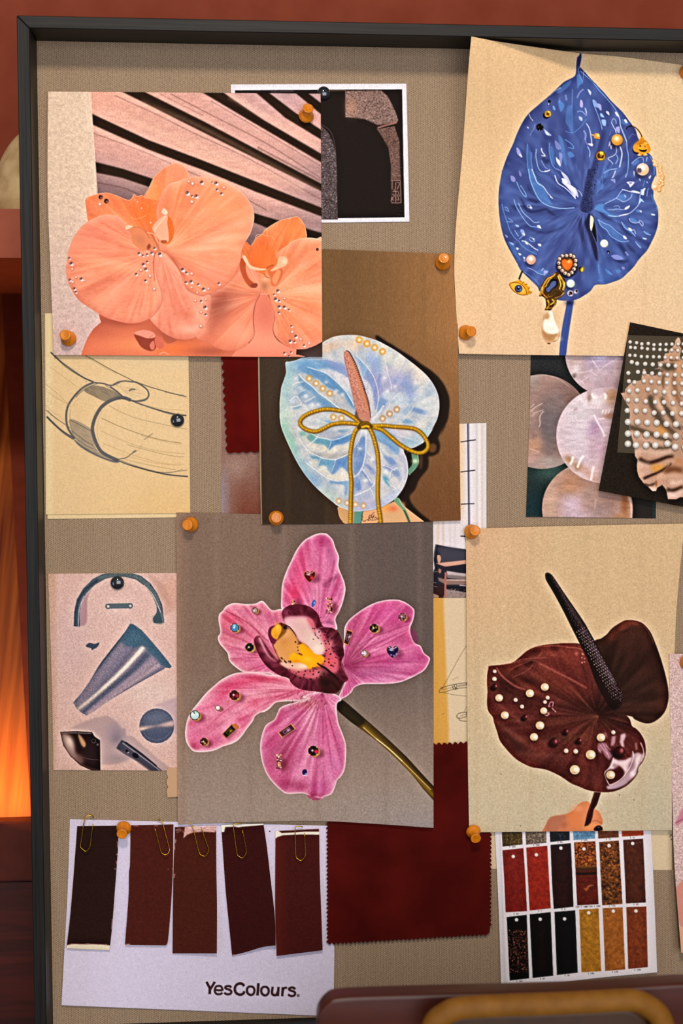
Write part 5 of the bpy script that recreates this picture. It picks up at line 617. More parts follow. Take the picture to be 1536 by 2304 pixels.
    A.fill(p5('410,440 480,400 620,390 760,400 860,460 900,580 960,600 1000,650 1050,760 1100,850 1060,960 980,1010 880,1000 780,850 640,780 560,640 440,540'), 'd4909a', 1, 2.2); A.fill(p5('450,470 600,440 740,440 800,560 880,680 960,760 1040,850 1040,950 980,1000 890,1000 790,870 660,770 580,650 470,540'), 'ddb0a8', 1, 2.2)
    A.blob(700, 1440, 14, 18, 'e0c4b4', .9, -40); A.blob(714, 1458, 12, 12, 'ecd8c4', .9); A.blob(655, 1400, 16, 8, 'd8a8b0', .7, 20); A.fill(p5('760,400 860,460 900,580 900,660 840,560 790,470'), 'd8505f', .7, 2)
    A.fill(p5('430,620 480,590 560,650 620,760 680,900 700,980 560,990 500,1110 440,1170 340,1060 290,950 245,850 330,740'), 'd99752', 1, 1.4); A.blob(638, 1440, 12, 14, 'd08848', .8); A.blob(640, 1425, 12, 10, 'e0a874', .6); A.blob(628, 1470, 12, 10, 'd8925c', .7); A.blob(652, 1458, 10, 10, 'e09a50', .7)
    A.fill(p5('420,1110 500,1120 640,1100 770,1150 800,1220 700,1280 560,1260 430,1200 340,1130'), 'dca890', 1, 1.8); A.blob(680, 1498, 12, 5, 'ecd0a8', .9)
    A.fill(p5('990,680 1030,650 1070,760 1120,880 1230,1000 1270,1100 1250,1260 1150,1290 1050,1220 1040,1060 1060,900 1020,780'), 'cf5566', 1, 2.6); A.blob(742, 1450, 8, 14, 'e07880', .8); A.blob(738, 1490, 10, 10, 'e85a5c', .8); A.fill(p5('470,1210 640,1250 800,1220 1000,1220 1100,1290 1000,1340 860,1380 700,1350 560,1300'), 'c95a66', 1, 2.4); A.blob(720, 1515, 10, 6, 'd87880', .8)
    A.fill(p5('650,850 700,820 750,850 830,920 900,990 1000,1010 1045,1060 1010,1130 900,1190 800,1225 760,1160 650,1120 540,1125 495,1080 500,1020 560,970 640,990 700,1010 650,930'), 'fbae10', 1, 1); A.blob(690, 1483, 12, 6, 'fcc030', .8); A.blob(722, 1488, 8, 5, 'fa9020', .9); A.blob(716, 1497, 10, 5, 'f88a28', .8); A.blob(665, 1487, 8, 3, 'e88a10', .7); A.blob(660, 1473, 7, 4, 'f8b020', .9)
    A.line(p5('930,1130 1000,1180 1060,1210 1150,1290 1270,1400'), 3, '2a1214', .95, .6, 6); A.fill(p5('1000,1250 1150,1290 1260,1390 1330,1450 1280,1550 1150,1600 1000,1580 950,1450'), '3a1a18', .7, 4); A.blob(735, 1535, 14, 10, '24100e', .8)
    A.line(p5('430,530 500,570 560,640 605,715'), 2.6, '1c0c12', .95, .5, .8); A.line(p5('350,500 410,520 450,560'), 2.4, '6a3a2c', .9)
    A.fill(p5('350,560 440,560 445,640 370,720 300,760 320,640'), '8c5a24', .95, 1.6); A.dot(641, 1412, 4, '2c1410', .9, 1); A.fill(p5('260,560 310,518 360,540 372,610 335,690 290,765 240,735 205,680 215,600'), 'e8a022', 1, .8); A.blob(623, 1410, 5, 8, 'f4b83c', .9); A.blob(620, 1430, 4, 5, 'd88a20', .8); A.blob(638, 1400, 3, 2, 'd8a090', .7)
    A.fill(p5('185,580 250,550 215,600 205,680 240,735 290,765 260,830 215,800 170,690'), '7a2c48', .9, .8)
    for k in range(190):
        a = rr.uniform(0, 1); x, y = 470+a*520+rr.gauss(0, 10), 330-90*math.sin(a*3.0)+a*130+rr.gauss(0, 34)
        A.dot(580+x/6.982, 1330+y/6.982, rr.uniform(.5, 1.2), rr.choice(['4a1428', '5c1a30', '3a1020']), .7, .3)
    for t in '590,800 630,830 625,880 630,930 655,985 370,1050 385,1065 410,1080 420,1100 435,1115 445,1120 485,1105 515,1100 510,1120 540,1170 870,755 895,660 905,690 995,825 1065,825 1105,790 1120,830 1115,910 1080,930 1070,935 1145,985 1135,995 1190,955 1165,880 1180,900 1050,1020 1115,1070 1110,1115 1120,1125 1050,1105 1210,1130 1160,1165 1185,1180 1145,1165 890,590 860,585 1040,690 1050,780 1095,650 1130,700 1160,740 1100,720 1200,800 745,1255 820,1260 870,1240 870,1260 875,1300 865,1310 950,1280 960,1270 925,1230 895,1220 860,1205 720,1320 730,1310 660,1360 665,1370 760,1390 820,1380 835,1385 720,1360 600,1290 640,1270 920,1360 1000,1350 985,1340 1040,1300 550,1310 500,1240 450,1230 600,1340 580,1320 1060,640 1080,600 950,740 930,720 980,700 960,640 1220,1040 1240,1050'.split():
        (x, y), = p5(t); A.dot(x, y, rr.uniform(1.1, 2.4), '3c0f1c', .85, .4, rr.uniform(1, 1.9), rr.uniform(0, 180))
    A.line(p5('1335,1060 1310,1130 1340,1220 1400,1330 1430,1370'), 1.4, 'c05a80', .8); A.line(p5('940,590 1040,562 1150,575'), 1.4, 'b06078', .7); A.line(p5('380,380 400,470 440,520'), 1.6, 'b05a78', .7)
    # stones in gold settings
    def setst(x, y, r, col, hi, ang=0, el=1.0, gold='c08a40'):
        A.blob(x+r*.9, y+r*.5, r*1.3, r*1.0, '5a1c30', .55, p=4); A.dot(x+r*.35, y+r*.25, r*1.05, gold, .9, .5, r*el, ang); A.dot(x, y, r*1.02, '2a1a18', 1, .4, r*el, ang); A.dot(x, y, r*.86, col, 1, .4, r*el*.86, ang)
        g = random.Random(int(x*7+y))
        for k in range(5): a = g.uniform(0, 6.28); A.fill([(x, y), (x+r*.8*math.cos(a), y+r*.8*el*math.sin(a)), (x+r*.8*math.cos(a+.6), y+r*.8*el*math.sin(a+.6))], g.choice([hi, '1c1014', col]), .6, .4, False)
        A.blob(x-r*.2, y-r*.1, r*.22, r*.22, 'ffffff', .8)
        for k in range(4): a = .785+k*1.57; A.dot(x+r*1.05*math.cos(a), y+r*el*1.05*math.sin(a), max(.8, r*.16), 'd8a868', .9, .3)
    for f, x, y, r, cl, hi in ((p1, 655, 1190, 9.6, '3f88b0', 'a8e0e8'), (p1, 885, 990, 7, 'b0888c', 'f0d8d8'), (p1, 825, 1415, 9.6, '2c2410', '8a7a30'), (p2, 825, 1195, 9.8, '2e1c10', 'b88a40'), (p2, 1150, 1065, 8.4, '8c6068', 'e0c0c8'), (p2, 710, 1485, 7.2, 'c8a0b0', 'ffffff'), (p3, 650, 380, 11, '5a1420', 'c83040'), (p3, 460, 525, 5.6, 'f4e8d8', 'ffffff'), (p3, 195, 610, 11, 'a8ccc4', 'eaf4ec'), (p3, 300, 915, 8.6, '5c3818', 'e8b070'), (p4, 125, 1020, 11.4, '3c1418', '7a2030')):
        (X, Y), = f('%f,%f' % (x, y)); setst(X, Y, r, cl, hi)
    (X, Y), = p4('160,1030'); A.dot(X, Y, 4.2, 'e8104c'); (X, Y), = p3('680,385'); A.blob(X, Y, 4, 4, 'e03048', .9)
    for pts, cl, hi, gd in ((p3('520,825 560,870 665,775 620,720'), '2e2a0c', 'b89a20', 'b8762c'), (p3('1165,810 1205,860 1345,770 1300,715'), '5a3040', 'c8a0c0', 'd8984c'), (p2('515,1220 575,1240 525,1385 480,1360'), '4c2434', 'c8a0b8', 'd08c3c')):
        c0 = np.mean(pts, 0); A.fill([(q[0]+4, q[1]+4) for q in pts], '6a2438', .5, 2.4, False); A.fill([tuple(c0+(np.array(q)-c0)*1.15) for q in pts], gd, 1, .5, False); A.fill(pts, cl, 1, .4, False)
        q = [tuple(c0+(np.array(p)-c0)*.5) for p in pts]; A.line(q[0:1]+q[1:2]+q[2:3]+q[3:4]+q[0:1], 1, hi, .7, .4, sm=False); A.blob(c0[0]+3, c0[1]-2, 4, 2.4, hi, .9, -35)
    A.fill(p3('665,710 705,740 690,770 650,760 625,725'), 'c8703c', .95)
    def heart(cx, cy, s, col, hi, edge):
        h = [(cx+s*x, cy+s*y) for x, y in ((0, -.55), (.3, -.95), (.75, -.95), (1, -.5), (.85, .05), (.35, .7), (0, 1), (-.4, .7), (-.9, .05), (-1, -.5), (-.75, -.9), (-.3, -.9))]
        A.blob(cx+s*.9, cy+s*.3, s, s*.9, '5c2038', .5, p=4); A.fill([(cx+(a-cx)*1.12, cy+(b-cy)*1.12) for a, b in h], edge, 1, .5); A.fill(h, col, 1, .5); A.line([h[10], h[0], h[2]], 1.6, hi, .9, .5); A.blob(cx-s*.3, cy-s*.4, s*.4, s*.15, 'ffe8e0', .8, 10)
    heart(*p2('85,600')[0], 12.2, '641c24', 'f0b0a0', 'c87c58'); A.dot(*p2('108,615')[0], 4.2, 'd8303c', .95, 1)
    heart(*p2('1040,1470')[0], 12.6, '2a2050', 'dcd0f0', '9a6a50'); [A.blob(*p2(t)[0], 2, 2, 'a898e0', .8) for t in ('1080,1490', '1020,1500', '1050,1510')]
    for f, cx, cy, sx, sy, n in ((p2, 310, 935, 50, 90, 46), (p3, 1160, 1145, 45, 80, 46), (p1, 1330, 900, 40, 20, 14)):
        A.blob(*f('%f,%f' % (cx+50, cy+30))[0], 10, 14, '5c1c28', .55, p=3)
        for k in range(n): (x, y), = f('%f,%f' % (cx+rr.uniform(-1, 1)*sx*.6+(cy-cy)*0, cy+rr.uniform(-1, 1)*sy)); A.dot(x, y, rr.uniform(.9, 2.2), rr.choice(['e0a060', '5a3018', 'f4c890', '8c5428', '2c1810', 'd88850', 'ffe0b8']), .9, .3)
    A.dot(*p2('128,910')[0], 4, '2f68b0', ry=8.4, ang=18); A.blob(*p2('135,900')[0], 1.4, 3, '9cc4f0', .9, 18); A.dot(*p3('1460,1268')[0], 5.6, '28306c', ry=7); A.blob(*p3('1475,1285')[0], 3, 2, 'a0b0e0', .9); A.blob(*p3('1460,1300')[0], 4, 1.4, 'f4dcd8', .8)
    A.dot(600, 1854, 1.2, '3a2c28')
    ALL['pink'] = A
def art_burg():
    A = Art(1044, 1172, 1560, 1880, 'ccae86'); full = (slice(0, A.h), slice(0, A.w))
    b1 = lambda t: P(1080, 1270, 6.4, t); b2 = lambda t: P(1290, 1370, 6.678, t); b3 = lambda t: P(1080, 1560, 6.4, t); b4 = lambda t: P(1290, 1560, 6.244, t)
    A.put(np.clip((A.Y-1400)/420, 0, 1), full, 'c4b698', .9); A.put(np.clip((1260-A.X)/200, 0, 1)*np.clip((1500-A.Y)/300, 0, 1), full, 'd6a985', .6); A.put(np.clip((A.Y-1600)/200, 0, 1)*np.clip((A.X-1350)/150, 0, 1), full, 'bcb096', .8)
    for k in range(8): A.line([(1070+k*62, 1160), (1072+k*62, 1500), (1070+k*62, 1890)], 10, 'd8b898' if k % 2 else 'b89878', .16, 4)
    A.tex(.03, 3, 61).tex(.035, 1.4, 62)
    for x, y in ((1126, 1740), (1170, 1856), (1425, 1798), (1393, 1787)): A.line([(x, y), (x+1, y+4)], 1.3, '5a4a3c', .7)
    # hand with stem
    A.fill(b3('905,2060 960,1860 1010,1790 1070,1765 1200,1745 1330,1690 1410,1600 1480,1560 1560,1555') + b4('100,1525 200,1520 240,1560 270,1620 330,1640 370,1690 410,1790 400,1840 380,1870 410,1940 200,1960 0,1990'), 'd47f52', 1, .7)
    A.fill(b3('940,1990 960,1860 1010,1790 1090,1765 1250,1760 1180,1850 1100,1990'), 'b0705a', .8, 2.5); A.blob(1268, 1855, 8, 10, 'a0604c', .6, 30); A.blob(1295, 1840, 16, 20, 'e0804c', .8); A.blob(1300, 1818, 10, 8, 'e89a70', .7); A.blob(1330, 1862, 18, 6, 'f09a58', .8); A.blob(1342, 1838, 8, 12, 'dc8258', .8)
    A.fill(b4('290,1385 385,1390 330,1560 280,1640 265,1740 230,1850 150,1870 170,1780 190,1690 235,1560'), '45241a', 1, .7, False); A.line(b4('300,1400 250,1560 200,1700'), 2, '6a4030', .7, 1); A.fill(b4('230,1830 330,1840 400,1880 380,1920 300,1930 210,1880'), 'e88a50', .9, 1)
    A.fill(b4('280,1915 310,1870 360,1855 405,1885 400,1925 330,1935'), '38141f', 1, .5); A.blob(1346, 1861, 2, 1.4, 'a07080', .8); A.line(b4('250,1800 320,1790 400,1830'), 1.6, '8a4428', .6, 1)
    # right lobe
    RL = b2('300,520 420,440 500,380 580,290 700,210 780,172 850,168 940,180 1030,215 1110,290 1170,380 1220,500 1280,660 1340,850 1390,1040 1420,1200 1425,1350 1390,1500 1320,1610 1220,1690 1130,1720 1040,1710 920,1660 880,1620 790,1602 650,1600 400,1500 350,900')
    A.fill(RL, '3b2119', 1, .5); A.within(RL); A.blob(1400, 1410, 26, 12, '7c3a2c', .85, -35); A.blob(1425, 1401, 20, 6, '8c4634', .8, 15); A.blob(1378, 1432, 10, 14, '7a3a2c', .7, 30); A.blob(1450, 1440, 12, 30, '4a2820', .6, -20); A.blob(1405, 1420, 12, 4, '2a1a14', .7, -20); A.blob(1375, 1500, 30, 60, '2a1a14', .8); A.blob(1430, 1560, 40, 50, '33201a', .7); A.blob(1490, 1590, 10, 50, '4c2620', .7, -10)
    A.polar(1345, 1600, .1, 60, '1c0e0a', '5c362c', .4, .3, 65)
    A.line(b2('1050,250 1110,320 1160,420 1200,520'), 1.4, '8a5a50', .7, .8); A.tex(.10, 1.6, 64); A.within(None); A.rim(RL, '5c2a26', .7, 1.4)
    # main leaf
    ML = b1('130,1465 250,1450 450,1420 560,1340 680,1240 820,1180 1000,1150 1200,1135 1420,1140 1560,1200') + b2('300,700 450,1300 620,1560 790,1602') + b4('740,310 790,370 820,460 880,500 950,580 1000,690 1012,830 970,960 910,1040 895,1130 830,1220 740,1300 620,1360 500,1388 350,1385 200,1360 80,1310 0,1280') + b3('1420,1350 1300,1290 1150,1190 980,1110 850,1080 750,1065 620,1010 510,940 400,830 290,690 245,560 200,420 180,340 120,260 98,150 105,0') + b1('108,1850 98,1700 102,1580 118,1500')
    A.fill(ML, '5a2521', 1, .5); A.within(ML)
    for x, y, rx, ry, cl, q, an in ((1250, 1470, 50, 14, '8a3c30', .8, 5), (1290, 1480, 30, 30, '7c342a', .7, 0), (1215, 1500, 60, 14, '6e3028', .6, 20), (1230, 1540, 60, 20, '74372a', .7, 25), (1300, 1560, 60, 14, '6c3024', .6, 30), (1150, 1505, 16, 20, '7a342a', .9, 30), (1180, 1540, 40, 7, '8a4232', .8, 32), (1130, 1550, 26, 26, '341814', .9, 30), (1160, 1570, 40, 14, '40201a', .8, 25), (1190, 1530, 20, 8, '341812', .8, 15), (1190, 1490, 16, 6, '341a14', .8, -25), (1160, 1505, 10, 5, '3c1a14', .8, -30), (1205, 1465, 14, 6, '3c1c16', .8, -15), (1248, 1458, 12, 7, '3c1c18', .8, 10), (1105, 1540, 10, 40, '5c2a28', .7, 0), (1270, 1590, 70, 20, '4a2420', .7, 15),
                                    (1350, 1600, 50, 40, '24120e', .95, 20), (1330, 1630, 50, 24, '4a241c', .7, 10), (1400, 1620, 30, 26, '301a14', .9, 20), (1140, 1600, 50, 6, '7a3c36', .8, 38), (1150, 1650, 60, 8, '7c4034', .8, 35), (1200, 1665, 50, 6, '70382c', .8, 5), (1180, 1690, 50, 12, '40201a', .8, 25), (1150, 1665, 30, 8, '3c1e1a', .8, 45), (1230, 1700, 60, 8, '6a3830', .6, 5), (1280, 1740, 70, 16, '50241e', .7, 15), (1260, 1660, 40, 10, '4c2820', .7, 0), (1240, 1620, 50, 14, '502820', .7, 10), (1330, 1680, 50, 20, '5c2a22', .6, 0), (1380, 1680, 40, 40, '5c2a2a', .8, 0), (1300, 1660, 30, 10, '6c3c28', .6, -10)):
        A.blob(x, y, rx, ry, cl, q, an, 2.2)
    A.polar(1340, 1608, .12, 50, '2a100e', '8c4032', .38, .34, 61).polar(1340, 1608, .045, 90, '2e1210', '965040', .16, .14, 63)
    A.veins(1345, 1612, [(1110, 1530), (1120, 1560), (1130, 1600), (1150, 1640), (1190, 1690), (1230, 1730), (1290, 1750), (1160, 1500), (1200, 1480), (1240, 1465), (1110, 1590), (1140, 1620), (1170, 1665), (1250, 1745)], 2.4, '8c4c38', .3, -.05, 8, 1.4, 1)
    for t, w, q in (('250,1450 450,1420 600,1370 750,1355 850,1345 950,1340', 1.6, .8), ('660,1240 780,1190 950,1175 1100,1170 1250,1190 1400,1205 1480,1240', 2, .8), ('480,1420 650,1390 780,1385 850,1420', 1.4, .6), ('430,1520 560,1450 700,1400', 1.4, .6), ('470,1620 620,1560 700,1510 760,1440', 1.4, .6), ('700,1340 820,1330 880,1280 900,1220', 1.2, .6), ('1020,1310 1100,1290 1140,1220', 1.2, .5), ('230,1480 300,1590 400,1680 520,1760 650,1800', 4, .6), ('850,1420 1000,1500 1200,1600 1536,1780', 5, .5)):
        A.line(b1(t), w, 'b0584a', q, .8)
    A.tex(.10, 1.5, 66).tex(.08, 4, 67)
    hl = 'd8b4b8'
    for t, cl, q in (('560,900 620,935 740,940 810,900 830,820 850,850 900,830 960,860 985,820 1000,880 960,960 905,1040 880,1130 800,1220 700,1290 600,1330 480,1350 460,1310 560,1270 660,1220 740,1140 790,1060 750,1100 700,1090 700,1020 620,980 560,1060 480,1080 510,1020', 'b89aa4', .9),
                     ('350,690 400,680 460,700 500,820 550,870 500,940 440,880 400,800 360,840 330,760', 'a87080', .8), ('660,580 720,560 735,600 700,680 710,750 680,760 650,690', 'c8a4ac', .9), ('540,600 590,600 585,680 560,730 520,740 530,680', 'b88890', .85), ('420,540 460,560 480,640 440,600', 'b06c70', .8), ('860,690 890,700 900,790 870,800', 'b06a68', .8)):
        A.fill(b4(t), cl, q, 1.6, False)
    A.fill(b4('560,930 640,960 720,940 800,900 820,960 790,1040 740,1130 700,1180 710,1100 640,1020 560,1060 520,1040'), 'e0c4c4', .85, 2); A.fill(b4('600,1090 690,1070 700,1130 640,1210 560,1250 600,1170'), '4a2028', .9, 2); A.blob(1382, 1722, 8, 5, '8a6068', .7, 30); A.blob(1434, 1708, 6, 12, 'f0dcd0', .8, 25); A.blob(1423, 1742, 8, 6, 'f0dcdc', .8, -40); A.blob(1418, 1720, 5, 12, '6c3c48', .6, 25)
    A.line(b4('830,810 840,900 800,1020 740,1120 660,1210 560,1270 500,1280 450,1180 440,1110 470,1080 540,1000 560,900'), 1.6, 'f0d0c8', .9, .6); A.line(b4('940,690 975,780 985,870 950,960'), 2, 'e8c0b4', .85, .7); A.line(b4('800,1130 870,1060 900,960'), 4, 'e8dcd8', .8, 1.6); A.line(b4('470,1320 560,1330 660,1300 760,1250'), 4, 'b8a0b4', .7, 2)
    for t in ('370,720 430,800 480,860', '400,690 450,780 500,900', '350,780 390,840', '450,720 520,800'): A.line(b4(t), 1.3, 'e0b8c0', .6, .7)
    for t, w in (('1010,180 985,190 1010,130 1050,130 1040,190', 2), ('1030,210 1070,250 1095,270', 2.2), ('920,300 960,320 990,290 950,275', 2.6)): A.line(b3(t), w, 'c88088', .9, .6)
    for t in ('1460,1280 1490,1300', '1455,1340 1470,1350', '1460,1400 1470,1425', '1500,1350 1505,1360', '1495,1400 1505,1410'): A.line(b1(t), 2.6, 'e08070', .9, .6)
    A.blob(1296+0, 1470, 4, 4, 'e07060', .5); A.within(None); A.rim(ML, '7a3434', .5, 1.2)
    # spadix
    SP = b1('935,150 945,125 975,118 1010,135 1060,190 1200,400 1400,690 1500,840') + b2('160,200 310,470 400,620 480,780 560,920 640,1080 700,1200 740,1300 720,1440 620,1520 540,1480 500,1420 430,1300 360,1160 300,1020 260,900 200,740 100,540 0,340') + b1('1330,940 1180,640 1050,400 950,230')
    A.fill(SP, '221511', 1, .6); A.within(SP); A.line(b1('1010,150 1100,280 1250,520 1400,760 1500,940') + b2('200,350 300,560 420,780 520,960 620,1120'), 6, '504848', .7, 2.4, 10)
    rr = random.Random(17)
    for k in range(900):
        t = rr.random(); x = 1236+t*156; y = 1296+t*290+8*math.sin(t*3); q = rr.gauss(0, 1); wd = 3+t*13; off = q*wd*.5+6+t*6
        s_ = rr.choice(['8a7c7c', '5c4c50', '302020', '6c4460', '8a5878']) if off > 0 else rr.choice(['4a3428', '7a6050', '302018', '1a100c'])
        A.dot(x+off*.87, y-off*.5, rr.uniform(.5, .5+t*.5), s_, .75, .25)
    for i in range(26):
        for j in range(5): t = .42+i*.021; x, y = 1236+t*156, 1296+t*290; o = -5+j*5+(i % 2)*2.4; A.dot(x+o*.87, y-o*.5+2, .95, 'c09a8c' if j < 3 else 'c878a0', .85*(1-max(0, t-.8)*3), .3)
    A.within(None)
    A.blob(1375, 1590, 16, 16, '160c0a', .6)
    # pearls printed on the leaf
    def pl(f, x, y, r, ry=None, an=0, c='d8bc94', w=1):
        (X, Y), = f('%f,%f' % (x, y)); A.blob(X-2, Y+3, r*1.1, r, '200e0c', .7, p=4); A.dot(X, Y, r, c, 1, .4, ry or r, an); A.blob(X-r*.4, Y, r*.4, r*.7, 'd09c50' if w else 'c08880', .45); A.dot(X, Y, r, 'a07850', .25, 1, ry or r); A.blob(X+r*.12, Y-r*.08, r*.42, r*.46, 'eee2d0', .9); A.blob(X-r*.1, Y+r*.6, r*.6, r*.25, 'a88454', .6); A.blob(X+r*.5, Y+r*.1, r*.2, r*.5, 'd8ccc4', .6)
    for f, x, y, r in ((b1, 930, 1765, 9), (b1, 715, 1855, 9.2), (b3, 272, 65, 8.6), (b3, 355, 315, 9), (b3, 915, 250, 7.8), (b3, 860, 462, 9.6), (b3, 775, 628, 9), (b3, 1362, 1100, 11), (b4, 385, 620, 9.6), (b4, 240, 862, 11), (b4, 520, 1145, 10), (b1, 205, 1648, 5)): pl(f, x, y, r, r*.93)
    for f, x, y, r in ((b1, 208, 1540, 4), (b3, 510, 95, 4.4), (b3, 602, 190, 4.4), (b3, 970, 62, 4.4), (b3, 932, 125, 4.2), (b3, 1237, 828, 5), (b3, 1375, 835, 5.2), (b4, 558, 548, 4.6)): pl(f, x, y, r, r, 0, 'dcb09c', 0)
    for f, x, y, r in ((b3, 1070, 700, 9.6), (b3, 1240, 548, 6), (b3, 1430, 680, 6.4), (b3, 650, 340, 6), (b1, 215, 1755, 6.4), (b4, 650, 815, 12)):
        (X, Y), = f('%f,%f' % (x, y)); A.blob(X-5, Y+4, r*1.2, r, '140a08', .9, p=4); A.dot(X-1, Y, r, '2c1110', 1, .6); A.blob(X+r*.3, Y-r*.2, r*.3, r*.42, 'd8686c', .95); A.blob(X+r*.1, Y-r*.1, r*.6, r*.6, '8c2c30', .4)
    ALL['burg'] = A
def art_bw():
    A = Art(512, 182, 926, 508, 'dedbe2'); w = lambda t: P(510, 180, 3.657, t)
    A.fill(w('68,85 1442,76 1462,1130 68,1150'), '241c19', 1, .4, False); rr = random.Random(2)
    ar = w('975,90 1270,85 1320,130 1360,200 1385,260 1410,330 1400,350 1240,370 1130,320 975,305'); low = w('1232,400 1380,380 1395,430 1420,500 1425,700 1430,820 1350,820 1350,700 1330,560 1280,470'); lf = w('770,370 830,430 870,500 895,600 905,750 908,1000 912,1148 760,1148')
    for L, c1, c2, n, x0, x1, y0, y1 in ((ar, '8a6e66', 'c8a898', 1500, 776, 898, 200, 282), (low, '6e524a', 'b48c7c', 900, 845, 902, 284, 405), (lf, '54484a', 'b0a0a4', 2200, 718, 762, 280, 496)):
        A.fill(L, c1, 1, .8, False); A.within(L, False)
        for k in range(n): x, y = rr.uniform(x0, x1), rr.uniform(y0, y1); g = rr.uniform(-1.2, .5); l = rr.uniform(1, 4); A.line([(x, y), (x+l*math.cos(g), y+l*math.sin(g))], rr.uniform(.7, 1.5), rr.choice([c2, '2a1e1c', '1c1514', '5a443e', c2]), .55, .3)
        A.within(None)
    A.blob(790, 240, 14, 20, 'd09878', .5); A.line(w('1240,395 1300,375 1395,350'), 4, '9a6c60', 1, .6); A.line(w('1250,400 1390,372'), 1.4, '1a1210', 1)
    A.line(w('770,360 850,420 890,540 900,760'), 1.2, '6a5a58', .7)
    A.fill(w('1345,820 1430,820 1435,1010 1350,1012'), '3a2a26', 1, .6, False)
    for t in ('1350,825 1430,825', '1352,1010 1425,1010 1432,990 1428,830', '1360,830 1360,900', '1390,840 1385,900 1370,905', '1400,840 1420,850 1410,880 1400,900', '1365,920 1410,915', '1390,910 1390,1000', '1360,940 1380,950 1360,980 1375,990', '1400,940 1415,985 1400,985', '1410,920 1420,960', '1360,960 1350,1000'): A.line(w(t), 1.3, 'c09484', .9)
    for k in range(70): A.dot(rr.uniform(888, 905), rr.uniform(340, 490), rr.uniform(.4, .9), '6a5048', .7)
    A.line(w('850,88 980,84'), 2, '8a6a50', .8, .8); A.line(w('360,100 550,92'), 1.6, '7a6280', .7, .8)
    A.tex(.05, 1.5, 71); ALL['bw'] = A
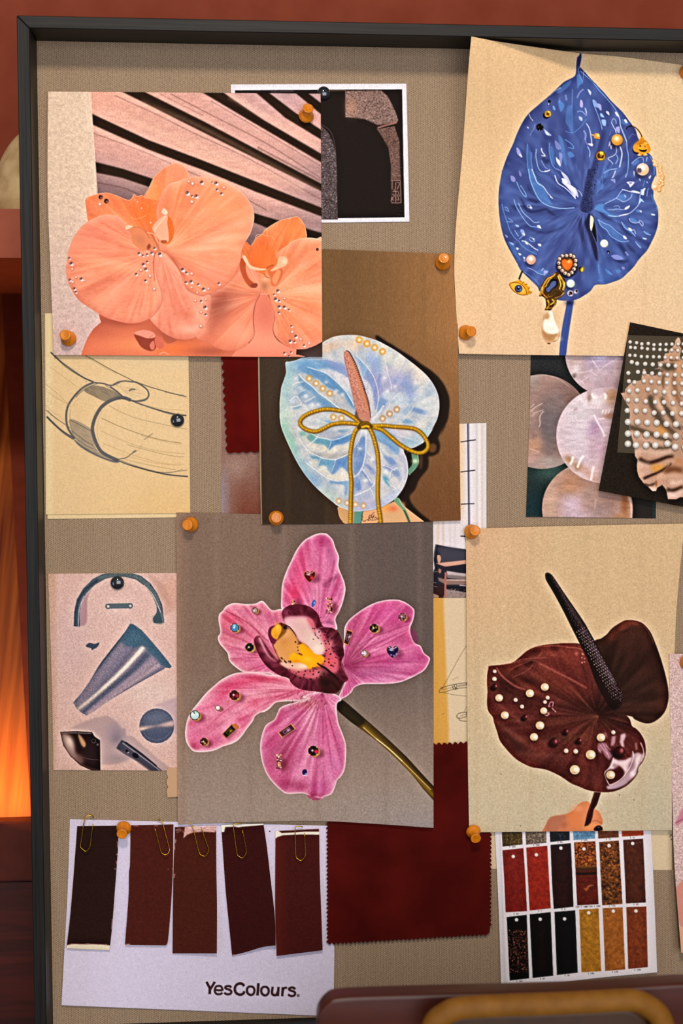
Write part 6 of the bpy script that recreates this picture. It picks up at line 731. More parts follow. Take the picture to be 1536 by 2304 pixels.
def art_sketch():
    A = Art(96, 776, 432, 1172, 'e4c493'); s = lambda t: P(95, 770, 4.518, t); full = (slice(0, A.h), slice(0, A.w))
    A.put(np.clip((124-A.X)/14, 0, 1), full, 'e8d8a8', .6); A.put(np.clip((A.Y-1000)/170, 0, 1)*np.clip((A.X-150)/200, 0, 1), full, 'e2b878', .7); A.put(np.clip((840-A.Y)/50, 0, 1)*np.clip((A.X-200)/200, 0, 1), full, 'd8c4a4', .6)
    A.tex(.02, 3, 72).tex(.03, 1.3, 73)
    P1, P2 = '5a5a5e', 'b49060'
    A.within(s('425,495 480,450 560,440 700,480 800,550 720,570 650,605 540,560')); A.put(A.mask(s('425,495 480,450 560,440 700,480 800,550 720,570 650,605 540,560')), full, '8f7f66', .9)
    rr = random.Random(4)
    for k in range(120): x, y = rr.uniform(185, 275), rr.uniform(866, 906); A.line([(x, y), (x+9, y+5)], .9, '6a625a', .5)
    A.within(None); A.within(s('280,780 500,880 520,960 560,1100 700,1190 560,1140 420,1060 320,960')); A.put(A.mask(s('280,780 500,880 520,960 560,1100 700,1190 560,1140 420,1060 320,960')), full, 'a8957a', .9); 
    for k in range(150): x, y = rr.uniform(155, 245), rr.uniform(940, 1030); A.line([(x, y), (x+10, y+6)], .9, '6f6a66', .5)
    A.within(None); A.fill(s('320,985 420,1060 560,1140 700,1195 780,1200 770,1225 700,1215 580,1170 450,1105 360,1040'), '5c5e66', .95, .8)
    for t, w, c, q in (('85,100 180,190 300,280 420,360 520,405', 3.4, P1, .9), ('90,110 250,260 400,350 520,400', 1.2, '3a3a3e', .8), ('440,135 560,200 700,280 850,355 930,395', 1.6, '5a5040', .9), ('410,135 560,215 700,295 800,330', .8, P2, .8), ('940,400 1080,450 1250,500 1360,530 1465,555', 2, '5a544c', .9), ('1250,510 1440,540', 1, P1, .7), ('1010,380 1080,420 1200,460', .7, P2, .6),
                       ('520,410 620,420 700,440 760,410 830,395 900,400 960,410 1040,460 1075,500 1080,550 1040,590 960,600 900,590', 3.2, P1, .95), ('690,450 760,500 830,560 900,590', 3, P1, .9), ('720,440 770,420 800,395', 2, P1, .8), ('640,440 720,480 800,540 850,570', 1.2, '3a3a3e', .8), ('880,495 910,480 945,478', 3.4, P1, .9), ('950,600 1060,570 1085,510', 2, P1, .8),
                       ('740,440 850,460 1000,490', .8, P2, .7), ('760,450 900,500 1040,530', .7, P1, .4), ('800,480 900,520 1000,560', .7, P1, .4), ('830,500 900,540 960,570', .7, P1, .4), ('860,460 960,480', .7, P1, .4), ('1090,480 1150,510 1120,570', .7, P2, .5),
                       ('520,410 440,445 370,500 310,570 265,640 245,720 245,800 260,870 300,940 330,980', 4.6, P1, .95), ('560,420 470,455 390,510 340,560', 2, P1, .7), ('290,680 280,760 290,850 310,930', 1.2, P1, .5), ('395,575 350,590 310,650', .7, P2, .6),
                       ('900,590 830,565 760,570 680,600 610,650 560,720 525,800 510,880 525,960 555,1040 590,1100 640,1140 720,1180 770,1200', 7.6, P1, .95), ('850,570 780,575 690,605 620,660', 1.4, '3a3a3e', .6), ('610,690 580,770 560,850 560,940 590,1050', .8, P2, .7),
                       ('900,590 1000,630 1150,680 1300,725 1465,745', 3.2, P1, .9), ('960,605 1080,650 1250,680 1440,690', .9, P2, .8), ('1150,680 1400,740 1460,745', 1.6, '3a3a3e', .7),
                       ('770,1200 850,1235 1000,1280 1150,1320 1300,1350 1480,1365', 3, P1, .9), ('800,1200 900,1240 1100,1300 1250,1325 1470,1300', 1.1, '4a4a4e', .7), ('1170,1320 1300,1325 1430,1290', 1, P1, .6), ('900,1255 1100,1310 1300,1345 1480,1366', 1.2, '2e2e32', .8),
                       ('770,1190 850,1175 900,1140 950,1105', 2, '5a5448', .9), ('920,1120 955,1100', 3, P1, .8), ('960,1110 1000,1070 1020,1040', 1, P2, .8), ('1035,990 1080,960 1125,925', 1.2, P1, .9), ('1150,900 1180,860', .7, P2, .6), ('1060,780 1040,900', .6, P2, .5), ('1000,640 1050,720 1060,850', .6, P2, .5),
                       ('670,640 800,710 950,770 1150,820 1300,850 1470,885', 1.2, 'a8906a', .9), ('600,770 750,840 900,900 1050,950 1200,990 1300,1010 1415,1025', 1.3, '8a744c', .9), ('1000,945 1200,1000 1330,1035 1410,1035', .8, P2, .7), ('590,900 750,970 900,1030 1100,1090 1250,1115 1450,1135', 1, 'b4976a', .9), ('860,1040 1000,1080 1200,1130 1350,1160 1440,1165', 1.1, '94805c', .8), ('620,1030 750,1080 900,1140 1100,1200 1250,1235 1440,1240', .9, P2, .8), ('760,1130 950,1180 1150,1230 1400,1255', .8, P2, .7), ('830,1190 1000,1230 1200,1270 1360,1298', 1, '9a8460', .8),
                       ('80,250 200,340 350,450 420,490', .8, P2, .7), ('40,430 150,520 280,640', .9, P2, .8), ('90,540 200,600 300,660', .8, P2, .8), ('40,690 120,760 240,840 280,870', 2, '6a6258', .7), ('60,690 80,720 160,790', 1.2, P1, .6), ('45,755 120,830 220,920 320,985', 4.4, P1, .9), ('45,760 150,860 300,960', 1.6, '3a3a3e', .8), ('30,640 150,740 300,830', .8, P2, .6), ('280,790 400,850 500,905', 1.4, '4a4844', .7), ('300,900 420,990 520,1050', 1.4, '4a4844', .7), ('310,950 430,1040 560,1100', 1.2, P1, .5), ('40,500 250,620', .7, P2, .6), ('440,400 455,402', 3, 'b09060', .7)):
        A.line(s(t), w, c, q, .45)
    ALL['sketch'] = A
    B = Art(98, 1120, 432, 1178, 'e6cc9c'); B.tex(.02, 3, 74); ALL['backsheet'] = B
def art_collage():
    A = Art(102, 1284, 402, 1740, 'd4b0a4'); k1 = lambda t: P(100, 1280, 4.955, t); k2 = lambda t: P(100, 1500, 4.955, t); full = (slice(0, A.h), slice(0, A.w))
    A.put(np.clip((132-A.X)/12, 0, 1), full, 'c49c84', .8); A.blob(260, 1370, 80, 70, 'd8b8ae', .6); A.blob(380, 1330, 30, 40, 'cf9d86', .7); A.blob(340, 1560, 60, 40, 'dcc4b8', .7); A.blob(160, 1450, 50, 100, 'cfb0ae', .6); A.put(np.clip((A.Y-1690)/40, 0, 1), full, 'd0a898', .6)
    A.tex(.04, 2.5, 75).tex(.05, 1.2, 76)
    A.fill(k1('1150,60 1250,110 1340,200 1390,300 1400,420 1300,330 1240,200'), 'b88c7c', .55, 3); A.fill(k1('395,470 440,330 530,220 480,330 470,590 400,630'), 'a88088', .8, 1.4); A.fill(k1('1280,450 1400,370 1470,340 1470,440 1330,520'), 'c09080', .4, 2)
    S = '5c6a74'
    ring = k1('325,640 330,480 360,340 430,220 540,110 640,60 700,48 980,48 1080,80 1180,160 1260,280 1310,400 1335,600 1220,605 1210,550 1250,490 1250,420 1210,310 1130,200 1020,120 900,90 800,85 680,110 560,180 470,270 410,370 395,480 398,645')
    A.fill(ring, S, 1, .5, False); A.within(ring, False); A.line(k1('345,640 350,480 385,340 470,220 600,120'), 5, '3f4c60', .7, 1.5); A.line(k1('378,640 382,500 400,400 440,300'), 1.4, 'c4b8c8', .9, .5); A.line(k1('600,100 800,65 1000,80 1150,180 1240,300 1290,420'), 6, '78867e', .6, 2); A.line(k1('1110,180 1200,280 1260,400 1300,500 1320,600'), 1.6, 'd8c8c8', .9, .5); A.line(k1('1180,170 1270,290 1330,500'), 3, '404a64', .8, 1); A.tex(.12, 1.3, 77); A.within(None)
    A.fill(k1('1210,545 1240,510 1260,480 1300,500 1320,605 1225,600'), '4c6068', .9, 2)
    A.line(k1('706,415 956,411'), 11.6, '66767c', 1, .5, sm=False); A.dot(*k1('708,418')[0], 6.4, '66767c'); A.dot(*k1('955,412')[0], 6.4, '66767c'); A.dot(*k1('710,418')[0], 3, 'd8bcb4'); A.dot(*k1('957,412')[0], 2.8, 'd8bcb4')
    A.fill(k1('465,850 500,825 560,835 612,822 590,870 550,895 525,905 520,885 470,870'), '525c70', 1, .5)
    # fluted steel cone
    C = k1('955,610 990,615 1080,680 1180,790 1290,920 1370,1020 1418,1090 1400,1108 1340,1100') + k2('1340,20 1180,110 1000,210 850,300 700,390 560,490 470,545 420,520 360,470 320,400 400,310 500,170 600,0') + k1('640,1030 820,800 900,700')
    A.fill(C, '7d7688', 1, .5, False); A.within(C, False)
    for t, w, c, q in (('930,640 700,950 480,1240 330,1470', 12, '3e5060', .95), ('985,690 800,950 600,1230 380,1520', 14, '8a7c88', .8), ('1060,800 850,1060 600,1340 380,1560', 7, '6a6474', .6), ('1105,870 900,1100 660,1330 370,1570', 9.6, 'e8cdb0', .95), ('1100,880 880,1120 640,1340', 4, 'fdf0d8', .95), ('1160,940 950,1160 700,1360 430,1600', 12, '565c70', .9), ('1230,1010 1050,1160 800,1360 470,1620', 14, 'a08a94', .9), ('1290,1060 1100,1190 900,1330 500,1610', 9, 'b89ca0', .8), ('1360,1110 1100,1260 900,1370 520,1640', 6, '4c5266', .9), ('1390,1130 1180,1230 900,1390 560,1610', 5, '7c7080', .7)):
        A.line(k1(t), w, c, q, 2.2, w*.55)
    A.fill(k1('955,610 990,615 1080,680 1180,790 1290,920 1370,1020 1418,1090 1390,1108 1300,1070 1250,1000 1160,930 1140,890 1100,850 1020,880 900,860 840,800 900,700'), '466578', .95, 2.4, False); A.tex(.12, 1.3, 78); A.within(None)
    # steel disc
    A.fill(k2('1200,440 1330,390 1480,340 1480,760 1400,700 1440,560 1300,450'), 'b89ca4', .7, 2, False); x, y = k2('1252,660')[0]
    A.dot(x, y, 41, 'cdb4b4', .6); A.dot(x, y, 39.4, '5f6476'); A.within([(x+39*math.cos(t*.2), y+38.6*math.sin(t*.2)) for t in range(32)])
    A.fill([(x-42, y+2), (x-42, y+11), (x, y+1), (x+42, y+1), (x+42, y-14), (x, y-1)], 'c49c90', .95, 2.2, False); A.blob(x-34, y+7, 10, 3, 'ecc8a8', .9, -12); A.blob(x+30, y-6, 14, 4, 'c8a8a8', .8, -14); A.blob(x, y-20, 26, 10, '6a7488', .6); A.blob(x, y+20, 30, 14, '454e66', .6)
    for k in range(22): a = .35+k*.11; A.dot(x+33*math.cos(a), y+32*math.sin(a), 1, '8a90a4', .6, .4); A.dot(x-33*math.cos(a), y-32*math.sin(a), .8, '8a90a4', .4, .4)
    A.tex(.08, 1.3, 79); A.within(None)
    # cast forms, half bowl and rail
    A.fill(k2('280,690 400,630 560,570 700,545 760,580 810,620 850,690 905,690 910,770 980,770 1100,880 1260,1020 1420,1150 1300,1160 1000,1000 930,1040 800,1090 640,1095 620,800 540,720'), 'b09492', .85, 1.6, False); A.blob(262, 1660, 14, 16, '6f6878', .7); A.blob(260, 1645, 20, 20, '948490', .6); A.blob(265, 1705, 24, 10, '9c8a8c', .7)
    bw = k2('175,728 350,718 530,730 560,780 620,820 625,1170 520,1155 400,1100 290,1000 210,880'); A.fill(bw, '2c1c1e', 1, .5, False); A.within(bw, False); A.fill(k2('190,750 250,760 320,860 350,960 400,1010 420,1080 300,1010 220,890'), 'a07e78', .95, 3); A.blob(156, 1668, 9, 16, 'dcc0ac', .9, -20); A.fill(k2('375,750 420,790 460,860 440,900 400,850'), 'c89060', .9, 1.6); A.blob(180, 1706, 12, 8, '6a4840', .8, 45); A.line(k2('400,1000 500,1030 620,1040'), 1.4, '5c4440', .8); A.line(k2('380,1070 500,1130 620,1160'), 3, '7a5a50', .7, 1.6); A.line(k2('185,740 350,738 520,745'), 1.2, 'b8a098', .9); A.dot(*k2('550,830')[0], 5, '5a4a4c', .9); A.dot(*k2('548,828')[0], 3.6, '241a1c'); A.dot(*k2('593,868')[0], 2.6, '6a5a5c', .9); A.within(None)
    A.fill(k2('860,815 890,830 1050,950 1180,1050 1330,1175 1200,1170 1050,1060 900,980 800,910 820,870'), '4c4c58', 1, .6, False); A.line(k2('870,850 1050,980 1200,1090 1300,1170'), 2.4, '9a8c98', .9, .6); A.line(k2('850,930 1000,1030 1180,1160'), 3, '6a5c64', .9, .8); A.line(k2('900,840 1080,970 1250,1110'), 3, '221c28', .9, .7); A.dot(*k2('920,940')[0], 3.4, '1c2030'); A.blob(*k2('930,955')[0], 2, 1.4, 'c0b0b8', .9); A.dot(*k2('1015,990')[0], 8, '1c2434', 1, .6, 5.4, 35)
    ALL['collage'] = A
def art_mop():
    A = Art(1178, 794, 1482, 1174, '24302f'); m = lambda t: P(1180, 790, 5.908, t); full = (slice(0, A.h), slice(0, A.w))
    A.put(np.clip((960-A.Y)/100, 0, 1), full, '2a2c2c', 1); A.blob(1240, 1060, 40, 24, '44605a', .8); A.blob(1200, 1140, 30, 40, '1c3238', .9); A.tex(.15, 1.4, 81)
    def disc(cx, cy, r, base, bl, sd):
        t = np.linspace(0, 6.2832, 60, endpoint=False); L = [(cx+r*math.cos(a), cy+r*math.sin(a)) for a in t]; A.fill(L, base, 1, .5, False); A.within(L, False)
        for x, y, rx, ry, c, q, an in bl: A.blob(x, y, rx, ry, c, q, an, 2.2)
        A.tex(.05, 7, sd, 2, .7).tex(.05, 1.5, sd+1); A.within(None)
    disc(1219, 949, 106, '9a7c74', [(1215, 860, 60, 26, 'a88478', .8, 0), (1200, 850, 16, 30, '989088', .6, 0), (1290, 900, 26, 60, '7a5c54', .8, -20), (1232, 960, 22, 60, '6a6264', .9, 0), (1252, 940, 26, 60, '786c6c', .8, 0), (1195, 930, 14, 20, 'a88c80', .7, 0), (1200, 1000, 18, 24, 'c09074', .9, 0), (1195, 1030, 26, 14, 'bc9488', .8, 0), (1240, 1040, 40, 14, 'a89c94', .8, 0), (1200, 980, 8, 10, '8a706c', .6, 0)], 82)
    for t, w in (('80,800 150,740 240,690', 2), ('80,750 130,700', 1.6), ('250,800 210,850 200,910 205,970 185,1010', 2.2), ('100,870 140,820 250,780', 1.4), ('60,1300 120,1310 200,1350', 1.4)): A.line(m(t), w, 'd8bcb0', .7, .7)
    A.line(m('75,330 250,312 450,370 600,480'), 1.2, 'c4a090', .6)
    disc(1367, 795, 96, 'b8a0a8', [(1300, 810, 20, 30, 'c8a890', .8, 0), (1295, 835, 10, 20, 'e8dcdc', .9, 20), (1340, 815, 40, 20, 'b8a4bc', .8, 0), (1345, 850, 40, 20, 'c8b4bc', .8, 0), (1380, 860, 30, 16, 'a88c90', .8, 0), (1310, 868, 20, 26, 'c0a0a4', .7, -30), (1290, 845, 6, 8, '6c5854', .8, 40), (1395, 830, 20, 30, 'b09898', .7, 0), (1350, 806, 16, 8, 'd8d0e8', .7, 0)], 84)
    for t in ('730,290 870,260 900,240', '900,130 960,210 1000,260', '890,100 940,180', '760,400 830,350', '1000,250 1120,160 1220,110 1290,105', '870,270 970,330', '720,370 780,430'): A.line(m(t), 1.6, 'e4d4dc', .65, .7)
    disc(1321, 1144, 102, 'b08c7c', [(1290, 1090, 30, 30, 'b8805c', .8, -30), (1340, 1075, 50, 16, 'a08078', .7, 0), (1330, 1110, 40, 20, 'a88c84', .7, 0), (1240, 1130, 14, 30, 'cca890', .8, 0), (1285, 1135, 26, 26, 'd0b8c8', .9, 0), (1300, 1160, 40, 14, 'ccb4c4', .8, 0), (1370, 1130, 26, 24, '947468', .8, 0), (1405, 1130, 10, 40, '9c6038', .9, 0), (1395, 1165, 20, 10, 'c08858', .7, 0), (1350, 1150, 30, 20, '9c8484', .7, 0), (1280, 1100, 20, 8, 'c09070', .7, 0)], 88)
    disc(1216+142, 980, 107, 'cfb8be', [(1310, 930, 40, 40, 'd8ccd0', .9, 0), (1300, 990, 30, 60, 'd4c8d0', .8, 0), (1338, 965, 16, 26, 'b08cac', .8, 10), (1350, 1010, 30, 30, 'bf9cac', .7, 0), (1340, 900, 40, 10, 'e4dcdc', .7, 0), (1375, 890, 14, 24, 'b08058', .8, 10), (1325, 892, 6, 14, 'a88c80', .8, 0), (1370, 935, 16, 8, 'a87860', .8, 0), (1280, 1035, 14, 10, 'b88c68', .9, 50), (1300, 1050, 10, 10, 'b08058', .9, 0), (1330, 1070, 30, 10, 'c49070', .8, 40), (1345, 1060, 30, 20, 'd4b4b4', .7, 0), (1355, 1090, 20, 10, 'd8c4cc', .8, 0)], 86)
    for t, w, c in (('600,1510 630,1460 640,1400', 5, 'f4ece8'), ('700,1550 740,1450 780,1390', 5.4, 'f4ece8'), ('880,1720 900,1600 920,1530', 5, 'ece0e0'), ('920,840 960,930 1010,1020 1060,1120', 3.4, 'f0e8e8'), ('890,560 920,620 960,600', 5, 'ece4e4'), ('1050,560 1080,600 1060,640', 5, 'ece4e4'), ('970,900 1060,895', 2, 'f4ece8'), ('1040,780 1030,830', 2.4, 'f4ece8'), ('1080,780 1070,840', 2, 'e8dcd8'), ('1130,770 1110,830', 2, 'e8dcd8'), ('860,590 850,650', 4, 'b49080'), ('1040,1140 1090,1110', 2, 'f0e8e8'), ('650,780 700,770', 4, 'b89a98')): A.line(m(t), w, c, .85, 1.1)
    A.line(m('1375,1920 1415,2050 1420,2240'), 4, 'd0a898', .8, 1); A.line(m('950,1960 930,2100'), 2.4, 'c8b0a8', .6, 1); A.fill(m('1430,1900 1700,1900 1700,2300 1430,2300 1440,2150'), '2a2624', 1, .6, False)
    ALL['mop'] = A
def art_shell():
    A = Art(1342, 722, 1600, 1146, '231b14'); q = lambda t: P(1340, 720, 7.837, t); r = lambda t: P(1340, 920, 7.837, t); A.tex(.18, 1.6, 91).tex(.15, 1.5, 92)
    SP = q('1455,300 1480,330 1500,400 1470,450 1510,500 1500,560 1480,630 1500,700 1600,600 1700,620 1700,1700') + r('1700,1500 1600,1560 1490,1555 1420,1590 1270,1590 1250,1480 1240,1430 1170,1340 1080,1390 1060,1450 1000,1450 920,1370 840,1310 760,1200 730,1100 725,990 735,900 690,830 680,700 650,560 580,300 600,100 580,0') + q('590,1550 540,1480 440,1290 510,1280 520,1220 580,1150 640,1090 740,1070 800,1060 810,980 830,870 870,860 880,930 900,950 1050,980 1060,970 1140,860 1050,870 1020,860 1100,850 1090,740 1200,720 1190,650 1220,590 1290,580 1280,530 1340,490 1390,430 1400,360')
    A.fill(SP, 'b98e74', 1, .6, False); A.within(SP, False)
    for t, w, c, a_ in ((q('1430,330 1480,340'), 5, 'd09870', .9), (q('1300,520 1500,520'), 4, '8a5a38', .8), (q('1230,640 1500,660'), 6, 'c88c54', .8), (q('1300,710 1500,720'), 4, '6a4028', .8), (q('1180,780 1230,840 1290,860 1350,790 1390,900'), 12, '241a14', .95), (q('1010,870 1080,930 1180,890'), 10, '241a14', .95), (q('1200,960 1180,1100 1200,1200'), 6, '5a3a28', .8), (q('830,980 860,1100 830,1250'), 9, 'c89468', .7), (q('960,1330 980,1500 1080,1640'), 12, '2c1e16', .95), (q('1150,1350 1200,1500 1300,1640'), 9, '3c2a20', .9), (q('1280,1000 1260,1200 1330,1400 1420,1640'), 12, 'd8b498', .8), (q('1370,1000 1400,1200 1450,1400 1536,1500'), 10, '8a5c3c', .8), (q('1100,1150 1150,1300 1130,1400'), 12, 'c8a48c', .7),
                        (q('1060,1400 1120,1500 1200,1640'), 11, 'd4ae94', .8), (q('600,1200 700,1400 720,1640'), 14, 'd0aa94', .7), (q('1480,700 1450,900 1500,1100'), 14, 'd09868', .8), (r('1060,60 1130,200 1250,330 1400,440'), 15, '2a1c16', .95), (r('1230,0 1330,140 1400,260 1500,360'), 10, '33231a', .95), (r('1130,330 1180,420 1250,400'), 22, 'dc9028', .9), (r('580,320 700,350 850,400 1000,450 1150,520 1350,560'), 10, '3a281e', .95), (r('640,420 800,520 1000,590 1200,600'), 9, 'd0a890', .8), (r('900,600 1050,680 1250,690 1400,640'), 7, '4a3428', .9), (r('690,740 850,740 1100,780 1350,740'), 14, 'd8b4a0', .8), (r('760,880 850,930 950,950 1100,910 1250,850 1370,830'), 9, '2a1c16', .97), (r('740,960 850,1000 950,980'), 16, 'd0ac98', .8), (r('1000,1010 1080,1060 1180,990'), 15, 'dc9428', .85), (r('840,1230 950,1180 1100,1120 1250,1030 1330,960'), 6, '30201a', .95), (r('760,1150 850,1120 960,1100'), 12, 'c8a090', .8), (r('1080,1230 1180,1130 1310,960'), 3, 'd0a080', .8), (r('1200,1140 1350,1060 1536,1090'), 16, '6a3c22', .9), (r('1100,1200 1300,1180 1536,1200'), 14, 'd0a48c', .8), (r('1400,900 1500,950 1600,1000'), 14, 'b87c50', .8), (r('1250,1420 1350,1440 1536,1370'), 9, '33221a', .95), (r('1270,1500 1400,1520 1536,1440'), 12, 'd8bcb0', .8), (r('850,1330 950,1350 1050,1310'), 6, '3a281e', .9), (r('1060,1270 1070,1330 1060,1370'), 4, '9a5428', .9), (r('930,1390 1010,1430 1060,1400'), 8, 'd8b4a4', .8), (r('1300,1300 1450,1300 1536,1260'), 12, 'e0c0b0', .7), (r('720,980 740,1100 790,1220'), 6, 'd09858', .6)):
        A.line(t, w, c, a_, w*.28, w*.6)
    A.tex(.05, 1.5, 93); A.within(None); ALL['shell'] = A
def art_chairphoto():
    A = Art(962, 948, 1110, 1352, 'dcd6d8'); g = lambda t: P(960, 940, 5.62, t); full = (slice(0, A.h), slice(0, A.w))
    A.put(np.clip((1048-A.X)/12, 0, 1)*np.clip((1180-A.Y)/40, 0, 1), full, 'e8c8a0', .9)
    for x, c, a_ in ((1072, 'c8b8ac', .5), (1084, 'd4bcae', .7), (1078, 'e8e4e4', .6), (996, 'c8a894', .5), (985, 'e0b48c', .6), (1012, 'd0bcb4', .5), (1022, 'ccb8b4', .4), (1060, 'e8e4e8', .5)): A.line([(x, 945), (x+1, 1360)], 5, c, a_, 1.6)
    A.fill(g('508,60 535,60 548,1400 522,1400'), '8c8898', 1, .4, False); A.line(g('516,60 530,1400'), 1.6, '3c3844', 1)
    for t in ('425,305 620,278', '425,686 612,662', '430,1092 602,1086', '425,1496 540,1500'): A.line(g(t), 2.4, '3a3440', 1, .4, sm=False)
    A.fill(g('110,1600 160,1610 300,1640 500,1665 500,2250 80,2250 80,1950 100,1900 85,1800 90,1700'), '2c2a34', 1, .6, False); A.fill(g('150,1630 500,1680 500,1790 200,1830 170,1740'), '474652', .9, 2); A.line(g('115,1610 100,1700 95,1760'), 2, '5a6064', .8)
    A.fill(g('130,1745 165,1740 180,1780 165,1830 140,1830'), 'c89880', 1, .5); A.fill(g('115,1840 300,1820 500,1798 500,1845 260,1880 220,1880'), 'd09a84', 1, .5, False); A.fill(g('150,1910 180,1920 175,1960 150,1960'), 'c07c60', .9)
    A.fill(g('250,1935 400,1960 500,1970 500,2040 260,2020'), 'b8a8a8', 1, .6, False); A.fill(g('260,1985 500,2010 500,2040 300,2030'), '7a6a68', .9, 1); A.fill(g('140,2020 260,2050 500,2040 500,2110 240,2110 150,2060'), '8a6e64', 1, .8, False); A.line(g('250,2050 500,2055'), 2.4, 'd8bcb0', .9, .8); A.fill(g('240,2120 500,2150 500,2220 240,2170'), '24232c', 1, .6, False)
    A.fill(g('240,2165 500,2210 500,2290 240,2290'), '94807a', 1, .6, False); A.fill(g('225,1955 250,1955 242,2290 218,2290'), 'b4685a', 1, .5, False); A.fill(g('80,2100 215,2120 215,2290 80,2290'), '3a2424', 1, .6, False); A.fill(g('80,2220 150,2250 150,2290 80,2290'), 'a88470', 1, .6, False); A.line(g('410,2115 500,2125'), 2, 'd0c4c4', .9)
    for t in ('85,2080 120,2090', '85,2130 130,2140', '90,1950 140,1940'): A.line(g(t), 1.4, '88888c', .8)
    rr = random.Random(8)
    for k in range(60): x, y = rr.uniform(1004, 1048), rr.uniform(1326, 1346); A.line([(x, y), (x+4, y-2)], 1, rr.choice(['5c4c48', 'b8a49c']), .6)
    A.tex(.03, 1.5, 95); ALL['chairphoto'] = A
def art_bigsketch():
    A = Art(966, 1334, 1520, 1966, 'dcc4a0'); b = lambda t: P(960, 1340, 6.4, t); full = (slice(0, A.h), slice(0, A.w)); A.put(np.clip((1000+12*np.clip((A.Y-1340)/300, 0, 1)-A.X)/7, 0, 1), full, 'd99f45', .95); A.tex(.03, 1.5, 96)
    for t, w in (('230,1320 330,1140 450,920 580,705', .9), ('235,1400 400,1430 575,1448', .9), ('180,1400 175,1380 200,1340 240,1320 350,1290 450,1270 580,1255', 1.6), ('180,1395 250,1390 350,1360 450,1335 580,1325', 1.5), ('200,1345 215,1330 240,1330', 3), ('215,1360 300,1340 380,1320', 1), ('370,1300 375,1330 400,1350 450,1340', 1.8), ('380,1290 420,1280 430,1320 400,1350', 1.6), ('385,1310 425,1330', 1.6), ('395,1290 415,1345', 1.4), ('440,1300 580,1275', 1), ('450,1310 580,1290', 1), ('570,1255 575,1290', 2.4), ('460,1765 430,1750 440,1715 480,1690 580,1678', 1.8), ('440,1765 480,1770 540,1750 580,1740', 1.6), ('460,1770 480,1800 580,1812', 1.6), ('470,1745 520,1720 575,1710', 1), ('570,1680 575,1730', 2), ('530,1680 575,1600', .8), ('370,1210 450,1175', .7), ('210,1720 255,1690', .7)): A.line(b(t), w, '5a5040', .8, .4)
    A.line([(1506, 1884), (1510, 1878), (1513, 1886), (1508, 1890)], 1.6, '3a342c', .9); ALL['bigsketch'] = A
def art_glow():
    A = Art(494, 790, 596, 1172, '8a6a5e'); full = (slice(0, A.h), slice(0, A.w)); A.put(np.clip((A.Y-1040)/110, 0, 1)*np.clip((A.X-505)/40, 0, 1), full, '744030', .95); A.put(np.clip((520-A.X)/18, 0, 1)*np.clip((A.Y-1030)/60, 0, 1), full, '8f838c', .7); A.blob(530, 1050, 24, 26, 'a08478', .7); A.tex(.10, 1.4, 97); ALL['glow'] = A
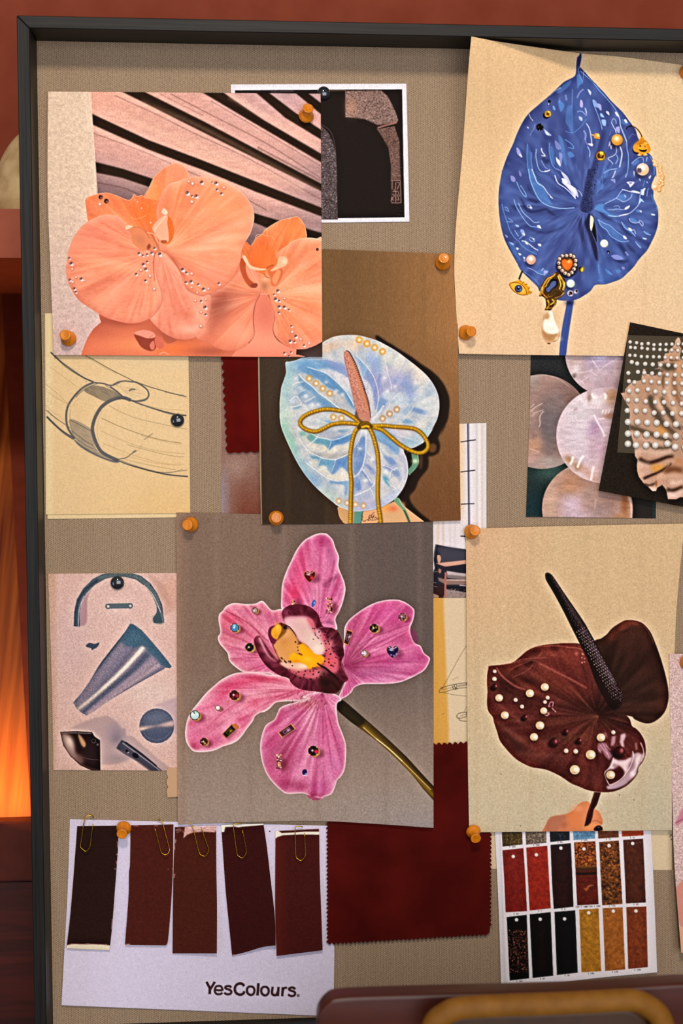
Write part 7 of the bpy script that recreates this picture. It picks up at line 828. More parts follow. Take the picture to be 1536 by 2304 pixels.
def art_card():
    A = Art(1104, 1850, 1486, 2232, 'dcd4d8'); full = (slice(0, A.h), slice(0, A.w)); 
    c5 = lambda t: P(1100, 1860, 7.68, t); c6 = lambda t: P(1290, 1860, 7.68, t); c7 = lambda t: P(1100, 2040, 3.938, t)
    A.line([(1113, 1870), (1127, 2220)], 3, 'e4dcd8', .6, .6); A.line([(1124, 1872), (1136, 2216)], 3, 'a8a0ac', .4, 1.5)
    rr = random.Random(31)
    def sw(L, col, sp=None, n=0, a=.8, rs=(.8, 2.4), bb=None):
        A.fill(L, col, 1, .35, False); A.within(L, False); xs = [p[0] for p in L]; ys = [p[1] for p in L]
        for k in range(n): x, y = rr.uniform(min(xs), max(xs)), rr.uniform(min(ys) if not bb else bb[0], max(ys) if not bb else bb[1]); A.dot(x, y, rr.uniform(*rs), rr.choice(sp), a, .5, rr.uniform(*rs), rr.uniform(0, 180))
        A.tex(.12, 5, int(xs[0])).tex(.10, 1.6, int(ys[0])); A.within(None)
    O, K = ['c06a20', 'a85818', 'b87030'], ['1c120c', '2a180e', '3a2010']
    sw(c5('218,80 570,80 578,308 232,345'), '4c3c20', ['7a6430', '2c2014', '8a6c34'], 60); sw(c5('625,80 985,80 990,280 640,312'), '6a5a4c', ['c0a894', '2c2420', '8c7864'], 200, .7, (.6, 1.6)); sw(c5('1045,80 1390,80 1392,235 1056,265'), '22242a', ['3c4048', '14161a'], 50)
    sw(c6('-10,60 370,60 370,205 0,232'), '5c86a4', ['7ca0b8', '4a7494', '8ab0c4'], 60, .5); sw(c6('418,60 775,50 780,185 425,205'), '6a3a22', ['7c4830', '5a2e18'], 40, .5); sw(c6('830,50 1205,40 1207,152 835,172'), 'a23c10', ['b44c18', '8c300c'], 40, .5)
    sw(c5('230,408 592,370 620,800 655,1459 285,1480 262,950'), '7a2018', ['8c2a1c', '6a1812'], 60, .3, (1, 5)); A.fill(c5('280,1430 655,1400 650,1450'), '7a2018', 0); sw(c5('640,362 1005,328 1030,800 1065,1410 700,1450 672,950'), '94281a', ['a63420', '801c14'], 60, .3, (1, 5)); sw(c5('1060,315 1412,285 1435,800 1458,1385 1115,1422 1085,950'), '2a100e', ['3a1814', '1a0a08'], 50, .3, (1, 5))
    sw(c6('8,270 375,252 400,700 432,1340 62,1362 38,900'), '5c1c10', O+['c87428'], 420, .7, (.7, 2.6), (1890, 1950)); A.within(c6('8,270 375,252 400,700 432,1340 62,1362 38,900'), False)
    for k in range(160): A.dot(rr.uniform(1290, 1345), rr.uniform(1893, 1950), rr.uniform(.6, 2), rr.choice(K), .7, .4)
    A.line(c6('30,690 200,700 400,680'), 4, '7a5020', .8, 1); A.line(c6('40,740 400,730'), 6, '3a2c14', .9, 1.4); A.line(c6('40,810 200,815 400,800'), 5, '140e0a', 1, 1)
    for t in ('100,850 150,860', '250,840 330,860', '50,970 100,1010', '120,990 180,1000', '330,930 370,970', '180,1060 220,1090 260,1030 350,1010', '340,1110 390,1090', '150,1200 180,1230', '250,1220 280,1200', '60,1160 80,1165', '160,930 175,900'): A.line(c6(t), 4.4, 'b06030', .9, .8, 'o')
    A.within(None)
    sw(c6('440,265 782,240 810,750 842,1335 495,1360 470,900'), '6c3c1c', O+K+K+O+['8a5428'], 520, .75, (.6, 3)); A.within(c6('440,265 782,240 842,1335 495,1360'), False); [A.dot(rr.uniform(1352, 1400), rr.uniform(1975, 2035), rr.uniform(1, 3.4), rr.choice(K), .7, .7) for k in range(60)]; A.within(None)
    sw(c6('855,228 1200,208 1225,750 1248,1310 905,1328 885,850'), '4e2412', ['5c2c16', '401a0c'], 80, .4, (1, 5))
    sw(c7('155,92 333,72 355,635 182,655'), '130e0e', ['a8583c', '7a3c28', 'c0704c'], 330, .8, (.5, 1.5), (2092, 2188)); sw(c7('358,68 545,48 568,612 385,632'), '150e0a'); sw(c7('578,46 763,32 785,585 600,606'), '0e0b0b')
    sw(c7('798,26 970,16 992,572 818,582'), 'aa7222', ['b87e2a', '9a6418'], 40, .3, (2, 6)); sw(c7('1005,12 1182,6 1205,556 1028,570'), '9c5a22', ['b06c2c', '844814', 'b87838'], 160, .4, (.8, 3)); sw(c7('1215,4 1392,-2 1406,536 1232,552'), '7c3818', ['8c4420', '6a2c10', '5c240e'], 120, .4, (1, 4))
    for f, t in ((c5, '417,515 816,485 1240,370'), (c6, '178,384 613,328 1020,290'), (c7, '243,116 452,111 668,108 882,54 1100,39 1300,38')):
        for x, y in f(t): A.dot(x, y, 3.9, 'e6dcd4', 1, .4)
    G5 = {'K': '101110100110101', '0': '111101101101111', '1': '010110010010111', '2': '111001111100111', '3': '111001111001111', '4': '101101111001001', '5': '111100111001111', '6': '111100111101111', '7': '111001010010010', '8': '111101111101111', '9': '111101111001111', 'T': '111010010010010', 'O': '111101101101111', 'P': '111101111100100', 'B': '110101110101110', 'M': '101111111101101', ' ': '0'*15}
    def tiny(x, y, txt, c='2e2822', u=.72):
        x -= len(txt)*2*u
        for k, ch in enumerate(txt):
            for i, v in enumerate(G5[ch]):
                if v == '1': X, Y = x+(k*4+i % 3)*u, y+(i//3-2)*u-k*4*u*.03; A.fill([(X, Y), (X+u, Y), (X+u, Y+u), (X, Y+u)], c, .85, .15, False)
    for f, x, y, n in ((c5, 405, 345, 'K 103'), (c5, 818, 316, 'K 108'), (c5, 1228, 270, 'K 68'), (c6, 185, 232, 'K 124'), (c6, 605, 215, 'K 77'), (c6, 1020, 185, 'K 11'), (c5, 1288, 1425, 'K 9'), (c6, 135, 1384, 'TOP K 160'), (c6, 330, 1378, 'BOTTOM K 208'), (c6, 668, 1368, 'K 175'), (c6, 1080, 1340, 'K 22'), (c7, 240, 63, 'K 52'), (c7, 452, 37, 'K 7'), (c7, 270, 660, 'K 102'), (c7, 475, 637, 'K 87'), (c7, 692, 609, 'K 78'), (c7, 903, 591, 'K 196'), (c7, 1115, 577, 'K 176'), (c7, 1315, 559, 'K 199')):
        (X, Y), = f('%f,%f' % (x, y)); tiny(X, Y, n)
    for f, t, c in ((c5, '300,490 340,470 300,520 340,520', '4a1410'), (c5, '470,460 510,455 480,480', '4a1410'), (c5, '520,455 550,450 530,475', '4a1410'), (c5, '710,430 750,425 720,465 750,465', '5a1a12'), (c5, '870,440 900,420 900,460', '5a1a12'), (c5, '920,450 940,420 970,410 960,455', '5a1a12'), (c6, '920,280 950,275 930,300 945,315', '8a6a58'), (c6, '1070,280 1100,280 1080,305', '8a6a58'), (c6, '1120,270 1155,265 1150,300', '8a6a58'), (c7, '840,45 850,60 845,70', '5a3c10'), (c7, '910,45 925,60 960,40 950,65', '5a3c10')): A.line(f(t), .9, c, .8)
    A.tex(.02, 1.5, 99); ALL['card'] = A
def art_blush():
    A = Art(1500, 1460, 1640, 2156, 'cdb0aa'); A.tex(.10, 2.2, 101).tex(.14, 1.5, 102); rr = random.Random(6)
    for k in range(1500): x, y = rr.uniform(1503, 1560), rr.uniform(1470, 2145); A.line([(x, y), (x+rr.uniform(-2, 2), y+rr.uniform(-2, 2))], 1.2, rr.choice(['8c6c6c', 'e0c8c0', 'a08080']), .5, .4)
    A.fill([(1518, 1852), (1526, 1836), (1540, 1815), (1600, 1790), (1600, 1870), (1540, 1850), (1524, 1858)], 'c08090', 1, 1.6); A.line([(1519, 1852), (1530, 1846), (1545, 1838)], 2, '8c4c5c', .9, .8); A.fill([(1518, 2010), (1530, 1985), (1560, 1970), (1620, 1960), (1620, 2110), (1560, 2105), (1535, 2090), (1522, 2060)], 'cf8c7c', 1, 1.2); A.fill([(1526, 2088), (1560, 2105), (1600, 2160), (1528, 2160)], 'dca888', 1, 1)
    ALL['blush'] = A
def letters(A, f, col):
    W = 5.7
    for t, w in (('70,118 108,118 155,205 200,118 236,122 160,235', 0), ('92,122 140,215', W), ('212,122 150,225', W), ('142,210 137,300', W+.4), ('215,240 315,243 316,215 300,188 265,180 230,192 213,225 213,265 235,295 265,302 300,295 322,278', W-.9), ('448,208 430,187 400,182 372,190 362,205 375,222 410,232 440,248 450,270 435,295 400,302 368,295 350,275', W-.6), ('635,185 615,158 580,146 540,155 510,185 500,225 510,270 540,298 580,308 620,292 640,258', W+.2),
                 ('730,188 700,195 680,215 675,250 688,290 728,312 768,295 782,250 775,215 755,195 730,188', W-.4), ('840,140 826,320', W+.4), ('935,193 905,200 885,220 880,255 893,295 932,318 972,300 988,258 980,220 960,200 935,193', W-.4), ('1045,192 1035,270 1045,305 1075,315 1105,300 1118,265', W-.2), ('1130,195 1118,328', W), ('1192,198 1182,330', W), ('1190,250 1205,218 1230,207 1252,210', W-.6), ('1368,232 1350,210 1320,204 1290,212 1280,228 1295,245 1330,255 1360,270 1368,295 1352,320 1318,328 1285,318 1268,300', W-.6)):
        if w: A.line(f(t), w, col, 1, .45, sm=len(t.split()) > 2)
    x, y = f('1412,320')[0]; A.dot(x, y, 3.4, col, .9, .4); A.dot(x, y, 2.4, 'b4acb4', .8, .3); A.line([(x-1, y+1.6), (x-1, y-1.6), (x+1, y-1), (x-.6, y), (x+1.1, y+1.6)], .7, col, .9, .3, sm=False)
def art_paints():
    A = Art(132, 1838, 762, 2292, 'dad0e4'); full = (slice(0, A.h), slice(0, A.w)); A.tex(.02, 3, 103).tex(.03, 1.4, 104)
    letters(A, lambda t: P(450, 2190, 6.4, t), '45282a'); A.dot(606.5, 1870.5, 1.6, '241c1c'); ALL['paints'] = A
def art_strips():
    a = lambda t: P(130, 1820, 4.8, t); b = lambda t: P(430, 1820, 4.518, t)
    for n, bx, c in (('s1', (146, 1852, 272, 2142), '2b1814'), ('s2', (276, 1850, 396, 2130), '4c1f17'), ('s3', (384, 1846, 492, 2150), '4a2016'), ('s4', (492, 1850, 624, 2154), '3a1412'), ('s5', (614, 1860, 730, 2154), '461915')):
        A = Art(*bx, c); A.tex(.06, 3, bx[0]).tex(.08, 1.4, bx[1]); ALL[n] = A
    A = ALL['s1']; A.fill(a('80,1480 150,1455 240,1462 330,1455 430,1465 520,1462 570,1478 570,1560 80,1540'), 'd8ccb0', 1, .5, False); A.line(a('100,1468 200,1455 300,1462 420,1458 550,1472'), 1.4, '7a2c34', .8); [A.line(a(t), 2, 'b07c80', .8, .5) for t in ('640,480 638,500', '632,560 636,600', '615,640 620,655', '590,1190 582,1300', '645,350 648,420')]
    A = ALL['s2']; A.line(a('730,1467 780,1462'), 2, 'd8a888', .9); [A.line(a(t), 2, 'b87c74', .8, .8) for t in ('820,182 870,184', '1040,178 1080,182', '1240,640 1245,660', '1190,650 1195,655')]
    A = ALL['s3']; A.fill(b('-60,160 260,160 250,225 240,238 120,232 20,240 -40,262 -80,300'), 'c89a90', 1, .6, False); A.fill(b('-40,175 250,172 240,195 100,200 -30,205'), 'e0c0b8', .9, 1.4, False); rr = random.Random(14)
    for k in range(120): x, y = rr.uniform(392, 486), rr.uniform(1858, 1873); A.line([(x, y), (x+rr.uniform(2, 8), y+rr.uniform(-1.4, 1.4))], .9, rr.choice(['8c4c48', 'f0dcd4', 'a86860']), .6)
    [A.line(a(t), 2.4, 'c8847c', .8, .6) for t in ('1275,330 1265,370', '1258,390 1262,440', '1262,700 1258,720', '1255,720 1256,745')]
    A = ALL['s4']; A.fill(b('290,150 740,140 738,162 640,172 520,180 480,188 440,180 345,185 340,210 335,235 290,235'), 'dcd4c4', 1, .5, False); A.put(np.clip((520-A.X)/30, 0, 1)*np.clip((A.Y-2000)/100, 0, 1), (slice(0, A.h), slice(0, A.w)), '4c1812', .5); A.line(b('415,1485 450,1480'), 2, 'c0502c', .8)
    A = ALL['s5']; A.put(np.clip((650-A.X)/36, 0, 1), (slice(0, A.h), slice(0, A.w)), '621f14', .7); A.fill(b('850,215 1310,190 1310,262 1100,260 930,268 880,285 850,305'), 'd8d0bc', 1, .5, False); A.fill(b('875,215 1000,218 1180,207 1300,203 1300,232 1150,232 1040,240 920,246'), '4a1a18', 1, .5, False)
# ---------------------------------------------------------------- sheets of paper
GAIN = 1.0
def edge(P_, t):
    """smooth point along an edge polyline, t in 0..1 by arc length"""
    p = crom(P_, False, 10) if len(P_) > 2 else np.array(P_, float); s = np.concatenate([[0], np.cumsum(np.hypot(*np.diff(p, axis=0).T))]); s /= s[-1]
    return np.stack([np.interp(t, s, p[:, 0]), np.interp(t, s, p[:, 1])], 1)
def sheet(name, art, Le, Re, label, cat, lift=.002, Te=None, Be=None, lf=None, step=1.12, m=None, thick=.0003, parent=None):
    """a sheet bounded by four edges (Coons patch), lifted off the board by lift + lf(u, v)"""
    A = ALL[art]; Te = Te or [Le[0], Re[0]]; Be = Be or [Le[-1], Re[-1]]
    w = math.hypot(Re[0][0]-Le[0][0], Re[0][1]-Le[0][1]); h = math.hypot(Le[-1][0]-Le[0][0], Le[-1][1]-Le[0][1])
    nu, nv = max(2, int(w/step))+1, max(2, int(h/step))+1
    def patch(nu, nv):
        u = np.linspace(0, 1, nu); v = np.linspace(0, 1, nv); T, B, L, R = edge(Te, u), edge(Be, u), edge(Le, v), edge(Re, v); U, V = u[None, :, None], v[:, None, None]
        S = (1-V)*T[None]+V*B[None]+(1-U)*L[:, None]+U*R[:, None]-((1-U)*(1-V)*T[0]+U*(1-V)*T[-1]+(1-U)*V*B[0]+U*V*B[-1])
        H = np.full((nv, nu), lift)+(lf(u[None, :]+0*v[:, None], v[:, None]+0*u[None, :]) if lf else 0); return S.reshape(-1, 2), H.reshape(-1)
    S, H = patch(nu, nv); co = at_many(S, H)
    x = np.clip(S[:, 0]-A.x0-.5, 0, A.w-1.001); y = np.clip(S[:, 1]-A.y0-.5, 0, A.h-1.001); xi, yi = x.astype(int), y.astype(int); xi = np.minimum(xi, A.w-2); yi = np.minimum(yi, A.h-2); fx, fy = (x-xi)[:, None], (y-yi)[:, None]
    c = (A.c[yi, xi]*(1-fx)+A.c[yi, xi+1]*fx)*(1-fy)+(A.c[yi+1, xi]*(1-fx)+A.c[yi+1, xi+1]*fx)*fy
    c = np.where(c <= .04045, c/12.92, ((c+.055)/1.055)**2.4)*GAIN
    idx = np.arange(nu*nv).reshape(nv, nu); q = np.stack([idx[:-1, :-1], idx[1:, :-1], idx[1:, 1:], idx[:-1, 1:]], -1).reshape(-1, 4)
    ring = np.concatenate([idx[0, :-1], idx[:-1, -1], idx[-1, :0:-1], idx[:0:-1, 0]]); n0 = len(co)
    low = co[ring].copy(); low[:, 1] += thick; co2 = np.vstack([co, low]); k = np.arange(len(ring)); kn = (k+1) % len(ring)
    rim = np.stack([ring[k], ring[kn], n0+kn, n0+k], -1)
    bu, bv = max(3, nu//12), max(3, nv//12); SB, HB = patch(bu, bv); cb = at_many(SB, HB-thick); n1 = len(co2); ib = np.arange(bu*bv).reshape(bv, bu)+n1
    qb = np.stack([ib[:-1, :-1], ib[:-1, 1:], ib[1:, 1:], ib[1:, :-1]], -1).reshape(-1, 4); V3 = np.vstack([co2, cb]).astype(np.float32); Q = np.vstack([q, rim, qb]).astype(np.int32)
    me = bpy.data.meshes.new(name); me.vertices.add(len(V3)); me.vertices.foreach_set('co', V3.ravel()); me.loops.add(Q.size); me.loops.foreach_set('vertex_index', Q.ravel()); me.polygons.add(len(Q)); me.polygons.foreach_set('loop_start', np.arange(0, Q.size, 4, dtype=np.int32)); me.update(calc_edges=True)
    ca = me.color_attributes.new('print', 'FLOAT_COLOR', 'POINT'); pc = np.ones((len(V3), 4), np.float32); pc[:n0, :3] = c; pc[n0:, :3] = (.62, .56, .48); ca.data.foreach_set('color', pc.ravel())
    sm = np.zeros(len(Q), bool); sm[:len(q)] = True; me.polygons.foreach_set('use_smooth', sm)
    o = link(name, me, m or PAPER, parent)
    if not parent: tag(o, label, cat)
    return o
# ---------------------------------------------------------------- paint every print, then pin them up from the lowest to the topmost
for _n in ('peach', 'blue', 'taupe', 'pink', 'burg', 'bw', 'sketch', 'collage', 'mop', 'shell', 'chairphoto', 'bigsketch', 'glow', 'card', 'blush', 'paints', 'strips'): globals()['art_'+_n]()
for _n, _a in ALL.items(): _a.finish(.28 if _n == 'taupe' else .5 if _n in ('peach', 'blue', 'taupe', 'pink', 'burg', 'mop', 'shell', 'collage') else .2, 1.07 if _n not in ('paints', 'sketch', 'backsheet', 'bigsketch') else 1.0, .026 if _n not in ('paints', 'card', 's1', 's2', 's3', 's4', 's5') else .02)
def corner(cu, cv, h, r=.35): return lambda u, v: h*np.exp(-(((u-cu)/r)**2+((v-cv)/r)**2))
def summed(*f): return lambda u, v: sum(g(u, v) for g in f)
sheet('photo_print', 'glow', [(497, 800), (499, 950), (498, 1160)], [(600, 800), (600, 950), (600, 1160)], 'narrow photo of blurred pinkish brown, under the small red velvet swatch', 'photo', .0006)
sheet('photo_print', 'bw', [(519, 190), (524, 503)], [(914, 188), (921, 499)], 'black photo of rough bronze curved relief with white border, behind the peach orchid print', 'photo', .0010)
sheet('sketch_paper', 'backsheet', [(106, 1130), (107, 1168)], [(426, 1130), (426, 1164)], 'plain cream paper sheet mostly hidden behind the bracelet pencil sketch', 'paper', .0006)
sheet('sketch_paper', 'sketch', [(101, 705), (102, 960), (103, 1158)], [(424, 795), (426, 960), (428, 1155)], 'cream paper with a grey pencil sketch of a banded ring', 'drawing', .0014, Te=[(101, 705), (240, 707), (424, 795)])
sheet('photo_print', 'collage', [(108, 1291), (116, 1530), (120, 1733)], [(402, 1289), (402, 1734)], 'pink toned collage print of metal arch, fluted steel cone and half bowl', 'print', .0012)
sheet('photo_print', 'mop', [(1194, 796), (1190, 950), (1183, 1163)], [(1430, 800), (1474, 950), (1475, 1166)], 'photo of four overlapping mother of pearl discs on dark green', 'photo', .0012)
sheet('sketch_paper', 'bigsketch', [(974, 1338), (974, 1700), (974, 1955)], [(1511, 1338), (1511, 1958)], 'large cream sheet with fine ring sketches behind the burgundy flower print', 'drawing', .0006)
sheet('photo_print', 'chairphoto', [(972, 955), (973, 1150), (974, 1345)], [(1094, 952), (1094, 1200), (1094, 1345)], 'photo of a pale timber wall with a black armchair at the bottom', 'photo', .0012, Te=[(972, 955), (1094, 952)], Be=[(974, 1345), (1094, 1345)])
sheet('brand_card', 'paints', [(157, 1843), (152, 2000), (144, 2150), (138, 2262)], [(742, 1858), (748, 2000), (752, 2130), (750, 2287)], 'lilac white sheet lettered in dark brown at its foot, holding five painted strips', 'paper', .0012, lf=corner(0, 1, .002))
ST = [('s1', [(173.7, 1859), (167, 1950), (158, 2060), (149.5, 2134)], [(264, 1858), (266, 1892), (262, 1955), (258, 2007), (252, 2085), (246, 2138)], 'nearly black brown painted strip with cream bottom edge, first from the left', .0022),
      ('s2', [(293.5, 1857), (292.5, 1940), (290, 1965), (289, 2018), (281, 2126)], [(390, 1855), (389, 1945), (385, 2028), (378, 2112), (373.5, 2127)], 'mid brown painted strip under a tilted clip, second from the left', .0022),
      ('s3', [(393, 1861), (393, 1885), (390.5, 1945), (389, 2028), (388, 2145)], [(486, 1857), (486.5, 1953), (488, 2042), (487.5, 2145)], 'brown painted strip with torn pink paper top, middle of the five', .0024),
      ('s4', [(497, 1856), (499, 1880), (507, 1997), (514, 2070), (522, 2150)], [(592.5, 1853), (600, 1904), (607, 1964), (618, 2063), (620, 2127)], 'dark maroon painted strip hanging askew with a curled foot, fourth from the left', .0026),
      ('s5', [(619.5, 1870), (619, 2041), (622, 2151)], [(718, 1865), (719, 1953), (722, 2041), (725.5, 2138)], 'reddish maroon painted strip with two cream bands near its top, fifth from the left', .0030)]
for n, Le, Re, lab, lf_ in ST:
    be = [Le[-1], (557, 2141), (590, 2131), Re[-1]] if n == 's4' else None
    o = sheet('paint_strip', n, Le, Re, lab, 'paint sample', lf_, Be=be, lf=(lambda u, v: .0015*v+.006*np.clip(v-.45, 0, 1)*(u if n in ('s3', 's4') else .5)), thick=.0004)
    o['group'] = 'painted strips clipped to the lilac sheet'
sheet('colour_card', 'card', [(1113, 1872), (1122, 2060), (1127, 2224)], [(1464, 1860), (1472, 2030), (1478, 2188)], 'colour chart card of three rows of punched brown, red and black swatches', 'colour card', .0022, Be=[(1127, 2224), (1200, 2218), (1350, 2200), (1478, 2188)], lf=lambda u, v: .003*v*v, m=GLOSSY)
sheet('flower_print', 'pink', [(397, 1153), (398, 1500), (400, 1855)], [(974, 1172), (975, 1500), (975, 1863)], 'print of a magenta orchid studded with coloured stones on a grey ground', 'print', .0038, Te=[(397, 1153), (620, 1158), (974, 1172)], Be=[(400, 1855), (560, 1850), (700, 1847), (830, 1853), (975, 1863)], lf=summed(corner(1, 1, .006, .4), corner(.3, 1, .002, .4)))
sheet('flower_print', 'taupe', [(579, 552), (580, 800), (583, 990), (587, 1180)], [(1030, 572), (1030, 800), (1033, 960), (1036, 1171)], 'taupe print of an iridescent heart-shaped flower tied with gold cord', 'print', .0048, Te=[(579, 552), (724, 560), (1030, 572)], Be=[(587, 1180), (800, 1178), (1036, 1171)], lf=summed(corner(1, .5, .003, .4), corner(0, .7, .002, .3)), thick=.0006)
sheet('flower_print', 'burg', [(1048, 1190), (1049, 1400), (1052, 1700), (1055, 1873)], [(1540, 1178), (1520, 1400), (1512, 1700), (1511, 1868)], 'beige print of a glossy burgundy flower with pearls held up by a hand', 'print', .0045, Te=[(1048, 1190), (1250, 1184), (1540, 1178)], lf=summed(corner(0, 1, .002, .3), corner(1, 1, .004, .4)))
sheet('flower_print', 'peach', [(108, 206), (107, 420), (113, 600), (121, 799)], [(721, 211), (723, 500), (725, 803)], 'print of peach orchids dotted with rhinestones against striped light', 'print', .0064, Te=[(108, 206), (400, 208), (721, 211)], Be=[(121, 799), (400, 801), (560, 803), (725, 803)], lf=summed(corner(0, .0, .002, .3), corner(1, .8, .002, .4)), thick=.0007)
sheet('flower_print', 'blue', [(1060, 82), (1053, 160), (1040, 340), (1026, 500), (1021.5, 600), (1025, 680), (1032, 796)], [(1549, 148), (1552, 400), (1552, 640), (1548, 802)], 'tall cream print of a glossy blue flower hung with gold and pearl jewellery', 'print', .0066, Te=[(1060, 82), (1130, 95), (1300, 119), (1400, 128), (1549, 148)], Be=[(1032, 796), (1200, 799), (1400, 801), (1548, 802)], lf=summed(lambda u, v: .038*np.clip(1-u/.52, 0, 1)*np.exp(-(v/.3)**2), corner(0, .45, .004, .28), lambda u, v: -.003*u*(1-v)))
sheet('photo_print', 'shell', [(1417, 725), (1396, 840), (1370, 980), (1346, 1104)], [(1606, 765), (1590, 840), (1565, 980), (1545, 1142)], 'black print of a ribbed seashell lying tilted under a sheet of pearls', 'print', .0096)
sheet('photo_print', 'blush', [(1505, 1471), (1507, 1600), (1512, 1800), (1517, 1950), (1532, 2144)], [(1640, 1471), (1640, 2144)], 'pale pink textured print edge with blurred petals at the right edge', 'print', .0064, lf=lambda u, v: .008*v*v)
# velvet and cloth swatches with pinked edges
def zig(a, b, pitch, amp, seed=0):
    r = random.Random(seed); n = max(2, int(math.hypot(b[0]-a[0], b[1]-a[1])/pitch)); L_ = math.hypot(b[0]-a[0], b[1]-a[1]); nx, ny = -(b[1]-a[1])/L_, (b[0]-a[0])/L_; out = []
    for i in range(n):
        for t, s in ((i/n, -.5), ((i+.25)/n, .1), ((i+.5)/n, .5), ((i+.75)/n, .1)): k = s*amp+r.uniform(-.12, .12)*amp; out.append((a[0]+(b[0]-a[0])*t+nx*k, a[1]+(b[1]-a[1])*t+ny*k))
    return out
def velvet_mat(name, c1, c2):
    m = mat(name, rough=.95, spec=.08); noisy(m, c1, c2, (26, 26, 26), 6, .5, ramp=(.3, .7)); b = m.node_tree.nodes['Principled BSDF']; b.inputs['Sheen Weight'].default_value = .25; b.inputs['Sheen Roughness'].default_value = .4; b.inputs['Sheen Tint'].default_value = (.8, .15, .08, 1); return m
def swatch(name, outl, lift, m, label, cat, th=.0014):
    P_ = [at(x, y, lift) for x, y in outl]; o = obj(name, slab(P_, Vector((0, th, 0))), m); return tag(o, label, cat)
M_vel = velvet_mat('red_velvet', lin('480604'), lin('620c07')); M_vel2 = velvet_mat('brown_red_velvet', lin('3e0604'), lin('520d08'))
swatch('velvet_swatch', zig((500, 798), (511, 1018), 18, 6, 1)+zig((511, 1019), (600, 1016), 17, 4, 2)+[(600, 798)], .0032, M_vel, 'small red velvet swatch with pinked edge hanging beside the bracelet sketch', 'fabric swatch')
swatch('velvet_swatch', zig((736, 1690), (737, 2124), 9.4, 5, 3)[::1]+zig((737, 2124), (1096, 2103), 9.4, 5, 4)+[(1101, 2098), (1102, 2088)]+zig((1103, 2085), (1105, 1672), 9.4, 5, 5)+zig((1104, 1669), (737, 1686), 12, 5, 6), .0040, M_vel2, 'large dark red velvet swatch with zigzag edges between the lilac sheet and the colour card', 'fabric swatch')
swatch('fabric_swatch', zig((376, 1728), (376, 1792), 17, 4, 7)+[(377, 1794), (420, 1791), (420, 1728)], .0025, mat('beige_cloth', lin('c69e78'), .9), 'small beige cloth swatch corner peeping out beneath the metal collage', 'fabric swatch')
# sheet of self-adhesive pearls
FL = .0108
M_film = bpy.data.materials.new('clear_film'); M_film.use_nodes = True; nt = M_film.node_tree; pb = nt.nodes['Principled BSDF']; pb.inputs['Base Color'].default_value = (.42, .32, .16, 1); pb.inputs['Roughness'].default_value = .12; pb.inputs['Specular IOR Level'].default_value = .3; tr = nt.nodes.new('ShaderNodeBsdfTransparent'); ms = nt.nodes.new('ShaderNodeMixShader'); ms.inputs[0].default_value = .06
nt.links.new(tr.outputs[0], ms.inputs[1]); nt.links.new(pb.outputs[0], ms.inputs[2]); nt.links.new(ms.outputs[0], nt.nodes['Material Output'].inputs[0])
film = obj('pearl_sheet', slab([at(x, y, FL) for x, y in ((1411.5, 754), (1404, 840), (1388, 1018), (1545, 1028), (1560, 758))], Vector((0, .0002, 0))), M_film); tag(film, 'clear film of stick-on white pearls lying over the seashell print', 'pearl sheet')
M_pearl = mat('pearl', (.80, .74, .66), .16, .6, 0, .6); b_ = M_pearl.node_tree.nodes['Principled BSDF']; lw = nd(M_pearl, 'ShaderNodeLayerWeight'); lw.inputs[0].default_value = .42; cr = nd(M_pearl, 'ShaderNodeValToRGB'); cr.color_ramp.elements[0].color = (.86, .82, .78, 1); cr.color_ramp.elements[1].color = (.46, .36, .2, 1); lk(M_pearl, lw.outputs['Facing'], cr.inputs[0]); lk(M_pearl, cr.outputs[0], b_.inputs['Base Color'])
bm = bmesh.new(); lathe(bm, [(math.cos(a*.157)*(1 if a else .96), math.sin(a*.157)*.9) for a in range(0, 10)]+[(.02, .9)], Matrix(((1, 0, 0, 0), (0, 0, -1, 0), (0, 1, 0, 0), (0, 0, 0, 1))), 20)
pm = bpy.data.meshes.new('pearl'); bmesh.ops.recalc_face_normals(bm, faces=bm.faces[:]); bm.to_mesh(pm); bm.free(); pm.materials.append(M_pearl)
for p in pm.polygons: p.use_smooth = True
PR = [(0, 4.3, '603,388 717,402 808,424 922,416 1023,437 1133,433 1238,430 1340,427 1450,424 1540,424'), (0, 4.3, '610,484 692,492 810,496 909,511 1020,516 1129,522 1231,528 1335,530 1443,536 1540,555'), (0, 4.3, '598,624 691,627 800,645 904,648 1014,650 1115,652 1221,658 1325,664 1432,668 1540,665'),
      (0, 5.4, '631,742 726,769 868,774 1000,785 1137,793 1275,797 1405,809 1545,815'), (0, 5.2, '571,935 740,917 853,930 990,942 1126,948 1260,963 1397,966 1530,970'), (0, 5.2, '582,1080 680,1098 848,1077 978,1088 1115,1100 1250,1106 1386,1114 1520,1120'), (0, 5.8, '585,1250 730,1240 918,1222 1048,1262 1207,1270 1380,1282 1525,1295'), (0, 5.9, '565,1412 718,1415 878,1435 1045,1448 1200,1450 1360,1462 1515,1475'),
      (0, 6.4, '550,1598 712,1600 865,1600'), (200, 6.4, '1025,70 1185,68 1350,80 1510,80'), (200, 7.8, '562,232 733,230 902,240 1070,245 1245,265 1412,270 1575,275'), (200, 8.0, '563,437 722,440 890,452 1070,452 1230,470 1412,478 1580,480'), (200, 8.1, '562,617 705,640 882,642 1047,640 1258,612 1396,670 1570,675')]
for dy, r, t in PR:
    for x, y in P(1340, 720+dy, 7.837, t):
        o = bpy.data.objects.new('pearl', pm); C.objects.link(o); o.parent = film; o.location = at(x, y, FL); s = r*(at(x+1, y, FL)-at(x, y, FL)).length; o.scale = (s, s, s)
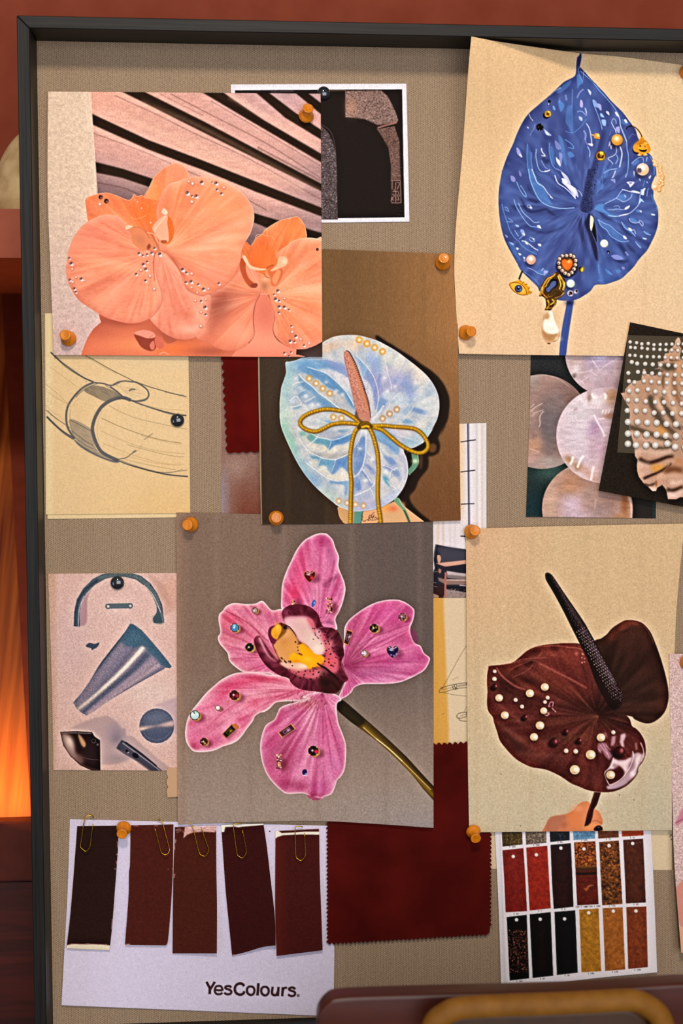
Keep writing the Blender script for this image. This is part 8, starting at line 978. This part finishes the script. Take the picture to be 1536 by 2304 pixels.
# ---------------------------------------------------------------- gold wire clips
M_gold = mat('gold_wire', lin('c99a28'), .25, .5, 1.0)
cA = lambda t: P(130, 1820, 4.8, t); cB = lambda t: P(430, 1820, 4.518, t)
CL = [(cA('385,100 378,80 360,72 330,75 300,86 287,120 275,190 258,320 245,405 268,435 300,458 330,435 350,405 365,280 380,165'), 'gold wire paper clip on the first, darkest painted strip'), (cA('1075,120 1110,120 1125,135 1140,180 1168,290 1205,430 1203,455 1190,480 1160,495 1130,480 1112,455 1080,330 1048,210'), 'gold wire paper clip leaning left on the second painted strip'),
      (cB('-20,130 -8,150 15,185 45,300 80,440 108,472 145,480 165,455 176,430 175,400 135,290 100,190'), 'gold wire paper clip on the torn pink top of the middle strip'), (cB('512,152 480,148 445,155 430,180 448,330 468,462 488,482 515,500 540,480 560,445 552,370 520,215'), 'gold wire paper clip on the askew fourth painted strip'),
      (cB('1135,185 1110,178 1075,180 1056,205 1060,350 1066,485 1085,508 1112,525 1140,505 1162,470 1160,380 1152,250'), 'gold wire paper clip across the cream bands of the fifth strip')]
for pts, lab in CL:
    q = crom(pts, False, 5); n = len(q); bm = bmesh.new(); tube(bm, [at(x, y, .0046+.0035*min(1, i/n*1.6)) for i, (x, y) in enumerate(q)], .00045, 8); o = tag(obj('paper_clip', bm, M_gold, smooth=True), lab, 'paper clip', 'gold clips along the painted strips')
# ---------------------------------------------------------------- push pins
M_pin = noisy(mat('turned_wood', rough=.42, spec=.4, coat=.25), lin('c06806'), lin('ea8c10'), (500, 90, 90), 3, .08, ramp=(.2, .8)); M_steel = mat('steel', (.6, .6, .6), .3, .5, 1.0)
PX = D/FPX
PROF = [(.6, -.2), (6.3, 0), (6.9, 1.2), (6.6, 2.8), (5.4, 4.4), (4.3, 6.0), (3.9, 8.0), (4.1, 10.4), (4.7, 12.0), (4.75, 12.9), (4.2, 13.25), (3.4, 13.0), (.5, 12.95)]
PINS = [((688, 263), (693.5, 241), .0066, 'wooden push pin at the top right corner of the peach orchid print'), ((155, 763), (146, 753), .0066, 'wooden push pin at the lower left corner of the peach orchid print'), ((995.5, 593), (998.5, 580), .0056, 'wooden push pin at the top right corner of the taupe print'),
        ((621, 1166), (621.5, 1164.5), .0054, 'wooden push pin at the foot of the taupe print'), ((1046, 749), (1061, 745.5), .0072, 'wooden push pin leaning right at the lower left of the blue flower print'), ((430, 1180), (421, 1181.5), .0040, 'wooden push pin at the top left corner of the magenta orchid print'),
        ((1059, 1197), (1069, 1193.5), .0047, 'wooden push pin at the top left corner of the burgundy flower print'), ((1064, 1869), (1070.5, 1888), .0066, 'wooden push pin tilted down at the lower left of the burgundy flower print'), ((279, 1862), (274, 1877), .0030, 'wooden push pin between the first and second painted strips'),
        ((1545, 162), (1549, 158), .0040, 'wooden push pin cut off at the top right edge by the blue flower print'), ((1545, 1490), (1550, 1488), .0066, 'wooden push pin cut off at the right edge on the pale pink print')]
def revolve_obj(name, prof, M, m, parent, n=32):
    bm = bmesh.new(); lathe(bm, [(r*.001, z*.001) for r, z in prof], M, n); o = obj(name, bm, m, smooth=True); o.parent = parent; o.matrix_parent_inverse = Matrix.Translation(-parent.location); return o
for (bx, by), (hx2, hy2), lf_, lab in PINS:
    base = at(bx, by, lf_+.0006); head = at(hx2, hy2, lf_+.0135); ax = (head-base).normalized(); M = Matrix.Translation(base) @ ax.to_track_quat('Z', 'Y').to_matrix().to_4x4()
    e = empty('push_pin', base, lab, 'push pin', 'wooden push pins on the board'); revolve_obj('pin_head', PROF, M, M_pin, e); revolve_obj('needle', [(.45, 0), (.45, -lf_*1000-3), (.1, -lf_*1000-5)], M, M_steel, e, 10)
M_dome = mat('black_enamel', (.012, .016, .020), .10, .6, 0, 1.0)
for x, y, r, lf_, lab in ((728, 210, 15.2, .0014, 'glossy black domed pin on the white bordered bronze relief photo'), (399, 945.5, 15.6, .0018, 'glossy black domed pin on the bracelet pencil sketch'), (264, 1311.5, 15.8, .0016, 'glossy black domed pin at the top of the metal collage print')):
    b0 = at(x, y, lf_); R = r*(at(x+1, y, lf_)-b0).length*1000; M = Matrix.Translation(b0) @ Matrix(((1, 0, 0, 0), (0, 0, -1, 0), (0, 1, 0, 0), (0, 0, 0, 1)))
    e = empty('push_pin', b0, lab, 'push pin', 'black domed pins on the board'); revolve_obj('pin_head', [(R*.9, 0.0), (R, .5)]+[(R*math.cos(a*.16), .5+3.6*math.sin(a*.16)) for a in range(1, 9)]+[(R*.1, 4.1)], M, M_dome, e, 40); revolve_obj('needle', [(.45, .2), (.45, -5), (.1, -7)], M, M_steel, e, 10)
# ---------------------------------------------------------------- chair back in front of the board's foot
M_cw = noisy(mat('red_brown_wood', rough=.4, spec=.4), lin('381208'), lin('4c1a0c'), (6, 6, 60), 5, .05); M_lea = noisy(mat('amber_leather_shaded', rough=.5, spec=.35), lin('2e1a0a'), lin('3a220e'), (60, 60, 60), 5, .08)  # pad leather darkened, the shade on its front face is in the colour
CHL = .30; chair = empty('dining_chair', at(1130, 2304, CHL)+Vector((0, 0, -.9)), 'red-brown wooden chair with an amber leather back pad below the colour card', 'chair')
def cch(o): o.parent = chair; o.matrix_parent_inverse = Matrix.Translation(-chair.location); return o
def outline3(pts, lift): return [at(x, y, lift) for x, y in crom(pts, False, 6)]
def puffy(name, top, lift, drop, th, m, bev):
    t = outline3(top, lift); pts = t+[Vector((t[-1].x, t[-1].y, t[0].z-drop)), Vector((t[0].x, t[0].y, t[0].z-drop))]
    bm = slab(pts, Vector((0, th, 0))); bmesh.ops.recalc_face_normals(bm, faces=bm.faces[:])
    es = [e for e in bm.edges if abs(e.verts[0].co.y-e.verts[1].co.y) < 1e-5]; bmesh.ops.bevel(bm, geom=es, offset=bev, segments=5, profile=.5, affect='EDGES', clamp_overlap=True); return cch(obj(name, bm, m, smooth=True))
puffy('backrest', [(714, 2330), (716, 2286), (736, 2257), (764, 2246), (864, 2241), (1014, 2237), (1200, 2232), (1340, 2227), (1480, 2217), (1560, 2214), (1640, 2225), (1680, 2260), (1690, 2320)], CHL-.012, .34, .02, M_cw, .003)
RIM = [(962, 2330), (972, 2298), (994, 2277), (1032, 2262), (1126, 2256), (1240, 2252), (1345, 2247), (1424, 2244), (1464, 2257), (1492, 2283), (1506, 2330)]
RIM = [(968, 2340), (978, 2303), (1000, 2284), (1036, 2270), (1128, 2264), (1240, 2260), (1345, 2255), (1420, 2252), (1456, 2264), (1484, 2290), (1500, 2340)]
INN = [(1000, 2345), (1008, 2312), (1024, 2292), (1050, 2284), (1130, 2280), (1240, 2277), (1345, 2272), (1408, 2270), (1436, 2280), (1458, 2304), (1468, 2345)]
bm = bmesh.new(); tube(bm, outline3(RIM, CHL+.012), .0085, 18); cch(obj('pad_lit_edge', bm, noisy(mat('amber_leather_lit', rough=.6, spec=.2), lin('6e4610'), lin('80541a'), (80, 80, 80), 4, .05), smooth=True))  # tube in place of the pad's rounded edge, top light painted in as amber
puffy('back_pad', INN, CHL+.019, .26, .029, M_lea, .004)
cz = chair.location.z; c0, c1 = at(714, 2330, CHL-.012), at(1690, 2320, CHL-.012); bm = bmesh.new(); box(bm, (c0.x-.005, c0.y-.40, cz+.42), (c1.x+.005, c0.y+.008, cz+.46)); bmesh.ops.bevel(bm, geom=bm.edges[:], offset=.01, segments=3, affect='EDGES'); cch(obj('seat', bm, M_cw))
cz0 = -1.40
for x in (c0.x+.01, c1.x-.04):
    for y in (c0.y-.38, c0.y-.03): bm = bmesh.new(); box(bm, (x, y, cz0), (x+.03, y+.03, cz+.42)); cch(obj('leg', bm, M_cw))
    bm = bmesh.new(); box(bm, (x, c0.y-.022, cz+.46), (x+.03, c0.y+.006, c0.z-.28)); cch(obj('post', bm, M_cw))
